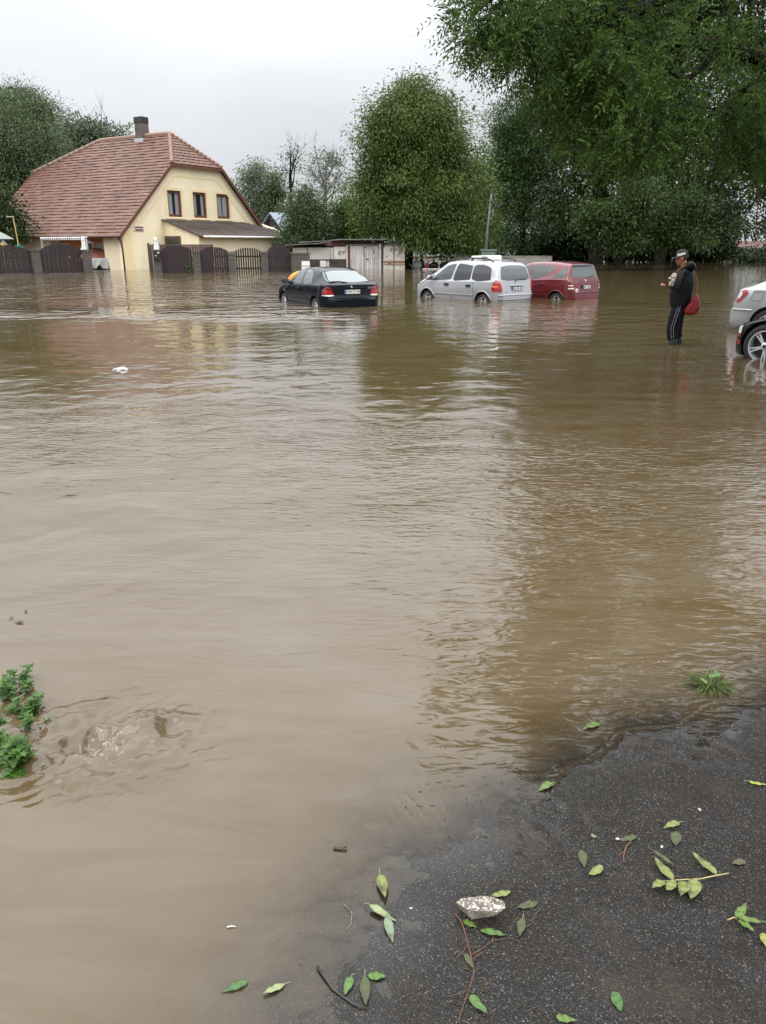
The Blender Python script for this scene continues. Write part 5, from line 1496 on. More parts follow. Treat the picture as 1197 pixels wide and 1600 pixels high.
# boot lid shelf, number plate recess, bumper
patch(BK, 'spoiler', [(-.72, .965), (.72, .965), (.70, 1.02), (-.70, 1.02)], 'back', BLK, car, 0.035, 3, 14, 1, 0.05)
plate(BK, car, 'WUN TC 769', .80, w_=.46, h_=.105)
m_ = MB(); m_.tube([(BK.xrear(y, .885) - 0.015, y, .885 + .01 * (1 - (y / .42) ** 2)) for y in np.linspace(-.42, .42, 13)], 0.012, 6); m_.build('handle_trim', BLK, car)
m_ = MB(); xa = BK.xrear(0, .93); M = Matrix.Translation((xa - 0.012, 0, .925)) @ Matrix.Rotation(-R(90), 4, 'Y'); m_.lathe([(0.042, -0.02), (0.042, 0.004), (1e-6, 0.006)], 18, M)
em = m_.build('emblem', TRIMB, car)
for q_, mt_ in ((0, PLATEW), (1, PLATEB), (2, PLATEW), (3, PLATEB)):
    m_ = MB(); m_.prism([(0, 0)] + [(0.031 * math.cos(a), 0.031 * math.sin(a)) for a in np.linspace(q_ * math.pi / 2, (q_ + 1) * math.pi / 2, 7)], -0.0215, -0.018, lambda a, b, d: (xa + d, a, .925 + b)); m_.build('roundel', mt_, em)
rear_text(BK, car, '316 ti', -.56, .895, .075, CHROME)
m_ = MB(); m_.tube([(BK.xrear(.05, 1.03) - .02, .05, 1.035), (BK.xrear(.30, 1.06) - .018, .30, 1.065), (BK.xrear(.55, 1.05) - .018, .56, 1.06)], 0.011, 5); m_.build('wiper', TRIMB, car)
patch(BK, 'bumper', [(-.80, .33), (.80, .33), (.82, .60), (-.82, .60)], 'back', BLK, car, 0.022, 5, 24, 1, 0.03)

# --- silver minivan
VN = Body(4.32, 1.74,
    top=[(0, .52), (.02, .60), (.05, .74), (.08, .86), (.11, 1.0), (.16, 1.18), (.25, 1.42), (.32, 1.53), (.42, 1.585), (.9, 1.625), (1.6, 1.64), (2.3, 1.62), (2.62, 1.575), (3.0, 1.36), (3.55, 1.06), (3.75, 1.0), (4.1, .87), (4.25, .75), (4.31, .58), (4.32, .5)],
    bottom=[(0, .30), (.25, .24), (.6, .20), (3.7, .19), (4.1, .2), (4.32, .26)],
    belt=[(0, .5), (.1, .93), (.2, 1.0), (1.2, .985), (2.6, .95), (3.5, .93), (4.32, .6)],
    wtop=[(0, .85), (.3, .76), (.8, .74), (2.3, .74), (2.9, .80), (3.5, .9), (4.32, .9)], round_r=.30, pr=2.4, round_f=.7)
SIL = paint('silver_paint', (0.345, 0.355, 0.37), 0.30, 0.30, amt=0.15)
ang = R(90 + 38)
fwv = np.array([math.cos(ang), math.sin(ang)]); lfv = np.array([-fwv[1], fwv[0]])
rl = ground(777, 472)[:2]
o_ = rl - lfv * 0.80 - fwv * 0.12
car, bod = make_car('minivan', 'silver minivan with dark roof rails and a white box on its roof', 'car', VN, SIL, (o_[0], o_[1], WZ), ang, 0.31, (0.74, 3.43))
patch(VN, 'rear_window', [(-.62, 1.04), (.62, 1.04), (.66, 1.10), (.55, 1.50), (-.55, 1.50), (-.66, 1.10)], 'back', CGLASS_V, car, 0.006, 12, 14)
for s_ in 'LR':
    patch(VN, 'side_window', [(.42, 1.01), (1.30, 1.0), (1.30, 1.51), (.78, 1.51), (.50, 1.40)], s_, CGLASS_D, car, 0.006, 10, 8)
    patch(VN, 'side_window', [(1.36, 1.0), (2.18, .985), (2.06, 1.53), (1.36, 1.52)], s_, CGLASS_D, car, 0.006, 10, 8, 1)
    patch(VN, 'side_window', [(2.27, .985), (3.22, .965), (3.02, 1.15), (2.58, 1.43), (2.36, 1.515), (2.16, 1.525)], s_, CGLASS_L, car, 0.006, 10, 10, 1)
    patch(VN, 'quarter_window', [(3.28, .965), (3.62, .955), (3.40, 1.06), (3.12, 1.17)], s_, CGLASS_D, car, 0.006, 6, 6, 1)
patch(VN, 'windscreen', [(-.68, 1.08), (.68, 1.08), (.56, 1.55), (-.56, 1.55)], 'front', CGLASS_L, car, 0.005, 8, 8)
for s_ in (-1, 1):
    fc = 'L' if s_ == 1 else 'R'
    # tall lamp wrapping the rear corner
    l_ = patch(VN, 'tail_light', [(.06, .70), (.30, .70), (.33, .80), (.29, 1.02), (.20, 1.07), (.12, .98)], fc, LAMP_R, car, 0.012, 10, 5)
    patch(VN, 'turn_lamp', [(.09, .835), (.31, .835), (.31, .885), (.10, .885)], fc, LAMP_O, l_, 0.016, 3, 5, 1)
    patch(VN, 'tail_light', [(s_ * .66, .70), (s_ * .80, .70), (s_ * .80, .98), (s_ * .73, 1.05), (s_ * .68, .95)], 'back', LAMP_R, car, 0.012, 8, 4)
    patch(VN, 'headlight', [(s_ * .42, .68), (s_ * .76, .66), (s_ * .76, .82), (s_ * .46, .80)], 'front', LAMP_W, car, 0.01, 5, 5)
    mirror(VN, car, 3.20, 1.02, s_, SIL)
    for (xa_, xb_) in ((1.40, .85), (2.45, .86)):
        m_ = MB(); y = s_ * (VN.hw(xa_, xb_) + 0.016); m_.box(xa_ - 0.10, xa_ + 0.10, y - 0.02, y + 0.02, xb_ - 0.04, xb_ + 0.04); bevel(m_.build('door_handle', TRIMB, car), 0.012)
    for pts in ([(2.22, .26), (2.22, .6), (2.24, .97)], [(1.18, .70), (1.20, .85), (1.24, .98)], [(3.30, .28), (3.32, .6), (3.30, .94)], [(1.18, .26), (1.16, .5), (1.12, .62), (1.18, .70)]):
        strip(VN, pts, fc, 0.006, 0.0).build('door_seam', SEAM, car)
    strip(VN, [(x, .565) for x in np.linspace(1.16, 3.05, 16)], fc, 0.026, 0.002).build('side_moulding', SIL, car)
    # arch lips
    for xw in (.74, 3.43):
        m_ = MB(); m_.tube([(xw + .385 * math.cos(a), s_ * (VN.hw(xw + .385 * math.cos(a), .32 + .385 * math.sin(a)) + .004), .32 + .385 * math.sin(a)) for a in np.linspace(R(12), R(168), 18)], 0.020, 6); m_.build('arch_lip', SIL, car, True)
    for xx in (3.02, 2.20):
        m_ = MB(); m_.ball((xx, s_ * (VN.hw(xx, .545) + .012), .545), (0.03, 0.012, 0.03), 10, 6); m_.build('trim_cap', LAMP_W, car)
    m_ = MB(); yr = s_ * .53
    m_.tube([(.62, yr, 1.585), (.75, yr, 1.66), (1.0, yr, 1.69), (1.7, yr, 1.70), (2.3, yr, 1.675), (2.55, yr * .98, 1.60)], 0.022, 8)
    m_.box(1.55, 1.62, yr - .018, yr + .018, 1.60, 1.69)
    m_.build('roof_rail', TRIMB, car, True)
plate(VN, car, '0LI 38 42', .79, w_=.44, h_=.105, blue=False)
m_ = MB(); m_.tube([(VN.xrear(y, .89) - 0.012, y, .885) for y in np.linspace(-.30, .30, 9)], 0.02, 6); m_.build('handle_trim', SIL, car)
rear_text(VN, car, '1.8', .50, .70, .06, TRIMB)
m_ = MB(); m_.tube([(VN.xrear(.02, .98) - .02, .05, .985), (VN.xrear(.0, 1.04) - .02, .0, 1.05), (VN.xrear(-.2, 1.07) - .02, -.20, 1.075), (VN.xrear(-.5, 1.07) - .02, -.48, 1.07)], 0.012, 5); m_.build('wiper', TRIMB, car)
m_ = MB(); m_.tube([(VN.xrear(y, .60) - 0.006, y, .60) for y in np.linspace(-.78, .78, 17)], 0.024, 6); m_.build('rear_moulding', SIL, car)
m_ = MB(); m_.tube([(VN.xrear(y, .44) - 0.004, y, .44) for y in np.linspace(-.78, .78, 17)], 0.010, 6); m_.build('bumper_seam', SEAM, car)
m_ = MB(); m_.tube([(VN.xfront(y, .52) + 0.006, y, .52) for y in np.linspace(-.78, .78, 17)], 0.022, 6); m_.build('front_moulding', TRIMB, car)
# white vent box lying on the roof: a thing of its own
bx = thing('roof_box', 'low white box with a grey grille lying on the roof of the silver minivan', 'box', tuple(Vector((o_[0], o_[1], WZ + 1.635))), ang)
m_ = MB(); m_.prism([(1.05, 0), (1.95, 0), (1.80, .13), (1.12, .15), (1.06, .11)], -.30, .34, lambda a, b, d: (a, d, b)); o = m_.build('shell', mat('cream_white_plastic', (0.74, 0.74, 0.70), 0.4), bx); bevel(o, 0.02)
m_ = MB(); m_.box(1.08, 1.34, .338, .352, .03, .115)
for k in range(5): m_.box(1.08, 1.34, .352, .358, .035 + k * .017, .044 + k * .017)
m_.build('grille', mat('grey_grille', (0.22, 0.23, 0.23), 0.6), bx)

# --- dark red small hatchback
RD = Body(3.60, 1.72,
    top=[(0, .50), (.02, .62), (.06, .75), (.10, .95), (.15, 1.10), (.24, 1.36), (.27, 1.46), (.30, 1.50), (.45, 1.535), (.9, 1.575), (1.5, 1.585), (1.95, 1.56), (2.2, 1.50), (2.5, 1.34), (2.95, 1.08), (3.15, 1.0), (3.4, .86), (3.55, .68), (3.6, .5)],
    bottom=[(0, .30), (.25, .24), (.6, .20), (3.1, .19), (3.4, .2), (3.6, .26)],
    belt=[(0, .5), (.1, .9), (.2, 1.02), (.8, 1.02), (1.5, .98), (2.6, .93), (3.1, .9), (3.6, .6)],
    wtop=[(0, .85), (.3, .74), (.8, .72), (1.9, .72), (2.4, .79), (3.0, .9), (3.6, .9)], round_r=.34, pr=2.3, round_f=.6)
RED = paint('dark_red_paint', (0.115, 0.005, 0.011), 0.15, 0.28, amt=0.12)
rl = ground(888, 468.5)[:2]
o_ = rl - lfv * 0.80 - fwv * 0.12
car, bod = make_car('small_car', 'dark red tall hatchback with a round sticker on its tail, beside the silver minivan', 'car', RD, RED, (o_[0], o_[1], WZ), ang, 0.30, (0.62, 3.04))
patch(RD, 'rear_window', [(-.64, 1.09), (.64, 1.09), (.53, 1.45), (-.53, 1.45)], 'back', CGLASS_V, car, 0.006, 10, 12, 1)
patch(RD, 'spoiler', [(-.56, 1.455), (.56, 1.455), (.50, 1.495), (-.50, 1.495)], 'back', TRIMB, car, 0.05, 3, 12, 1, 0.05)
for s_ in 'LR':
    patch(RD, 'quarter_window', [(.30, 1.07), (.86, 1.06), (.62, 1.26), (.44, 1.40), (.33, 1.35)], s_, CGLASS_V, car, 0.006, 8, 6, 1)
    patch(RD, 'side_window', [(.88, 1.32), (1.06, 1.21), (1.22, 1.47), (1.00, 1.465)], s_, CGLASS_L, car, 0.006, 8, 6, 1)
    patch(RD, 'side_window', [(1.10, 1.19), (1.42, 1.05), (1.80, .99), (1.72, 1.48), (1.27, 1.475)], s_, CGLASS_L, car, 0.006, 10, 8, 1)
    patch(RD, 'side_window', [(1.90, .985), (2.80, .96), (2.38, 1.29), (2.12, 1.43), (1.82, 1.475)], s_, CGLASS_L, car, 0.006, 10, 8, 1)
patch(RD, 'windscreen', [(-.66, 1.08), (.66, 1.08), (.54, 1.47), (-.54, 1.47)], 'front', CGLASS_L, car, 0.005, 8, 8)
for s_ in (-1, 1):
    fc = 'L' if s_ == 1 else 'R'
    l_ = patch(RD, 'tail_light', [(s_ * .62, .64), (s_ * .82, .64), (s_ * .80, 1.0), (s_ * .70, 1.06), (s_ * .66, .9)], 'back', LAMP_DR, car, 0.012, 8, 5)
    patch(RD, 'reverse_lamp', [(s_ * .64, .735), (s_ * .81, .735), (s_ * .81, .775), (s_ * .64, .775)], 'back', LAMP_W, l_, 0.017, 3, 5, 1)
    patch(RD, 'reverse_lamp', [(s_ * .67, .83), (s_ * .80, .83), (s_ * .80, .86), (s_ * .67, .86)], 'back', LAMP_W, l_, 0.017, 3, 5, 1)
    patch(RD, 'headlight', [(s_ * .42, .66), (s_ * .74, .64), (s_ * .74, .80), (s_ * .46, .80)], 'front', LAMP_W, car, 0.01, 5, 5)
    mirror(RD, car, 2.60, 1.0, s_, RED)
    strip(RD, [(.98, .62), (.92, .80), (1.08, 1.18)], fc, 0.006, 0.0).build('door_seam', SEAM, car); strip(RD, [(1.86, .26), (1.86, .6), (1.86, .97)], fc, 0.006, 0.0).build('door_seam', SEAM, car)
    strip(RD, [(x, .50) for x in np.linspace(1.05, 2.7, 14)], fc, 0.022, 0.002).build('side_moulding', RED, car)
    m_ = MB(); y = s_ * (RD.hw(1.25, .86) + 0.016); m_.box(1.16, 1.34, y - 0.016, y + 0.016, .84, .885); bevel(m_.build('door_handle', RED, car), 0.01)
    for xw in (.62, 3.04):
        m_ = MB(); m_.tube([(xw + .37 * math.cos(a), s_ * (RD.hw(xw + .37 * math.cos(a), .31 + .37 * math.sin(a)) + .004), .31 + .37 * math.sin(a)) for a in np.linspace(R(12), R(168), 18)], 0.018, 6); m_.build('arch_lip', RED, car, True)
plate(RD, car, '6P1 5762', .79, w_=.42, h_=.105)
m_ = MB(); M = Matrix.Translation((RD.xrear(.50, .68) - 0.008, .50, .68)) @ Matrix.Rotation(-R(90), 4, 'Y'); m_.lathe([(0.065, -0.02), (0.065, 0.004), (1e-6, 0.005)], 18, M); st = m_.build('sticker', PLATEW, car)
m_ = MB(); M = Matrix.Translation((RD.xrear(.50, .68) - 0.013, .50, .68)) @ Matrix.Rotation(-R(90), 4, 'Y'); m_.lathe([(0.028, -0.002), (0.028, 0.003), (1e-6, 0.003)], 12, M); m_.build('sticker_dot', mat('sticker_red', (0.25, 0.05, 0.05), 0.5), st)
m_ = MB(); M = Matrix.Translation((RD.xrear(0, .985) - 0.008, 0, .985)) @ Matrix.Rotation(-R(90), 4, 'Y'); m_.lathe([(0.040, -0.02), (0.040, 0.004), (0.032, 0.008), (0.030, 0.004)], 18, M)
for k in range(3): m_.bar(tuple(M @ Vector((0, 0, 0.006))), tuple(M @ Vector((0.034 * math.cos(k * 2.094), 0.034 * math.sin(k * 2.094), 0.006))), 0.006, 0.006)
m_.build('emblem', CHROME, car)
rear_text(RD, car, 'A 140', .50, .955, .055, CHROME)
m_ = MB(); m_.tube([(RD.xrear(-.05, 1.08) - .02, -.05, 1.075), (RD.xrear(-.3, 1.12) - .018, -.30, 1.125), (RD.xrear(-.5, 1.15) - .018, -.52, 1.15)], 0.011, 5); m_.build('wiper', TRIMB, car)
m_ = MB(); m_.tube([(RD.xrear(y, .60) - 0.004, y, .60) for y in np.linspace(-.78, .78, 17)], 0.012, 6); m_.build('bumper_seam', SEAM, car)
m_ = MB(); m_.tube([(.95, .2, 1.57), (.88, .2, 1.64)], 0.006, 5); m_.build('antenna', TRIMB, car)

# --- silver coupe at the right edge, tail to the left
SC = Body(4.40, 1.75,
    top=[(0, .56), (.03, .64), (.07, .80), (.10, .95), (.14, 1.02), (.22, 1.04), (.34, 1.07), (.8, 1.27), (1.25, 1.39), (1.8, 1.42), (2.2, 1.385), (2.55, 1.30), (3.15, .98), (3.4, .92), (4.0, .82), (4.3, .66), (4.40, .5)],
    bottom=[(0, .30), (.25, .24), (.6, .20), (3.8, .19), (4.2, .2), (4.40, .26)],
    belt=[(0, .54), (.1, .88), (.2, .97), (.5, 1.0), (1.2, .97), (2.5, .92), (3.2, .88), (4.4, .6)],
    wtop=[(0, .9), (.4, .84), (1.0, .70), (2.2, .68), (2.7, .76), (3.2, .9), (4.4, .9)], round_r=.40, pr=2.3)
SIL2 = paint('silver_coupe_paint', (0.37, 0.38, 0.395), 0.30, 0.30, amt=0.12)
wz2 = -0.17
Ys = 16.6
px_ = at(1138, 500, Ys)[0]
ang = R(-29)
car, bod = make_car('coupe_car', 'silver coupe at the right edge, its tail pointing left behind the black car front', 'car', SC, SIL2, (px_ + 0.42, Ys + 0.76, wz2), ang, 0.31, (0.76, 3.56), wheel_style='seven')
for s_ in 'LR':
    patch(SC, 'side_window', [(1.02, 1.03), (1.72, .99), (1.85, 1.33), (1.50, 1.315), (1.15, 1.19)], s_, CGLASS_D, car, 0.006, 10, 8, 2)
    patch(SC, 'side_window', [(1.82, .98), (3.0, .95), (2.58, 1.24), (2.35, 1.32), (1.95, 1.335)], s_, CGLASS_D, car, 0.006, 10, 8, 1)
    sg = 1 if s_ == 'L' else -1
    l_ = patch(SC, 'tail_light', [(.085, .74), (.15, .74), (.31, .92), (.29, 1.0), (.19, 1.0), (.135, .90)], s_, LAMP_R, car, 0.012, 8, 5, 1)
    patch(SC, 'turn_lamp', [(.105, .82), (.15, .82), (.21, .94), (.16, .95)], s_, LAMP_W, l_, 0.017, 5, 4, 1)
    m_ = MB(); m_.tube([(x, sg * (SC.hw(x, z) + .001), z) for x, z in [tuple(q) for q in chaikin([(.38, .78), (.58, .78), (.60, .96), (.40, .96)], 2)] + [tuple(chaikin([(.38, .78), (.58, .78), (.60, .96), (.40, .96)], 2)[0])]], 0.0035, 4); m_.build('fuel_flap', SEAM, car)
    m_ = MB(); m_.tube([(x, sg * (SC.hw(x, .60) + .004), .60) for x in np.linspace(.05, .42, 8)], 0.020, 6); m_.build('bumper_moulding', SIL2, car)
    m_ = MB(); m_.tube([(x, sg * (SC.hw(x, z) + .006), z) for x, z in ((1.0, 1.02), (1.14, 1.20), (1.5, 1.33), (1.95, 1.345), (2.35, 1.33))], 0.010, 5); m_.build('window_trim', CHROME, car)
patch(SC, 'rear_window', [(-.58, 1.09), (.58, 1.09), (.52, 1.31), (-.52, 1.31)], 'back', CGLASS_V, car, 0.006, 8, 10, 1)
patch(SC, 'windscreen', [(-.66, .99), (.66, .99), (.55, 1.30), (-.55, 1.30)], 'front', CGLASS_L, car, 0.005, 8, 8)
for s_ in (-1, 1):
    mirror(SC, car, 2.95, .98, s_, SIL2)
    patch(SC, 'headlight', [(s_ * .42, .62), (s_ * .74, .62), (s_ * .74, .74), (s_ * .42, .74)], 'front', LAMP_W, car, 0.01, 4, 4)
# --- black car with the double-spoked alloy wheel, front to the left
BE = Body(4.43, 1.72,
    top=[(0, .58), (.05, .82), (.12, .96), (.6, .99), (.95, 1.08), (1.45, 1.30), (1.9, 1.365), (2.35, 1.34), (2.6, 1.27), (3.15, .97), (3.3, .93), (3.8, .80), (4.15, .71), (4.30, .665), (4.36, .63), (4.39, .57), (4.43, .50), (4.43, .48)],
    bottom=[(0, .30), (.25, .24), (.6, .20), (3.9, .17), (4.25, .16), (4.43, .17)],
    belt=[(0, .55), (.1, .85), (.3, .93), (2.5, .89), (3.2, .86), (4.1, .68), (4.43, .48)],
    wtop=[(0, .9), (.6, .84), (1.3, .70), (2.2, .68), (2.7, .76), (3.2, .9), (4.43, .9)], round_f=.32, pf=2.2)
wz3 = -0.13
BLK2 = mat('black_car_paint', (0.006, 0.006, 0.007), 0.18, 0.05, 1.2, spec=0.16)
ang = R(180 - 46)
Yf = 12.55
xf = at(1146, 540, Yf)[0]
fw3 = np.array([math.cos(ang), math.sin(ang)])
lf3 = np.array([-fw3[1], fw3[0]])
o_ = np.array([xf + .06, Yf + .05]) - lf3 * 0.70 - fw3 * 4.36
car, bod = make_car('sedan_car', 'black car front at the right edge with a large five double-spoked alloy wheel', 'car', BE, BLK2, (o_[0], o_[1], wz3), ang, 0.335, (0.80, 3.86), arch=0.05, wheel_style='double', rimr=0.245, track=0.745, wdt=0.23)
REDT = mat('red_bumper_band', (0.23, 0.02, 0.018), 0.35, 0.15, 5)
for s_ in 'LR':
    sg = 1 if s_ == 'L' else -1
    patch(BE, 'bumper_band', [(4.26, .33), (4.425, .33), (4.425, .405), (4.26, .405)], s_, REDT, car, 0.012, 3, 10, 0)
    patch(BE, 'bumper_band', [(4.26, .45), (4.42, .45), (4.42, .485), (4.26, .485)], s_, REDT, car, 0.014, 3, 8, 0)
    patch(BE, 'indicator', [(4.27, .50), (4.385, .50), (4.37, .56), (4.33, .62), (4.27, .63)], s_, LAMP_W, car, 0.010, 5, 4, 1)
    patch(BE, 'side_window', [(1.0, .96), (1.65, .94), (1.75, 1.29), (1.45, 1.27), (1.2, 1.15)], s_, CGLASS_D, car, 0.006, 8, 8, 1)
    patch(BE, 'side_window', [(1.75, .94), (3.0, .91), (2.58, 1.19), (2.35, 1.28), (1.85, 1.30)], s_, CGLASS_D, car, 0.006, 8, 8, 1)
    mirror(BE, car, 2.95, .94, sg, BLK2)
patch(BE, 'windscreen', [(-.66, .98), (.66, .98), (.55, 1.27), (-.55, 1.27)], 'front', CGLASS_L, car, 0.005, 8, 8)
patch(BE, 'rear_window', [(-.58, 1.03), (.58, 1.03), (.52, 1.27), (-.52, 1.27)], 'back', CGLASS_V, car, 0.006, 8, 10, 1)
for s_ in (-1, 1): patch(BE, 'headlight', [(s_ * .36, .51), (s_ * .66, .51), (s_ * .66, .61), (s_ * .36, .61)], 'front', LAMP_W, car, 0.01, 4, 4)
# ------------------------------------------------------------------ people
def skin(name, chains, m, parent=None, sub=2, root_i=0):
    """grow a limb-like surface around chains of (x, y, z, radius[, radius2]); equal points join"""
    bm = bmesh.new(); lay = bm.verts.layers.skin.verify(); idx = {}
    for ch in chains:
        pv = None
        for q in ch:
            k = (round(q[0], 4), round(q[1], 4), round(q[2], 4))
            if k not in idx:
                v = bm.verts.new(k); v[lay].radius = (q[3], q[4] if len(q) > 4 else q[3]); v[lay].use_root = len(idx) == root_i; idx[k] = v
            v = idx[k]
            if pv is not None and pv is not v and not bm.edges.get((pv, v)): bm.edges.new((pv, v))
            pv = v
    me = bpy.data.meshes.new(name); bm.to_mesh(me); bm.free()
    o = bpy.data.objects.new(name, me); COL.objects.link(o)
    md = o.modifiers.new('s', 'SKIN'); md.use_smooth_shade = True; md.branch_smoothing = 0.4
    s2 = o.modifiers.new('u', 'SUBSURF'); s2.levels = sub; s2.render_levels = sub
    bpy.context.view_layer.update()
    bake(o)
    o.data.materials.clear(); o.data.materials.append(m)
    if parent: o.parent = parent
    return o
def hand_chains(wr, fwd, up, side, s, curl):
    """palm and five fingers from the wrist; fwd = finger direction, up = back of the hand, side = towards the thumb"""
    wr, fwd, up, side = Vector(wr), Vector(fwd).normalized(), Vector(up).normalized(), Vector(side).normalized()
    ch = [[(*wr, .026 * s), (*(wr + fwd * .045 * s), .030 * s), (*(wr + fwd * .085 * s), .026 * s)]]
    for k, (off, L_) in enumerate(((.030, .072), (.010, .080), (-.010, .074), (-.029, .058))):
        p = wr + fwd * .085 * s + side * off * s; pts = [(*(wr + fwd * .050 * s + side * off * .8 * s), .010 * s), (*p, .0098 * s)]
        d = fwd.copy()
        for j in range(3):
            d = (d - up * curl * (0.55 + 0.25 * j)).normalized(); p = p + d * (L_ * (.46, .32, .24)[j]) * s
            pts.append((*p, (.0092, .0085, .0070)[j] * s))
        ch.append(pts)
    p = wr + fwd * .028 * s + side * .022 * s; pts = [(*(wr + fwd * .02 * s + side * .008 * s), .013 * s), (*p, .0125 * s)]
    d = (fwd * .65 + side * .75).normalized()
    for j in range(2):
        d = (d + fwd * .35 - up * curl * .5).normalized(); p = p + d * (.038, .030)[j] * s; pts.append((*p, (.0105, .0085)[j] * s))
    ch.append(pts)
    return ch
def head_mesh(mb_list, c, pitch, s=1.0):
    """a head turned down by pitch, facing +x: cranium, jaw, nose, brow, ears merged by a remesh"""
    mb = MB(); M = Matrix.Translation(Vector(c)) @ Matrix.Rotation(pitch, 4, 'Y') @ Matrix.Scale(s, 4)
    parts = [((-.010, 0, .030), (.096, .076, .098)), ((.030, 0, -.030), (.060, .060, .085)), ((.055, 0, -.082), (.030, .034, .028)), ((.093, 0, -.012), (.018, .013, .026)), ((.100, 0, -.025), (.015, .015, .011)),
             ((.078, .030, .020), (.022, .030, .012)), ((.078, -.030, .020), (.022, .030, .012)), ((.082, 0, -.052), (.014, .024, .008)), ((.079, 0, -.064), (.013, .022, .008)),
             ((.062, .042, -.022), (.026, .022, .026)), ((.062, -.042, -.022), (.026, .022, .026)), ((-.012, .080, -.010), (.022, .010, .034)), ((-.012, -.080, -.010), (.022, .010, .034)), ((-.025, 0, -.085), (.055, .052, .075))]
    for q, r in parts:
        b = MB(); b.ball(q, r, 14, 10)
        mb.add([tuple(M @ Vector(v)) for v in b.v], b.f)
    return mb
def join_remesh(name, objs, extra, m, parent, vox):
    """one continuous mesh out of several overlapping closed ones"""
    mb = MB()
    for o in objs:
        mb.add([tuple(v.co) for v in o.data.vertices], [tuple(p.vertices) for p in o.data.polygons]); bpy.data.objects.remove(o)
    for e_ in extra: mb.add(e_.v, e_.f)
    o = mb.build(name, m, None, True)
    md = o.modifiers.new('r', 'REMESH'); md.mode = 'VOXEL'; md.voxel_size = vox; md.use_smooth_shade = True
    s_ = o.modifiers.new('sm', 'SMOOTH'); s_.iterations = 2; s_.factor = 0.4
    bpy.context.view_layer.update(); bake(o)
    o.data.materials.clear(); o.data.materials.append(m); o.parent = parent
    return o
def puff(o, period, amp, axis=(0, 0, 1), seed=0):
    """quilting: swell the cloth between horizontal seams"""
    me = o.data; n = len(me.vertices)
    co = np.empty(n * 3); me.vertices.foreach_get('co', co); co = co.reshape(-1, 3)
    no = np.empty(n * 3); me.vertices.foreach_get('normal', no); no = no.reshape(-1, 3)
    t_ = co @ np.array(axis)
    h_ = np.abs(np.sin(math.pi * t_ / period)) ** 0.6 * amp + (fbm(co[:, 0] * 9 + 4, co[:, 2] * 9 + co[:, 1] * 7, seed) - .47) * amp * 1.6
    co = co + no * h_[:, None]
    me.vertices.foreach_set('co', co.ravel()); me.update()
SKIN = mat('skin', (0.34, 0.135, 0.075), 0.5, 0.08, 12)
JKT = mat('black_quilted_nylon', (0.0055, 0.0058, 0.0075), 0.42, 0.15, 6, spec=0.17)
TRS = mat('dark_navy_tracksuit', (0.007, 0.0075, 0.011), 0.85, 0.15, 8, spec=0.15)
BOOT = mat('dark_green_rubber', (0.022, 0.034, 0.028), 0.35, 0.15, 6)
STRP = mat('pale_stripe', (0.22, 0.22, 0.25), 0.7)
CAPM = mat('black_cap_cloth', (0.011, 0.011, 0.012), 0.8)
REDB = mat('red_bag_cloth', (0.19, 0.005, 0.008), 0.6, 0.15, 5)
HAIR = mat('dark_hair', (0.03, 0.022, 0.018), 0.6)

gp_ = ground(1054, 537.5)
WG = -0.22                                   # the road under the man's feet
RZ = R(180 - 21)
man = thing('person', 'person in a black jacket and cap looking at a phone, standing in the floodwater', 'person', (gp_[0], gp_[1], WG), RZ)
# skeleton: x forward, y left
hipL, hipR = (-.01, .10, .95), (-.01, -.10, .95)
kneeL, kneeR = (.075, .12, .53), (.01, -.12, .52)
ankL, ankR = (.03, .13, .10), (-.06, -.13, .10)
shL, shR = (-.03, .20, 1.47), (-.03, -.20, 1.47)
elL, elR = (.02, .285, 1.17), (.04, -.27, 1.18)
wrL, wrR = (.275, .13, 1.235), (.27, -.10, 1.225)
torso = [(-.01, 0, .95, .13), (0, 0, 1.12, .14), (-.02, 0, 1.33, .15), (-.02, 0, 1.47, .10), (.0, 0, 1.545, .056), (.03, 0, 1.62, .055)]
def arm(sh, el, wr, k): return [(-.02, 0, 1.47, .10), (*sh, .060 * k), (*[(a + b) / 2 for a, b in zip(sh, el)], .052 * k), (*el, .044 * k), (*[(a + b) / 2 for a, b in zip(el, wr)], .040 * k), (*wr, .027 * k)]
def leg(hip, kn, an, k): return [(-.01, 0, .95, .13), (*hip, .095 * k), (*[(a * .5 + b * .5) for a, b in zip(hip, kn)], .080 * k), (*kn, .060 * k), (*[a * .6 + b * .4 for a, b in zip(kn, an)], .056 * k), (*an, .040 * k), (an[0] + .10, an[1], .05, .038 * k), (an[0] + .19, an[1], .035, .03 * k)]
b0 = skin('b', [torso, arm(shL, elL, wrL, 1), arm(shR, elR, wrR, 1), leg(hipL, kneeL, ankL, 1), leg(hipR, kneeR, ankR, 1)], SKIN)
fL = Vector((1, -.28, .28)); fR = Vector((1, .22, .22))
h1 = skin('h', hand_chains(wrL, fL, (.1, .55, -.8), (-.25, -.2, .95), 1.05, .55), SKIN, sub=1)
h2 = skin('h', hand_chains(wrR, fR, (.1, -.55, -.8), (-.25, .2, .95), 1.05, .55), SKIN, sub=1)
HC = (.055, 0, 1.70)
join_remesh('body', [b0, h1, h2], [head_mesh(None, HC, R(14))], SKIN, man, .0075)
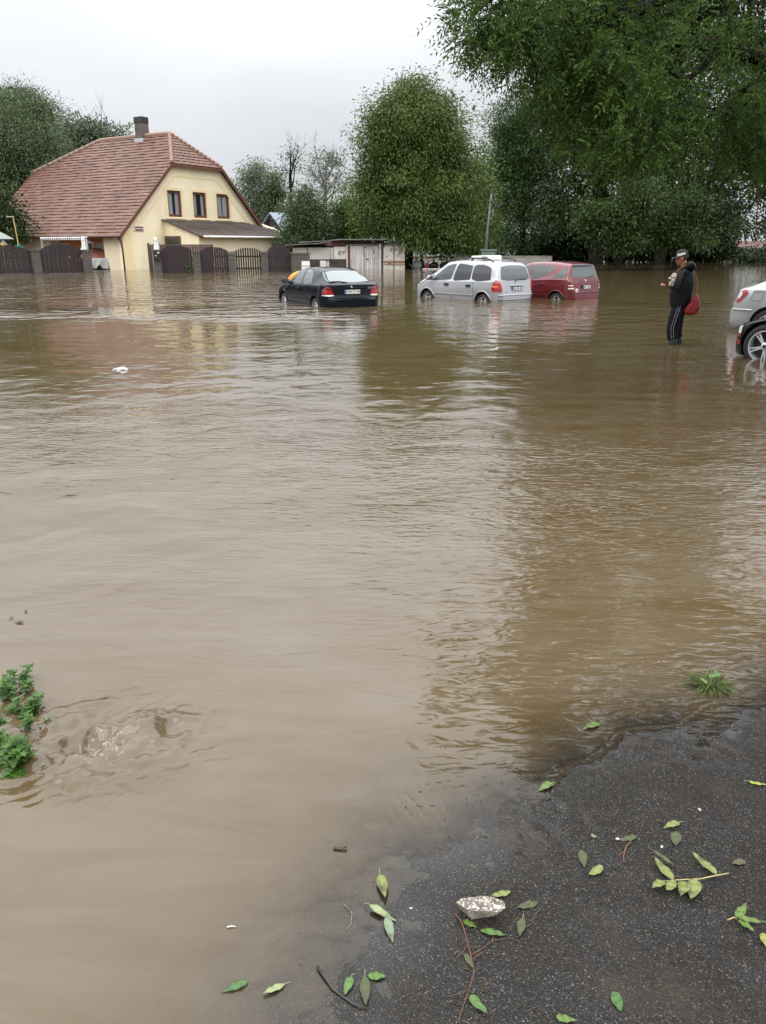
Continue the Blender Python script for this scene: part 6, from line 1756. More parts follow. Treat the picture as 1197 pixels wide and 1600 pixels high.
# jacket
jk = skin('jacket', [[(-.01, 0, .80, .175, .195), (-.01, 0, .98, .19, .20), (.0, 0, 1.15, .20, .205), (-.03, 0, 1.34, .195, .205), (-.03, 0, 1.47, .14, .16), (.005, 0, 1.555, .085)],
    [(-.02, 0, 1.47, .125, .15), (*shL, .092), (-.005, .25, 1.32, .086), (*elL, .078), (.15, .21, 1.20, .070), (wrL[0] - .02, wrL[1] + .012, wrL[2] - .003, .055)],
    [(-.02, 0, 1.47, .125, .15), (*shR, .092), (.0, -.24, 1.32, .086), (*elR, .078), (.15, -.19, 1.20, .070), (wrR[0] - .02, wrR[1] - .01, wrR[2] - .003, .055)]], JKT, man)
puff(jk, .075, .017, (0.25, 0, 1))
hd = skin('hood', [[(-.02, .10, 1.56, .060), (-.13, .07, 1.59, .080), (-.17, 0, 1.60, .090), (-.13, -.07, 1.59, .080), (-.02, -.10, 1.56, .060)], [(-.17, 0, 1.60, .090), (-.18, 0, 1.48, .07)]], JKT, man)
# trousers with the double stripe down the seam
tr_ = skin('trousers', [[(-.01, 0, 1.02, .150, .165), (-.01, 0, .93, .150, .165)], [(-.01, 0, .93, .150, .165), (*hipL, .125), (.03, .11, .74, .12), (*kneeL, .105), (.055, .125, .38, .095), (.04, .13, .28, .090)],
    [(-.01, 0, .93, .150, .165), (*hipR, .125), (.0, -.11, .74, .12), (*kneeR, .105), (-.02, -.125, .38, .095), (-.035, -.13, .28, .090)]], TRS, man)
puff(tr_, .21, .006, (.2, .1, 1), 5)
co_ = np.array([v.co for v in tr_.data.vertices])
mb = MB()
for dx_ in (-.020, .020):
    pts = []
    for z in np.linspace(.90, .33, 16):
        xc = np.interp(z, [.30, .38, .53, .74, .95], [.04, .055, .075, .03, -.01]) + dx_ - .005
        sel = co_[(np.abs(co_[:, 2] - z) < .03) & (np.abs(co_[:, 0] - xc) < .03) & (co_[:, 1] > 0)]
        y = sel[:, 1].max() if len(sel) else .2
        pts.append((xc, y + .003, z))
    mb.tube(pts, .0042, 5)
mb.build('side_stripe', STRP, man)
for an, kn in ((ankL, kneeL), (ankR, kneeR)):
    skin('boot', [[(an[0] + .008, an[1], .36, .084), (an[0] + .004, an[1], .28, .080), (an[0], an[1], .16, .066), (an[0] + .01, an[1], .065, .060), (an[0] + .11, an[1], .05, .052), (an[0] + .20, an[1], .04, .040)]], BOOT, man)
# cap
M = Matrix.Translation(HC) @ Matrix.Rotation(R(14), 4, 'Y')
mb = MB(); mb.lathe([(.103, .035), (.106, .055), (.100, .095), (.078, .128), (.040, .145), (1e-6, .150)], 24, M @ Matrix.Translation((-.012, 0, 0)), sy=.86)
n = 12; vs = []; 
for i in range(n + 1):
    a = R(-62) + R(124) * i / n
    for (r_, z) in ((.095, .052), (.175 - .03 * abs(math.sin(a)) ** 2, .030), (.095, .045), (.175 - .03 * abs(math.sin(a)) ** 2, .023)):
        vs.append(tuple(M @ Vector((-.012 + r_ * math.cos(a), r_ * .86 * math.sin(a), z))))
fs = []
for i in range(n):
    a = i * 4; b_ = a + 4; fs += [(a, a + 1, b_ + 1, b_), (a + 2, b_ + 2, b_ + 3, a + 3), (a + 1, a + 3, b_ + 3, b_ + 1)]
mb.add(vs, fs)
cp = mb.build('cap', CAPM, man, True)
mb = MB(); vs = []; fs = []; n = 10
for i in range(n + 1):
    a = R(48) + R(76) * i / n
    for z, r_ in ((.050, .108), (.092, .103)):
        for e_ in (.0, .004): vs.append(tuple(M @ Vector((-.012 + (r_ + e_) * math.cos(a), (r_ + e_) * .86 * math.sin(a), z))))
for i in range(n):
    a = i * 4; b_ = a + 4; fs += [(a + 1, b_ + 1, b_ + 3, a + 3), (a, a + 1, b_ + 1, b_), (a + 2, b_ + 2, b_ + 3, a + 3)]
mb.add(vs, fs); mb.build('cap_panel', mat('white_cap_panel', (0.62, 0.62, 0.64), 0.7, 0.08, 40), cp)
mb = MB(); c = M @ Vector((.150, .03, .042)); mb.ball(tuple(c), (.012, .014, .010), 8, 6); mb.build('cap_badge', STRP, cp)
for s_ in (-1, 1):
    mb = MB(); c = M @ Vector((.083, .031 * s_, .004)); mb.ball(tuple(c), (.010, .011, .008), 10, 6); mb.build('eye', mat('eye', (0.05, 0.04, 0.035), 0.2), man)
mb = MB(); 
for k in range(22):
    a = R(100) + R(160) * k / 21; c = M @ Vector((-.018 + .084 * math.cos(a), .070 * math.sin(a), .002)); mb.ball(tuple(c), (.012, .012, .034), 8, 6)
mb.build('hair', HAIR, man, True)
# what he holds and carries
Mw = Matrix.Translation((gp_[0], gp_[1], WG)) @ Matrix.Rotation(RZ, 4, 'Z')
def held(name, label, cat): 
    r = thing(name, label, cat, (gp_[0], gp_[1], WG), RZ); return r
ph = held('phone', 'thin dark phone held in front of the chest of the man in the cap', 'phone')
c = Vector(wrL) + fL.normalized() * .125 + Vector((.0, -.035, .035)); Mp = Matrix.Translation(c) @ Matrix.Rotation(R(-48), 4, 'Y')
mb = MB(); mb.box(-.075, .075, -.036, .036, -.005, .004, 0, Mp); bevel(mb.build('case', BLACKM, ph), .006)
mb = MB(); mb.box(-.068, .068, -.032, .032, .0042, .0056, 0, Mp); mb.build('screen', GLASS, ph)
bg = held('shoulder_bag', 'bright red cloth shoulder bag hanging at the back of the man in the cap', 'bag')
prof = [(-.03, .76), (-.12, .71), (-.24, .70), (-.33, .75), (-.37, .84), (-.365, .95), (-.335, 1.06), (-.295, 1.14), (-.26, 1.15), (-.22, 1.08), (-.17, .98), (-.10, .88)]
pr_ = [(-.235 + (q[0] + .235) * .74, .93 + (q[1] - .93) * .80) for q in chaikin(prof, 2, .25)]
mb = MB(); m_ = len(pr_); cx_ = sum(p[0] for p in pr_) / m_; cz_ = sum(p[1] for p in pr_) / m_
lay = []
for (y, k) in ((.0, .70), (0.02, .93), (.06, 1.0), (.11, 1.0), (.145, .92), (.16, .68)):
    lay.append([(cx_ + (a - cx_) * k, y + .005 * math.sin(i * 1.7), cz_ + (b - cz_) * k) for i, (a, b) in enumerate(pr_)])
vs = sum(lay, []); fs = [tuple(range(m_ - 1, -1, -1)), tuple(range(5 * m_, 6 * m_))]
for j in range(5):
    for i in range(m_): fs.append((j * m_ + i, j * m_ + (i + 1) % m_, (j + 1) * m_ + (i + 1) % m_, (j + 1) * m_ + i))
mb.add(vs, fs); o = mb.build('pouch', REDB, bg, True); o.modifiers.new('u', 'SUBSURF').levels = 2; bpy.context.view_layer.update(); bake(o); puff(o, .5, .012, (.3, .2, 1), 4)
mb = MB(); mb.tube([(-.255, .09, 1.085), (-.262, .08, 1.28), (-.22, .07, 1.42), (-.15, .085, 1.545), (-.03, .12, 1.585), (.10, .06, 1.50), (.165, -.05, 1.30), (.15, -.16, 1.05)], .011, 6); mb.build('strap', mat('bag_strap', (0.20, 0.085, 0.035), 0.7), bg)
Mdog = (-.075, -.01, .0)
dg_ = held('dog', 'small pale fluffy dog tucked into the front of the black quilted jacket', 'dog')
DOGM = mat('pale_dog_fur', (0.52, 0.44, 0.38), 0.9, 0.3, 30, bump=0.8, bscale=120)
mb = MB()
for q, r in [((.20, .06, 1.28), (.06, .075, .10)), ((.215, .09, 1.385), (.058, .055, .058)), ((.268, .095, 1.365), (.036, .026, .024)), ((.295, .095, 1.362), (.018, .018, .016)), ((.19, .135, 1.40), (.022, .014, .040)), ((.19, .045, 1.40), (.022, .014, .040)), ((.215, .09, 1.43), (.04, .045, .028)), ((.265, .11, 1.27), (.024, .022, .05)), ((.265, .06, 1.27), (.024, .022, .05)), ((.21, .09, 1.33), (.055, .06, .06))]: mb.ball(q, r, 12, 8)
o = mb.build('body', DOGM, dg_, True); md = o.modifiers.new('r', 'REMESH'); md.mode = 'VOXEL'; md.voxel_size = .007; md.use_smooth_shade = True; bpy.context.view_layer.update(); bake(o)
co = np.empty(len(o.data.vertices) * 3); o.data.vertices.foreach_get('co', co); co = co.reshape(-1, 3); no = np.empty(co.size); o.data.vertices.foreach_get('normal', no)
co = co + no.reshape(-1, 3) * ((fbm(co[:, 0] * 70, co[:, 2] * 70 + co[:, 1] * 50, 3) - .45) * .016)[:, None]; o.data.vertices.foreach_set('co', co.ravel()); o.data.update()
for s_ in (-1, 1):
    mb = MB(); mb.ball((.262, .093 + .030 * s_, 1.392), (.010, .010, .010), 8, 6); mb.build('eye', BLACKM, dg_)
mb = MB(); mb.ball((.311, .095, 1.366), (.010, .012, .009), 8, 6); mb.build('nose', BLACKM, dg_)

for ch_d in dg_.children: ch_d.location = Mdog

# the helper in orange bent over beyond the black hatchback
Yb = 28.9
pb = at(457, 440, Yb)
p2 = thing('person', 'bent over person in an orange rain jacket beyond the windscreen of the black hatchback', 'person', (pb[0], Yb, WZ), R(-12))
hl, hr = (0, .10, .88), (0, -.10, .88)
tb = [(0, 0, .88, .13), (.16, 0, 1.03, .14), (.34, 0, 1.10, .145), (.47, 0, 1.08, .10), (.55, 0, 1.05, .056), (.62, 0, 1.02, .055)]
def arm2(s): return [(.47, 0, 1.08, .10), (.46, .20 * s, 1.05, .06), (.54, .25 * s, .80, .045), (.72, .19 * s, .70, .027)]
def leg2(h): return [(0, 0, .88, .13), (*h, .095), (.10, h[1], .48, .06), (-.02, h[1], .09, .04), (.16, h[1], .04, .03)]
b0 = skin('b', [tb, arm2(1), arm2(-1), leg2(hl), leg2(hr)], SKIN)
hs = [skin('h', hand_chains((.72, .19 * s, .70), (1, -.2 * s, -.2), (0, .3 * s, .9), (0, -.9 * s, .3), 1.0, .4), SKIN, sub=1) for s in (1, -1)]
join_remesh('body', [b0] + hs, [head_mesh(None, (.70, 0, 1.0), R(48))], SKIN, p2, .010)
ORJ = mat('orange_rain_jacket', (0.62, 0.24, 0.012), 0.4, 0.15, 3, bump=0.5, bscale=9)
o = skin('jacket', [[(-.03, 0, .80, .165, .19), (.0, 0, .92, .165, .19), (.16, 0, 1.03, .165, .19), (.34, 0, 1.10, .165, .19), (.47, 0, 1.08, .12, .15), (.56, 0, 1.045, .08)], [(.47, 0, 1.08, .12, .15), (.46, .20, 1.05, .09), (.54, .25, .80, .075), (.69, .195, .715, .055)], [(.47, 0, 1.08, .12, .15), (.46, -.20, 1.05, .09), (.54, -.25, .80, .075), (.69, -.195, .715, .055)]], ORJ, p2)
puff(o, .4, .006, (1, 0, .3), 8)
mb = MB(); mb.ball((.69, 0, 1.03), (.125, .10, .12), 16, 10); mb.build('hood', ORJ, p2, True)
skin('trousers', [[(-.0, 0, .95, .14), (0, 0, .86, .145)], [(0, 0, .86, .145), (*hl, .11), (.10, .10, .48, .09), (-.02, .10, .12, .07)], [(0, 0, .86, .145), (*hr, .11), (.10, -.10, .48, .09), (-.02, -.10, .12, .07)]], TRS, p2)
for s_ in (1, -1): skin('boot', [[(-.01, .10 * s_, .35, .08), (-.02, .10 * s_, .12, .066), (.0, .10 * s_, .06, .058), (.10, .10 * s_, .05, .05), (.17, .10 * s_, .04, .038)]], BOOT, p2)
# ------------------------------------------------------------------ the plank sheds and things beyond them
YS = 61.0
def sx_(u, Y=YS): return float(at(u, 420, Y)[0])
def sz_(v, Y=YS): return float(at(598, v, Y)[2])
GREYW = mat('weathered_white_planks', (0.58, 0.55, 0.52), 0.85, 0.25, 2.2, stretch=(7, 1, 0.5), dirt=(0.16, 0.13, 0.11), dirt_amt=0.7, dscale=0.9, bump=0.3)
PANELW = mat('dirty_white_panel', (0.64, 0.60, 0.54), 0.8, 0.12, 1.5, dirt=(0.24, 0.18, 0.13), dirt_amt=0.55, dscale=1.1)
PANELB = mat('beige_panel', (0.47, 0.45, 0.40), 0.8, 0.12, 1.5, dirt=(0.30, 0.18, 0.11), dirt_amt=0.6, dscale=0.8)
OLDW = mat('old_dark_timber', (0.060, 0.048, 0.042), 0.85, 0.35, 3, stretch=(5, 5, 0.5), bump=0.4)
REDW = mat('faded_red_timber', (0.135, 0.060, 0.050), 0.85, 0.3, 3, stretch=(5, 5, 0.5))
FELT = mat('roofing_felt', (0.13, 0.125, 0.12), 0.8, 0.3, 2, dirt=(0.28, 0.27, 0.25), dirt_amt=0.7, dscale=1.4)
DRUST = mat('rust_stain', (0.32, 0.17, 0.09), 0.8, 0.3, 3)
# main shed with the double doors
sh = thing('plank_shed', 'flat roofed shed with pale weathered double plank doors, left of the big tree', 'shed')
x0, x1 = sx_(530), sx_(599)
mb = MB(); mb.box(x0, x1, YS + .1, YS + 4.5, -.5, sz_(376)); mb.build('wall', OLDW, sh)
mb = MB(); n = 18; rz0, rz1 = sz_(374.5), sz_(372.3)
mb.prism([(x0 - .6, sz_(376.5)), (x0 + .1, sz_(375.2)), (x1 + .35, sz_(375)), (x1 + .35, sz_(373.4)), (x0 + .1, sz_(373.4)), (x0 - .6, sz_(374.8))], YS - .5, YS + 4.9, lambda a, b, d: (a, d, b)); mb.build('roof', FELT, sh)
for (ua, ub) in ((547.5, 568.5), (569.5, 592.0)):
    mb = MB(); xa, xb = sx_(ua), sx_(ub); nb = 7
    for i in range(nb):
        f0, f1 = i / nb, (i + 1) / nb
        mb.box(xa + (xb - xa) * f0 + .006, xa + (xb - xa) * f1 - .006, YS - .02 + .012 * (i % 2), YS + .03 + .012 * (i % 2), sz_(421.5) - .02 * (i * 7 % 3), sz_(383.5) - .01 * (i * 5 % 3))
    dr = mb.build('door', GREYW, sh)
    if ua > 560:
        mb = MB(); mb.box(sx_(572.5), sx_(576), YS - .05, YS - .021, sz_(405.5), sz_(404)); mb.build('latch', BLACKM, dr)
mb = MB(); mb.box(sx_(545), sx_(593), YS - .10, YS - .02, sz_(383.3), sz_(381.6)); mb.build('lintel', FELT, sh)
mb = MB(); mb.box(sx_(541.5), sx_(543.5), YS - .12, YS + .1, -.5, sz_(383)); mb.build('post', PANELW, sh)
mb = MB(); mb.box(sx_(543.6), sx_(547.2), YS - .10, YS + .1, -.5, sz_(384)); mb.build('post', REDW, sh)
mb = MB(); mb.box(sx_(592.5), sx_(595.5), YS - .12, YS + .1, -.5, sz_(381)); mb.build('post', GREYW, sh)
mb = MB(); mb.box(sx_(596), sx_(598.6), YS - .10, YS + .1, -.5, sz_(381)); mb.build('post', OLDW, sh)
# low lean-to left of it
ln_ = thing('lean_to_shed', 'low lean-to shed with two overlapping sloping roofs and pale panels, behind the black hatchback', 'shed')
YL = YS + .4
mb = MB(); mb.box(sx_(458, YL), sx_(530, YL), YL + .3, YL + 3.5, -.5, sz_(384, YL)); mb.build('wall', OLDW, ln_)
mb = MB(); mb.prism([(sx_(447), sz_(383.5)), (sx_(497), sz_(381.3)), (sx_(512), sz_(379.2)), (sx_(512), sz_(378.2)), (sx_(497), sz_(380)), (sx_(447), sz_(382.2))], YS - .5, YS + 3.0, lambda a, b, d: (a, d, b)); mb.build('roof', FELT, ln_)
mb = MB(); mb.prism([(sx_(468), sz_(379.5)), (sx_(515), sz_(376.8)), (sx_(547), sz_(374.2)), (sx_(547), sz_(373)), (sx_(515), sz_(375.6)), (sx_(468), sz_(378.0))], YS + .2, YS + 4.0, lambda a, b, d: (a, d, b)); mb.build('roof', FELT, ln_)
mb = MB(); mb.box(sx_(510), sx_(541), YS + .05, YS + .16, sz_(384.5), sz_(377)); mb.build('fascia', REDW, ln_)
mb = MB(); mb.box(sx_(458), sx_(480.5), YS + .08, YS + .14, sz_(398), sz_(387)); mb.build('panel', PANELW, ln_)
mb = MB(); mb.box(sx_(482), sx_(516.5), YS - .02, YS + .05, sz_(405.3), sz_(386.8)); mb.build('panel', PANELB, ln_)
mb = MB(); mb.box(sx_(517.2), sx_(521.5), YS + .0, YS + .08, sz_(405), sz_(387)); mb.build('panel', GREYW, ln_)
mb = MB(); mb.box(sx_(522.2), sx_(541), YS - .02, YS + .05, sz_(405), sz_(385.5)); mb.build('panel', PANELW, ln_)
for (u, v, ru, rv, a) in ((531, 394.5, 1.6, 3.6, .5), (536.5, 394, 1.5, 3.6, -.4)):
    pass
mb = MB(); mb.tube([(sx_(530), YS - .03, sz_(397.5)), (sx_(529.5), YS - .03, sz_(394)), (sx_(531.5), YS - .03, sz_(391.5)), (sx_(533), YS - .03, sz_(394)), (sx_(532), YS - .03, sz_(398))], .05, 5); mb.tube([(sx_(536), YS - .03, sz_(391.5)), (sx_(537), YS - .03, sz_(396)), (sx_(539), YS - .03, sz_(391.5))], .05, 5); mb.build('painted_mark', mat('grey_paint_mark', (0.20, 0.20, 0.19), 0.8), ln_)
pf_ = thing('slat_fence', 'low dark slatted fence in front of the pale panels, behind the black hatchback roof', 'fence')
mb = MB()
for i in range(19):
    u = 484 + i * 3.0; mb.box(sx_(u), sx_(u + 2.0), YS - .65, YS - .60, -.5, sz_(405.6 + (i * 3 % 2) * .4))
mb.build('slats', OLDW, pf_)
mb = MB(); mb.box(sx_(483), sx_(541.5), YS - .60, YS - .52, sz_(408), sz_(406.5)); mb.build('rail', OLDW, pf_)
wb = thing('white_sheet', 'square pale sheet standing between the slats of the low dark fence', 'board')
mb = MB(); mb.box(sx_(501.5), sx_(511), YS - .74, YS - .68, -.3, sz_(407)); mb.build('sheet', PANELW, wb)
mb = MB(); mb.box(sx_(512), sx_(515.5), YS - .74, YS - .68, -.3, sz_(408)); mb.build('side_strip', PANELB, wb)
# right-hand sheet fence with stained lower edge
rf_ = thing('sheet_fence', 'fence of two pale sheets with a rusty band, between shed and tree trunk', 'fence')
mb = MB(); mb.box(sx_(599), sx_(633), YS + .05, YS + .12, sz_(384.3), sz_(381.5)); mb.build('rail', FELT, rf_)
for ua, ub in ((599.5, 614.8), (616, 632.5)):
    mb = MB(); mb.box(sx_(ua), sx_(ub), YS, YS + .05, -.4, sz_(384.4)); pn = mb.build('sheet', PANELW, rf_)
    mb = MB(); mb.box(sx_(ua), sx_(ub), YS - .03, YS - .002, sz_(411), sz_(407.5)); mb.box(sx_(ua), sx_(ub), YS - .03, YS - .002, sz_(414), sz_(412.6)); mb.build('rusty_band', DRUST, pn)
mb = MB(); mb.box(sx_(614.9), sx_(615.9), YS - .06, YS + .02, -.4, sz_(383)); mb.build('post', OLDW, rf_)

# low pale wall and its railing beyond the tree
Yw = 77
lw = thing('retaining_wall', 'long low pale wall in the distance, right of the big tree trunk', 'wall')
mb = MB(); mb.box(at(628, 410, Yw)[0], at(862, 410, Yw)[0], Yw, Yw + .5, -.5, at(598, 401, Yw)[2])
mb.build('wall', mat('pale_concrete', (0.42, 0.39, 0.35), 0.85, 0.2, 1.2, stretch=(.3, 1, 3), dirt=(0.22, 0.19, 0.16), dirt_amt=0.5), lw)
mb = MB(); mb.box(at(628, 410, Yw)[0], at(862, 410, Yw)[0], Yw - .06, Yw + .56, at(598, 400.9, Yw)[2], at(598, 400.0, Yw)[2]); mb.build('coping', PANELB, lw)
rl_ = thing('railing', 'thin dark railing in front of the low pale wall by the heap of bags', 'railing')
Yr = 68
for u in (650, 677.5, 704):
    mb = MB(); x = at(u, 410, Yr)[0]; mb.tube([(x, Yr, -.4), (x, Yr, at(598, 402, Yr)[2])], .035, 6); mb.build('post', BLACKM, rl_)
for v in (403, 407):
    mb = MB(); mb.tube([(at(648, 410, Yr)[0], Yr, at(598, v, Yr)[2]), (at(735, 410, Yr)[0], Yr, at(598, v, Yr)[2])], .02, 5); mb.build('rail', FELT, rl_)
# heap of washed-up bags
def lump(name, label, cat, u, v, w_, h_, m1, seed, Y=62.5, group=None, tie=None):
    c = at(u, v, Y); r = thing(name, label, cat, (c[0], Y, 0), 0, group)
    k = Y / 1270
    n1, n2 = 20, 14; vs = []; fs = []
    rg = np.random.default_rng(seed)
    for i in range(n2 + 1):
        th = math.pi * i / n2
        for j in range(n1):
            a = 2 * math.pi * j / n1
            x, y, z = math.sin(th) * math.cos(a), math.sin(th) * math.sin(a), math.cos(th)
            f = .75 + .6 * float(fbm(np.array(x * 1.7 + seed), np.array(z * 1.7 + y * 1.3), seed))
            vs.append((x * w_ * k / 2 * f, y * w_ * k * .4 * f, max(-.25, z * h_ * k * .62 * f + h_ * k * .38)))
    for i in range(n2):
        for j in range(n1): fs.append((i * n1 + j, i * n1 + (j + 1) % n1, (i + 1) * n1 + (j + 1) % n1, (i + 1) * n1 + j))
    mb = MB(); mb.add(vs, fs); mb.build('sack', m1, r, True)
    mb = MB(); mb.tube([(0, 0, h_ * k * .8), (.05, 0, h_ * k * 1.15), (.02, .05, h_ * k * 1.3)], [.09, .05, .11], 7); mb.build('knot', m1, r)
    return r
BINB = mat('black_bin_bag', (0.015, 0.016, 0.018), 0.3, 0.2, 6)
lump('tarpaulin_heap', 'pale grey tarpaulin heap at the foot of the big tree trunk', 'tarpaulin', 651, 420, 17, 11, mat('pale_tarp', (0.42, 0.42, 0.42), 0.6, 0.2, 4), 1)
lump('refuse_bag', 'upright black bag leaning on the pale tarpaulin heap', 'bag', 659, 420, 9, 14, BINB, 2, 63.2)
lump('red_bag', 'small red bag in the heap beside the big tree', 'bag', 666.5, 420, 7, 6, mat('red_plastic', (0.35, 0.02, 0.03), 0.45), 3, 62.2)
lump('refuse_bag', 'wide dark bag right of the small red bag', 'bag', 677, 420, 17, 9, BINB, 4, 62.8)
lump('refuse_bag', 'lumpy grey and dark bag at the right end of the heap by the big tree', 'bag', 697, 420, 22, 10, mat('grey_bag', (0.06, 0.06, 0.065), 0.4, 0.4, 5), 5, 63.0)
pk = thing('floating_plank', 'pale floating plank in front of the heap of bags', 'plank', (at(685, 421, 60.5)[0], 60.5, 0), R(3))
mb = MB(); mb.box(-1.2, 1.2, -.10, .10, -.03, .05); bevel(mb.build('board', PANELW, pk), .01)
mb = MB(); mb.box(-.9, -.8, -.16, .16, .051, .085); mb.build('batten', GREYW, pk)
# utility pole and cabinet
Yp = 56
pl2 = thing('utility_pole', 'slender grey utility pole behind the silver minivan', 'pole', (at(759, 395, Yp)[0], Yp, -.3))
zt = at(764, 302, Yp)[2] + .3
mb = MB(); mb.tube([(0, 0, -.2), (.05, 0, 3), (.22, 0, zt)], [.085, .075, .055], 10); mb.build('pole', mat('grey_concrete_pole', (0.12, 0.13, 0.125), 0.8, 0.2, 3), pl2, True)
mb = MB(); mb.lathe([(.13, zt - .5), (.135, zt - .48), (.135, zt - .40), (.13, zt - .38)], 12, Matrix.Translation((.20, 0, 0))); mb.build('band', FELT, pl2)
Yc = 50
cb_ = thing('cable_cabinet', 'grey green cable cabinet at the foot of the utility pole', 'cabinet', (at(763, 395, Yc)[0], Yc, -.3))
zc_ = at(763, 389.5, Yc)[2] + .3; GC = mat('grey_green_metal', (0.13, 0.18, 0.145), 0.5, 0.1, 3)
mb = MB(); mb.box(-.42, .42, -.2, .2, -.1, zc_ - .08); mb.build('cabinet', GC, cb_)
mb = MB(); mb.box(-.48, .48, -.26, .26, zc_ - .08, zc_); mb.build('lid', GC, cb_)
# houses that show through the trunks at the right edge
def far_house(label, u0, u1, vtop, vbase, Y, wm, rm, depth=7):
    r = thing('far_house', label, 'house', (0, 0, 0))
    xa, xb = at(u0, 400, Y)[0], at(u1, 400, Y)[0]; ze = at(598, vbase, Y)[2]; zt = at(598, vtop, Y)[2]
    mb = MB(); mb.box(xa, xb, Y, Y + depth, -.3, ze); mb.build('wall', wm, r)
    mb = MB(); mb.prism([(Y - .4, ze), (Y + depth / 2, zt), (Y + depth + .4, ze)], xa - .4, xb + .4, lambda a, b, d: (d, a, b)); mb.build('roof', rm, r)
    n_ = max(2, int((xb - xa) / 3))
    for i in range(n_):
        x = xa + (xb - xa) * (i + .5) / n_
        mb = MB(); mb.box(x - .5, x + .5, Y - .03, Y - .005, ze * .35, ze * .8); mb.build('window', GLASS, r)
far_house('white house with a red roof glimpsed through the thin trunks at the right edge', 1160, 1290, 376, 388, 100, mat('white_render', (0.78, 0.77, 0.74), 0.8), mat('far_red_roof', (0.085, 0.040, 0.034), 0.8, 0.2, 2))
far_house('brownish house hidden behind the yellow-green tree and the utility pole', 722, 762, 330, 358, 96, mat('brown_render', (0.34, 0.25, 0.17), 0.8, .2), mat('far_brown_roof', (0.16, 0.08, 0.06), 0.8, 0.2, 2))
# ------------------------------------------------------------------ near things: leaves, stone, twigs, plants, litter
def surf_z(x, y):
    return max(0.0, float(ground_z(np.array([x]), np.array([y]))[0]))
def gpt(u, v):
    p = ground(u, v)
    for _ in range(3): p = ground(u, v, surf_z(p[0], p[1]))
    return p
def leafm(name, c, vein, dull=0.0):
    m, t, out = nodes(name)
    tcn = N(t, 'ShaderNodeTexCoord'); sp = N(t, 'ShaderNodeSeparateXYZ', {0: tcn.outputs['Object']})
    n1 = N(t, 'ShaderNodeTexNoise', {'Vector': tcn.outputs['Object'], 'Scale': 55.0, 'Detail': 5.0})
    n2 = N(t, 'ShaderNodeTexNoise', {'Vector': tcn.outputs['Object'], 'Scale': 26.0, 'Detail': 3.0})
    mx = N(t, 'ShaderNodeMix', data_type='RGBA'); t.links.new(n1.outputs[0], mx.inputs[0]); mx.inputs[6].default_value = c4(c, .6); mx.inputs[7].default_value = c4(c, 1.35)
    ab = N(t, 'ShaderNodeMath', {0: sp.outputs['Y']}, operation='ABSOLUTE')
    # side veins slant forward from the midrib
    vv = N(t, 'ShaderNodeMath', {0: sp.outputs['X'], 1: ab.outputs[0]}, operation='SUBTRACT')
    v2 = N(t, 'ShaderNodeMath', {0: vv.outputs[0], 1: 150.0}, operation='MULTIPLY')
    v3 = N(t, 'ShaderNodeMath', {0: v2.outputs[0], 1: 1.0}, operation='PINGPONG')
    r1 = N(t, 'ShaderNodeMapRange', {'Value': v3.outputs[0], 'From Min': 0.0, 'From Max': 0.22, 'To Min': 0.35, 'To Max': 0.0})
    r2 = N(t, 'ShaderNodeMapRange', {'Value': ab.outputs[0], 'From Min': 0.0003, 'From Max': 0.0012, 'To Min': 0.8, 'To Max': 0.0})
    mv = N(t, 'ShaderNodeMath', {0: r1.outputs[0], 1: r2.outputs[0]}, operation='MAXIMUM')
    m2 = N(t, 'ShaderNodeMix', data_type='RGBA'); t.links.new(mv.outputs[0], m2.inputs[0]); t.links.new(mx.outputs[2], m2.inputs[6]); m2.inputs[7].default_value = c4(vein)
    rp = N(t, 'ShaderNodeMapRange', {'Value': n2.outputs[0], 'From Min': .54, 'From Max': .66, 'To Max': .75})
    m3 = N(t, 'ShaderNodeMix', data_type='RGBA'); t.links.new(rp.outputs[0], m3.inputs[0]); t.links.new(m2.outputs[2], m3.inputs[6]); m3.inputs[7].default_value = (0.05, 0.04, 0.02, 1)
    bp = N(t, 'ShaderNodeBump', {'Height': mv.outputs[0], 'Strength': .4, 'Distance': .001})
    b = N(t, 'ShaderNodeBsdfPrincipled', {'Base Color': m3.outputs[2], 'Roughness': .32 + dull * .3, 'Normal': bp.outputs[0], 'Specular IOR Level': .45})
    t.links.new(b.outputs[0], out.inputs[0]); return m
LM = {'green': leafm('fallen_leaf_green', (0.070, 0.122, 0.018), (0.125, 0.18, 0.05)), 'bright': leafm('fallen_leaf_bright', (0.055, 0.122, 0.018), (0.10, 0.165, 0.042)),
      'pale': leafm('fallen_leaf_pale', (0.20, 0.24, 0.11), (0.27, 0.30, 0.17), 1), 'olive': leafm('fallen_leaf_olive', (0.135, 0.165, 0.040), (0.20, 0.22, 0.09)),
      'dull': leafm('fallen_leaf_dull', (0.050, 0.062, 0.024), (0.07, 0.085, 0.036), 1), 'grey': leafm('fallen_leaf_grey', (0.14, 0.19, 0.12), (0.2, 0.25, 0.17), 1),
      'brown': leafm('fallen_leaf_brown', (0.07, 0.055, 0.028), (0.1, 0.08, 0.04), 1), 'deep': leafm('fallen_leaf_deep', (0.035, 0.095, 0.018), (0.06, 0.13, 0.035)), 'yellow': leafm('fallen_leaf_yellow', (0.21, 0.21, 0.035), (0.26, 0.26, 0.08))}
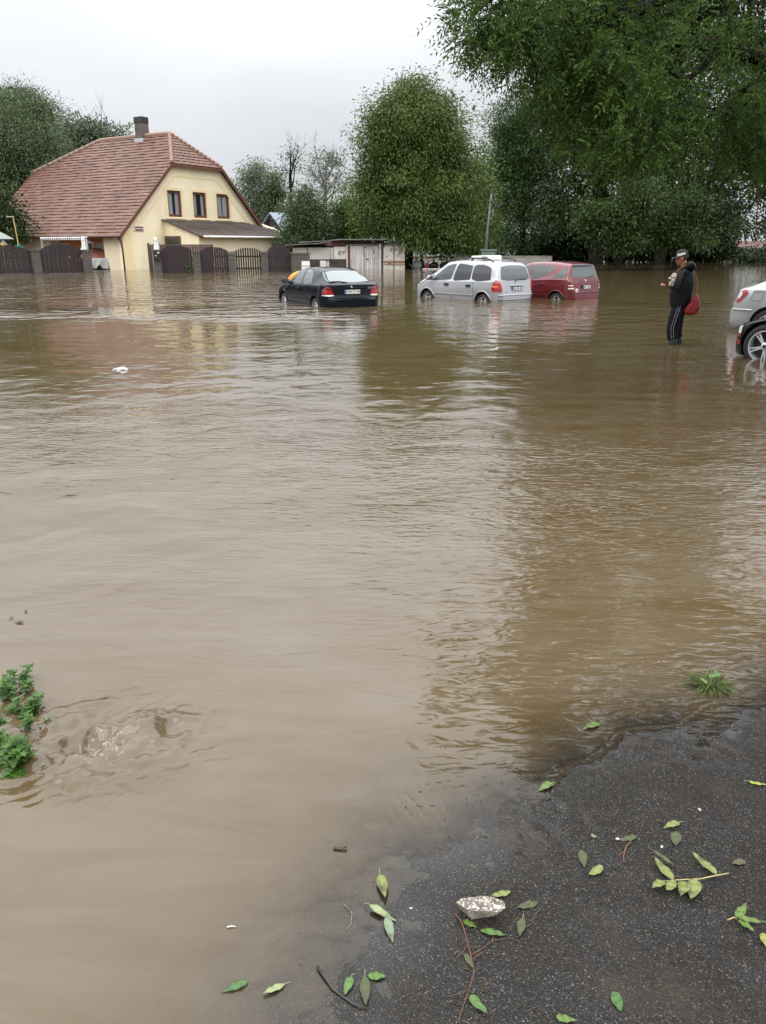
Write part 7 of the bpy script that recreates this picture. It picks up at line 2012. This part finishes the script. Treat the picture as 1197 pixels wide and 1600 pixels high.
def leaf_blade(L, wr, seed, curl=0.25, bite=0.0, base=0.38):
    """a blade from 0 to L along x"""
    rg = np.random.default_rng(seed); nx, ny = 22, 6; vs = []; fs = []
    ph = rg.uniform(0, 6)
    for i in range(nx + 1):
        s = i / nx
        w_ = (s / base) ** .8 * math.exp(.8 * (1 - s / base)) if s < base else (1 - ((s - base) / (1 - base)) ** 1.7)
        w_ = max(0, w_) * L * wr * .5 * (1 + .05 * math.sin(s * 60 + ph))
        if i in (0, nx): w_ = L * .004
        for j in range(-ny // 2, ny // 2 + 1):
            f = j / (ny / 2)
            ww = w_ * f
            if bite and f > 0: ww *= 1 - bite * math.exp(-((s - .5) / .14) ** 2)
            z = abs(f) ** 1.5 * w_ * .35 * curl + L * curl * .18 * math.sin(s * math.pi * 1.3 + ph) * .5 + .0012 * math.sin(s * 17 + f * 2 + ph)
            vs.append((s * L, ww, z))
    k = ny + 1
    for i in range(nx):
        for j in range(ny): fs.append((i * k + j, (i + 1) * k + j, (i + 1) * k + j + 1, i * k + j + 1))
    zmin = min(v[2] for v in vs)
    return [(x, y, z - zmin) for x, y, z in vs], fs
def fallen(u, v, Lpx, ang, key, label, wr=.32, seed=0, curl=.25, stalk=True, bite=0, sink=0.0, group='fallen leaves on the wet road'):
    Lpx *= .84 if key in ('dull', 'brown') else .90
    du, dv = math.cos(R(ang)) * Lpx / 2, math.sin(R(ang)) * Lpx / 2
    a, b = gpt(u - du, v - dv), gpt(u + du, v + dv)
    d = b - a; L_ = float(np.linalg.norm(d[:2])); rz = math.atan2(d[1], d[0])
    z = max(surf_z(*a[:2]), surf_z(*b[:2]), surf_z(*((a + b) / 2)[:2])) + .0025 - sink
    r = thing('fallen_leaf', label, 'leaf', (a[0], a[1], z), rz, group)
    vs, fs = leaf_blade(L_, wr * .86, seed + int(u), curl * 1.25, bite)
    mb = MB(); mb.add(vs, fs); o = mb.build('blade', LM[key], r, True); md = o.modifiers.new('s', 'SOLIDIFY'); md.thickness = .0006; md.offset = 1
    if stalk:
        z0 = vs[3][2] + .0004
        mb = MB(); mb.tube([(-.22 * L_, .02 * L_, .001), (-.08 * L_, .0, z0 + .001), (.1 * L_, 0, vs[2 * 7 + 3][2] + .0006)], [.0011, .0009, .0005], 5); mb.build('stalk', LM['pale'], r)
    return r
fallen(598, 1388, 46, 78, 'olive', 'yellow-green curled leaf lying in the shallow water above the pale folded leaf', .40, 1, .5)
fallen(598, 1430, 52, 27, 'pale', 'pale leaf showing its underside, in the shallows left of the stone', .30, 2, .45)
fallen(609, 1455, 44, 76, 'grey', 'grey-green leaf pointing down from under the pale folded leaf', .36, 3, .2)
fallen(589, 1527, 31, 4, 'bright', 'short rounded bright green leaf at the bottom, upper right of its trio', .60, 4, .2, False)
fallen(544, 1543, 33, 112, 'bright', 'small bright green leaf beside the dark curved twig', .52, 5, .3)
fallen(571, 1551, 56, 88, 'dull', 'long dull dark green leaf below the short rounded bright leaf', .38, 6, .2)
fallen(367, 1543, 50, 158, 'deep', 'green leaf half sunk in the muddy water at the lower left', .38, 7, .1, False)
fallen(427, 1548, 44, 154, 'pale', 'pale narrow leaf with a dark stalk floating at the lower left', .34, 8, .25)
fallen(748, 1572, 46, 48, 'bright', 'green leaf with a dark torn middle, near the bottom edge', .50, 9, .25, False, .5)
fallen(772, 1460, 48, 8, 'bright', 'bright green leaf lying straight below the stone', .32, 10, .2, False)
fallen(734, 1445, 26, 30, 'green', 'small green leaf tucked under the lower edge of the stone', .55, 11, .1, False)
fallen(781, 1399, 38, 166, 'olive', 'yellow-green leaf sticking out behind the top right of the stone', .36, 12, .2, False)
fallen(814, 1451, 36, 100, 'dull', 'dull green leaf standing on end right of the stone', .44, 13, .2)
fallen(823, 1416, 42, 165, 'dull', 'faded olive leaf lying flat right of the stone', .42, 14, .05, False)
fallen(965, 1567, 38, 72, 'deep', 'blurred deep green oval leaf alone near the lower right', .62, 15, .1, False)
fallen(1184, 1226, 34, 12, 'yellow', 'yellowish narrow leaf at the right edge of the road', .30, 16, .3)
fallen(930, 1364, 28, 150, 'olive', 'small folded light leaf in the middle of the road', .5, 17, .6, False)
fallen(852, 1232, 28, 155, 'green', 'small curled green leaf at the edge of the water', .5, 18, .5)
fallen(924, 1136, 30, 160, 'green', 'small green leaf floating in the shallows below the grass tuft', .45, 19, .3, False)
fallen(1049, 1291, 30, 160, 'olive', 'yellow-green leaf lying above the leaflet sprig', .45, 20, .3)
fallen(1056, 1312, 26, 95, 'dull', 'muddy olive leaf stuck to the road above the leaflet sprig', .6, 21, .05, False)
fallen(1154, 1349, 26, 165, 'brown', 'brown rounded leaf right of the stem of the leaflet sprig', .6, 22, .1, False)
fallen(911, 1344, 32, 82, 'dull', 'dark olive leaf left of the small folded light leaf', .45, 23, .1, False)
fallen(884, 1594, 36, 10, 'green', 'green leaf cut by the bottom edge of the picture', .5, 24, .1, False)
fallen(1196, 1474, 34, 70, 'yellow', 'yellow-brown leaf cut by the right edge, below the three-leaved sprig', .5, 25, .3, False)
fallen(980, 1312, 34, 168, 'dull', 'dull green leaf beside the short red stem', .4, 26, .05, False)
fallen(928, 1308, 12, 20, 'grey', 'tiny pale green leaf scrap on the road', .7, 27, .1, False)
fallen(733, 1503, 30, 60, 'dull', 'murky green leaf under the reddish rootlets', .45, 28, .02, False)
# the compound leaf with its leaflets
def sprig(name, label, stem, leaflets, stemcol):
    pts = [gpt(u, v) for u, v in stem]; o0 = pts[0].copy()
    r = thing(name, label, 'leaf', tuple(o0))
    r.location.z = max(surf_z(p[0], p[1]) for p in pts) + .003
    mb = MB(); mb.tube([(p[0] - o0[0], p[1] - o0[1], .004 + .010 * math.sin(math.pi * i / (len(pts) - 1))) for i, p in enumerate(pts)], np.linspace(.0022, .0011, len(pts)), 6); mb.build('stem', stemcol, r, True)
    for k, (u0, v0, u1, v1, key, wr) in enumerate(leaflets):
        a, b = gpt(u0, v0), gpt(u1, v1); d = b - a; L_ = float(np.linalg.norm(d[:2])); rz = math.atan2(d[1], d[0])
        vs, fs = leaf_blade(L_, wr, 70 + k, .35)
        M = Matrix.Translation((a[0] - o0[0], a[1] - o0[1], .006)) @ Matrix.Rotation(rz, 4, 'Z') @ Matrix.Rotation(R(-5), 4, 'Y')
        mb = MB(); mb.add(vs, fs); o = mb.build('leaflet', LM[key], r, True); o.matrix_local = M
        md = o.modifiers.new('s', 'SOLIDIFY'); md.thickness = .0006; md.offset = 1
STEM = mat('pale_leaf_stem', (0.36, 0.30, 0.12), 0.5, 0.15, 30)
sprig('compound_leaf', 'fallen compound leaf: a pale stem with six green leaflets on the dark road', [(1138, 1368), (1118, 1374), (1092, 1381), (1065, 1381), (1037, 1380)],
      [(1051, 1380, 1021, 1347, 'olive', .34), (1119, 1372, 1080, 1338, 'olive', .28), (1037, 1381, 1017, 1396, 'olive', .42), (1053, 1381, 1040, 1400, 'olive', .46), (1072, 1382, 1062, 1407, 'olive', .50), (1087, 1381, 1078, 1412, 'olive', .46), (1052, 1356, 1010, 1333, 'dull', .16)], STEM)
sprig('compound_leaf', 'small three-leaved green sprig near the right edge of the road', [(1136, 1441), (1146, 1441), (1152, 1441)],
      [(1150, 1440, 1165, 1418, 'green', .36), (1152, 1440, 1196, 1447, 'green', .26), (1153, 1442, 1178, 1463, 'green', .40)], STEM)
# the broken lump of concrete
c = gpt(752, 1424); k = c[1] * 0 + np.linalg.norm(c - EYEV) / 1200
st = thing('concrete_lump', 'broken lump of pale pebbly concrete lying on the wet road among leaves', 'stone', (c[0], c[1], surf_z(c[0], c[1])), R(8))
m, t, out = nodes('pebbly_concrete')
tcn = N(t, 'ShaderNodeTexCoord'); vo = N(t, 'ShaderNodeTexVoronoi', {'Vector': tcn.outputs['Object'], 'Scale': 135.0}); nn = N(t, 'ShaderNodeTexNoise', {'Vector': tcn.outputs['Object'], 'Scale': 60.0, 'Detail': 6.0})
sc = N(t, 'ShaderNodeSeparateColor', {0: vo.outputs['Color']})
rp = N(t, 'ShaderNodeValToRGB', {0: sc.outputs[0]}); rp.color_ramp.elements[0].color = (0.13, 0.10, 0.075, 1); rp.color_ramp.elements[1].color = (0.46, 0.41, 0.35, 1); rp.color_ramp.elements[1].position = .6
dk = N(t, 'ShaderNodeMapRange', {'Value': vo.outputs['Distance'], 'From Min': .35, 'From Max': .62, 'To Max': .85})
m1 = N(t, 'ShaderNodeMix', data_type='RGBA'); t.links.new(dk.outputs[0], m1.inputs[0]); t.links.new(rp.outputs[0], m1.inputs[6]); m1.inputs[7].default_value = (0.07, 0.055, 0.045, 1)
bp = N(t, 'ShaderNodeBump', {'Height': vo.outputs['Distance'], 'Strength': .8, 'Distance': .004}, invert=True)
b = N(t, 'ShaderNodeBsdfPrincipled', {'Base Color': m1.outputs[2], 'Roughness': .7, 'Normal': bp.outputs[0]}); t.links.new(b.outputs[0], out.inputs[0])
PEB = m
top_px = [(712, 1409), (722, 1404), (738, 1401), (748, 1400), (762, 1400), (783, 1404), (787, 1410), (789, 1420), (782, 1424), (770, 1424), (754, 1424), (740, 1422), (728, 1420)]
zt = .044
tp = [ground(u, v, surf_z(c[0], c[1]) + zt) - np.array([c[0], c[1], 0]) for u, v in top_px]
M8 = Matrix.Rotation(-R(8), 2)
rot = lambda p: np.array([p[0] * math.cos(R(8)) + p[1] * math.sin(R(8)), -p[0] * math.sin(R(8)) + p[1] * math.cos(R(8))])
tp2 = [rot(p) for p in tp]; cen = np.mean(tp2, 0)
bm = bmesh.new(); ft = [bm.verts.new((p[0], p[1], zt + .004 * math.sin(i * 2.1))) for i, p in enumerate(tp2)]
apex = rot(ground(746, 1437, surf_z(c[0], c[1])) - np.array([c[0], c[1], 0]))
fb = [bm.verts.new((apex[0] + (p[0] - cen[0]) * (.25 if i >= 8 else .48), apex[1] + (.004 if i >= 8 else .030 + (p[1] - cen[1]) * .5), -.004)) for i, p in enumerate(tp2)]
bm.faces.new(ft); bm.faces.new(fb[::-1])
for i in range(len(ft)): bm.faces.new((ft[i], fb[i], fb[(i + 1) % len(ft)], ft[(i + 1) % len(ft)]))
bmesh.ops.recalc_face_normals(bm, faces=bm.faces)
bmesh.ops.triangulate(bm, faces=bm.faces)
bmesh.ops.subdivide_edges(bm, edges=bm.edges, cuts=5, use_grid_fill=True)
me = bpy.data.meshes.new('lump'); bm.to_mesh(me); bm.free()
co = np.array([v.co for v in me.vertices]); no = np.array([v.normal for v in me.vertices])
d_ = (fbm(co[:, 0] * 60 + co[:, 2] * 40, co[:, 1] * 60 + co[:, 2] * 30, 4) - .47) * .010 + (fbm(co[:, 0] * 210, co[:, 1] * 210 + co[:, 2] * 190, 9, 2) - .37) * .007 * (co[:, 2] > .03)
co = co + no * d_[:, None]; me.vertices.foreach_set('co', co.ravel().astype(np.float32)); me.update()
me.materials.append(PEB); me.materials.append(mat('broken_concrete', (0.36, 0.31, 0.26), .8, .2, 40, bump=.6, bscale=160))
for pl_f in me.polygons:
    if pl_f.normal.z < .35: pl_f.material_index = 1
link('lump', me, PEB, st)
mb = MB(); q = rot(ground(776, 1417, surf_z(c[0], c[1]) + zt) - np.array([c[0], c[1], 0])); 
mb.ball((q[0], q[1], zt - .004), (.010, .007, .008), 10, 8); mb.build('white_pebble', mat('white_quartz', (0.75, 0.74, 0.70), 0.4, .1, 60), st, True)
# twigs and rootlets
def twig(name, label, cat, px, rad, m1, branches=(), lift=.003):
    pts = [gpt(u, v) for u, v in px]; o0 = pts[0]
    r = thing(name, label, cat, (o0[0], o0[1], max(surf_z(p[0], p[1]) for p in pts)))
    mb = MB(); mb.tube([(p[0] - o0[0], p[1] - o0[1], lift + .002 * math.sin(i * 1.9)) for i, p in enumerate(pts)], np.linspace(rad, rad * .5, len(pts)), 6); o = mb.build('stem', m1, r, True)
    for bpx in branches:
        bp_ = [gpt(u, v) for u, v in bpx]
        mb = MB(); mb.tube([(p[0] - o0[0], p[1] - o0[1], lift + .001 + .002 * math.sin(i * 1.3)) for i, p in enumerate(bp_)], np.linspace(rad * .6, rad * .3, len(bp_)), 5); mb.build('side_twig', m1, r, True)
    return r
DKT = mat('dark_wet_twig', (0.035, 0.028, 0.022), 0.4, .3, 40)
RDT = mat('reddish_rootlet', (0.15, 0.062, 0.034), 0.55, .3, 40)
twig('twig', 'dark curved twig at the bottom, ending by the small bright leaf', 'twig', [(496, 1513), (508, 1530), (520, 1547), (536, 1559), (551, 1570), (569, 1578)], .0038, DKT, [[(551, 1570), (562, 1574), (574, 1577)]])
twig('rootlet', 'reddish branching rootlets running down the road from the stone', 'root', [(710, 1428), (722, 1445), (731, 1475), (737, 1500), (741, 1520), (733, 1548), (724, 1572), (716, 1598)], .0016, RDT,
     [[(738, 1494), (752, 1486), (768, 1474), (785, 1468), (802, 1467)], [(768, 1474), (772, 1464)], [(731, 1478), (724, 1490), (712, 1500)], [(735, 1545), (722, 1556), (700, 1560)], [(737, 1502), (750, 1494), (762, 1486)]])
twig('twig', 'short dark stick floating in the muddy water above the yellow-green curled leaf', 'stick', [(522, 1327), (531, 1328), (542, 1330)], .006, DKT, [[(534, 1328), (538, 1326), (542, 1325)]])
twig('twig', 'short reddish bent stem in the middle of the road', 'twig', [(986, 1317), (978, 1325), (974, 1338), (975, 1348)], .0028, RDT, [[(976, 1332), (970, 1336), (966, 1340)]])
twig('straw', 'tiny white straw floating in the muddy water at the lower left', 'straw', [(355, 1450), (362, 1449), (369, 1449)], .0018, mat('white_straw', (0.7, 0.68, 0.62), .5))
twig('grass_straw', 'thin pale curved grass blade under water left of the pale folded leaf', 'straw', [(538, 1415), (550, 1428), (549, 1444), (541, 1454)], .0011, LM['pale'])
for k, (u, v, s_, lab) in enumerate([(965, 1312, .0055, 'small white stone chip left of the short red stem'), (1034, 1324, .0048, 'small pale round pebble below the muddy olive leaf'), (1093, 1266, .0050, 'pale flat pebble higher up the road'), (642, 1420, .0035, 'tiny white chip in the shallows left of the stone')]):
    p = gpt(u, v); r = thing('pebble', lab, 'pebble', (p[0], p[1], surf_z(p[0], p[1])), k)
    mb = MB(); mb.ball((0, 0, s_ * .5), (s_ * 1.3, s_ * .8, s_ * .7), 10, 8); o = mb.build('pebble', mat('pale_chip', (0.42, 0.40, 0.37), .5, .2, 100), r, True)
    o.name = 'stone'
# drifts of bark, needles and leaf crumbs on the road
rg = np.random.default_rng(77); V = []; Q = []; T_ = []
for (cu, cv, su, sv, n_) in ((975, 1305, 60, 28, 130), (1055, 1310, 50, 25, 80), (735, 1500, 26, 70, 150), (820, 1430, 30, 30, 60), (910, 1355, 40, 24, 60), (1000, 1430, 200, 130, 120), (800, 1260, 90, 20, 60)):
    for i in range(n_):
        u, v = cu + rg.normal() * su, cv + rg.normal() * sv
        if u > 1230 or v > 1640: continue
        p = gpt(u, v)
        if float(shore_dist(np.array([p[0]]), np.array([p[1]]))[0]) > .12: continue
        L_ = rg.uniform(.003, .016); w_ = rg.uniform(.0006, .0022); a = rg.uniform(0, 6.28); z = surf_z(p[0], p[1]) + .002
        d = np.array([math.cos(a), math.sin(a), rg.uniform(-.05, .25)]); s_ = np.array([-math.sin(a), math.cos(a), 0]) * w_; k0 = len(V); q = np.array([p[0], p[1], z])
        up_ = np.array([0, 0, w_ * .8])
        V += [q - s_, q + s_, q + d * L_ + s_ * .6, q + d * L_ - s_ * .6, q + d * L_ * .5 + up_ * 1.5]; Q += [(k0, k0 + 1, k0 + 4), (k0 + 1, k0 + 2, k0 + 4), (k0 + 2, k0 + 3, k0 + 4), (k0 + 3, k0, k0 + 4)]; T_ += [rg.random()] * 5
tag(link('leaf_litter', npmesh('leaf_litter', V, Q, T_), leafmat('litter_crumbs', (0.045, 0.024, 0.013), (0.085, 0.080, 0.032), trans=0.1)), 'crumbs of bark, stems and leaf scattered over the wet road', 'litter', kind='stuff')
# floating dark scraps and the white litter
for k, (u, v, w_, lab) in enumerate([(26, 973, .035, 'largest dark leaf scrap floating at the left edge'), (16, 968, .018, 'smaller dark scrap left of the largest one'), (41, 957, .020, 'uppermost dark scrap floating near the left edge')]):
    p = ground(u, v); r = thing('leaf_scrap', lab, 'leaf', (p[0], p[1], .004), k * 1.1)
    vs, fs = leaf_blade(w_, .55, k, .5); mb = MB(); mb.add(vs, fs); o = mb.build('blade', LM['brown'], r, True); md = o.modifiers.new('s', 'SOLIDIFY'); md.thickness = .0015
    mb = MB(); mb.tube([(-.4 * w_, 0, 0), (0, 0, .002)], .0012, 5); mb.build('stalk', DKT, r)
p = ground(191, 577.5); r = thing('plastic_bag', 'crumpled white plastic bag floating in front of the house reflection', 'bag', (p[0], p[1], 0))
vs = []; fs = []; n1, n2 = 28, 12
for i in range(n2 + 1):
    th = math.pi * i / n2
    for j in range(n1):
        a = 2 * math.pi * j / n1; x, y, z = math.sin(th) * math.cos(a), math.sin(th) * math.sin(a), math.cos(th)
        f = .6 + .9 * float(fbm(np.array(x * 2.4 + 3), np.array(y * 2.4 + z * 2), 6))
        vs.append((x * .075 * f, y * .06 * f, max(-.02, z * .034 * f)))
for i in range(n2):
    for j in range(n1): fs.append((i * n1 + j, i * n1 + (j + 1) % n1, (i + 1) * n1 + (j + 1) % n1, (i + 1) * n1 + j))
mb = MB(); mb.add(vs, fs); mb.build('bag', mat('white_film', (0.55, 0.55, 0.56), .35, .1), r)
mb = MB(); mb.tube([(-.05, 0, .010), (-.11, .01, .008), (-.14, -.01, .003)], [.014, .009, .003], 6); mb.build('handle', mat('white_film_handle', (0.78, 0.78, 0.78), .35, .05), r)
# the tuft of grass at the water's edge
p = gpt(1110, 1072); r = thing('grass_tuft', 'tuft of wet grass with one broad leaf at the edge of the water', 'grass', (p[0], p[1], surf_z(p[0], p[1])))
rg = np.random.default_rng(12); V = []; Q = []; T_ = []
for i in range(260):
    a = rg.uniform(0, 6.28); L_ = rg.uniform(.03, .10); rr_ = rg.uniform(0, .05)
    b0_ = np.array([rr_ * math.cos(a) * 1.2, rr_ * math.sin(a), 0]); dr = np.array([math.cos(a + rg.normal() * .7), math.sin(a + rg.normal() * .7), rg.uniform(.15, .9)]); dr /= np.linalg.norm(dr)
    sd = np.cross(dr, [0, 0, 1]); sd /= np.linalg.norm(sd) + 1e-9; w_ = .0016
    q1 = b0_ + dr * L_ * .5; q2 = b0_ + dr * L_ + np.array([0, 0, -L_ * .35]); k0 = len(V)
    V += [b0_ - sd * w_, b0_ + sd * w_, q1 + sd * w_, q1 - sd * w_, q2 + sd * w_ * .2, q2 - sd * w_ * .2]; Q += [(k0, k0 + 1, k0 + 2, k0 + 3), (k0 + 3, k0 + 2, k0 + 4, k0 + 5)]; T_ += [rg.random()] * 6
link('blades', npmesh('blades', V, Q, T_), leafmat('grass_blades', (0.035, 0.06, 0.012), (0.14, 0.18, 0.05)), r); r.children[0]['kind'] = 'stuff'
for k, (dx, dy, an, L_, key) in enumerate(((-.01, .0, .25, .06, 'bright'), (-.03, -.035, 2.2, .045, 'green'), (.03, .03, 1.2, .05, 'deep'))):
    vs, fs = leaf_blade(L_, .4, 30 + k, .5); mb = MB(); mb.add(vs, fs); o = mb.build('broad_leaf', LM[key], r, True); o.matrix_local = Matrix.Translation((dx, dy, .035 - .006 * k)) @ Matrix.Rotation(an, 4, 'Z') @ Matrix.Rotation(-.25, 4, 'Y')
Yq = 52.2
p = at(292, 424, Yq); r = thing('weed', 'small green weed growing up the leftmost arched panel of the gable fence', 'plant', (p[0], Yq, 0))
rg = np.random.default_rng(31); mb = MB()
for i in range(7): a = rg.normal() * .25; mb.tube([(a * .3, 0, -.3), (a * .6, rg.normal() * .05, .25), (a * 1.4, rg.normal() * .08, .55 + rg.random() * .3)], [.012, .009, .004], 4)
mb.build('stem', mat('weed_stem', (0.08, 0.12, 0.05), .7), r)
link('leaves', crown_mesh('leaves', [((0, 0, .3), (.38, .15, .34)), ((-.02, 0, .65), (.16, .1, .25))], 60, 14, .09, .45, .4, rg, .16), LEAF['pale'], r)
# nettles standing in the water at the left edge
PLM = leafmat('nettle_leaves', (0.030, 0.085, 0.012), (0.100, 0.205, 0.036), trans=.3, rough=.35, spec=.4)
PST = mat('nettle_stem', (0.09, 0.13, 0.04), .6, .2, 20)
rg = np.random.default_rng(21)
def nettle(name, label, x, y, h, lean, n_l, ls):
    n_l = int(n_l * 3.0); ls *= .76
    r = thing(name, label, 'plant', (x, y, -.05), 0, 'nettles in the water')
    p = np.array([0, 0, 0.0]); pts = [p]; d = np.array([lean[0], lean[1], 1.0])
    for i in range(6):
        d = d + rg.normal(size=3) * .07; d /= np.linalg.norm(d); pts.append(pts[-1] + d * (h + .05) / 6)
    mb = MB(); mb.tube(pts, np.linspace(.0035, .0014, 7), 6); mb.build('stem', PST, r, True)
    V = []; Q = []; T_ = []
    for i in range(n_l):
        s_ = rg.uniform(.15, 1.0); q = s_ * 6; a_ = int(min(5, q)); b_ = pts[a_] + (pts[a_ + 1] - pts[a_]) * (q - a_)
        an = i * 2.4 + rg.normal() * .3; L_ = ls * rg.uniform(.6, 1.2) * (1.15 - .4 * s_)
        vs, fs = leaf_blade(L_, .78, int(rg.integers(1e6)), .35, 0, .28)
        M = Matrix.Translation(b_) @ Matrix.Rotation(an, 4, 'Z') @ Matrix.Rotation(rg.uniform(-.5, .35), 4, 'Y') @ Matrix.Translation((.008, 0, 0)); k0 = len(V)
        V += [tuple(M @ Vector(v)) for v in vs]; Q += [tuple(k0 + z for z in f) for f in fs]; T_ += [float(np.clip(rg.normal(.5, .25), 0, 1))] * len(vs)
    link('leaves', npmesh('leaves', V, Q, T_), PLM, r, True)
H_SC = .62
spots = [(8, 1215, .20, 16, .055, 'lowest bright nettle at the left edge, above the brown swirl'), (22, 1185, .22, 18, .060, 'bright broad-leaved nettle in front of the clump'), (4, 1160, .26, 18, .055, 'tall nettle cut by the left edge'), (30, 1140, .14, 14, .035, 'small-leaved nettle in the middle of the clump, nearest the open water'),
         (10, 1110, .16, 16, .040, 'dark nettle in the heart of the clump'), (44, 1100, .10, 14, .032, 'low nettle at the right flank of the clump'), (34, 1075, .12, 14, .036, 'nettle with pale round top leaves at the far end of the clump'), (8, 1075, .15, 14, .038, 'farthest nettle at the left edge'), (52, 1135, .05, 10, .028, 'drowned nettle trailing in the current right of the clump'), (14, 1092, .17, 18, .044, 'broad nettle between the farthest one and the dark one'), (40, 1120, .11, 16, .034, 'short nettle with narrow leaves at the right, touching the ripples'), (26, 1062, .14, 16, .038, 'nettle whose tip stands farthest back against the water'), (2, 1190, .24, 20, .056, 'leafy nettle half hidden by the edge, over the bright lowest one'), (20, 1125, .18, 16, .042, 'thin nettle between the dark one and the small-leaved one')]
for k, (u, v, h_, nl, ls, lab) in enumerate(spots):
    p = ground(u, v); nettle('nettle', lab, p[0], p[1], h_ * H_SC, (rg.normal() * .25 + .35, rg.normal() * .3), nl, ls)
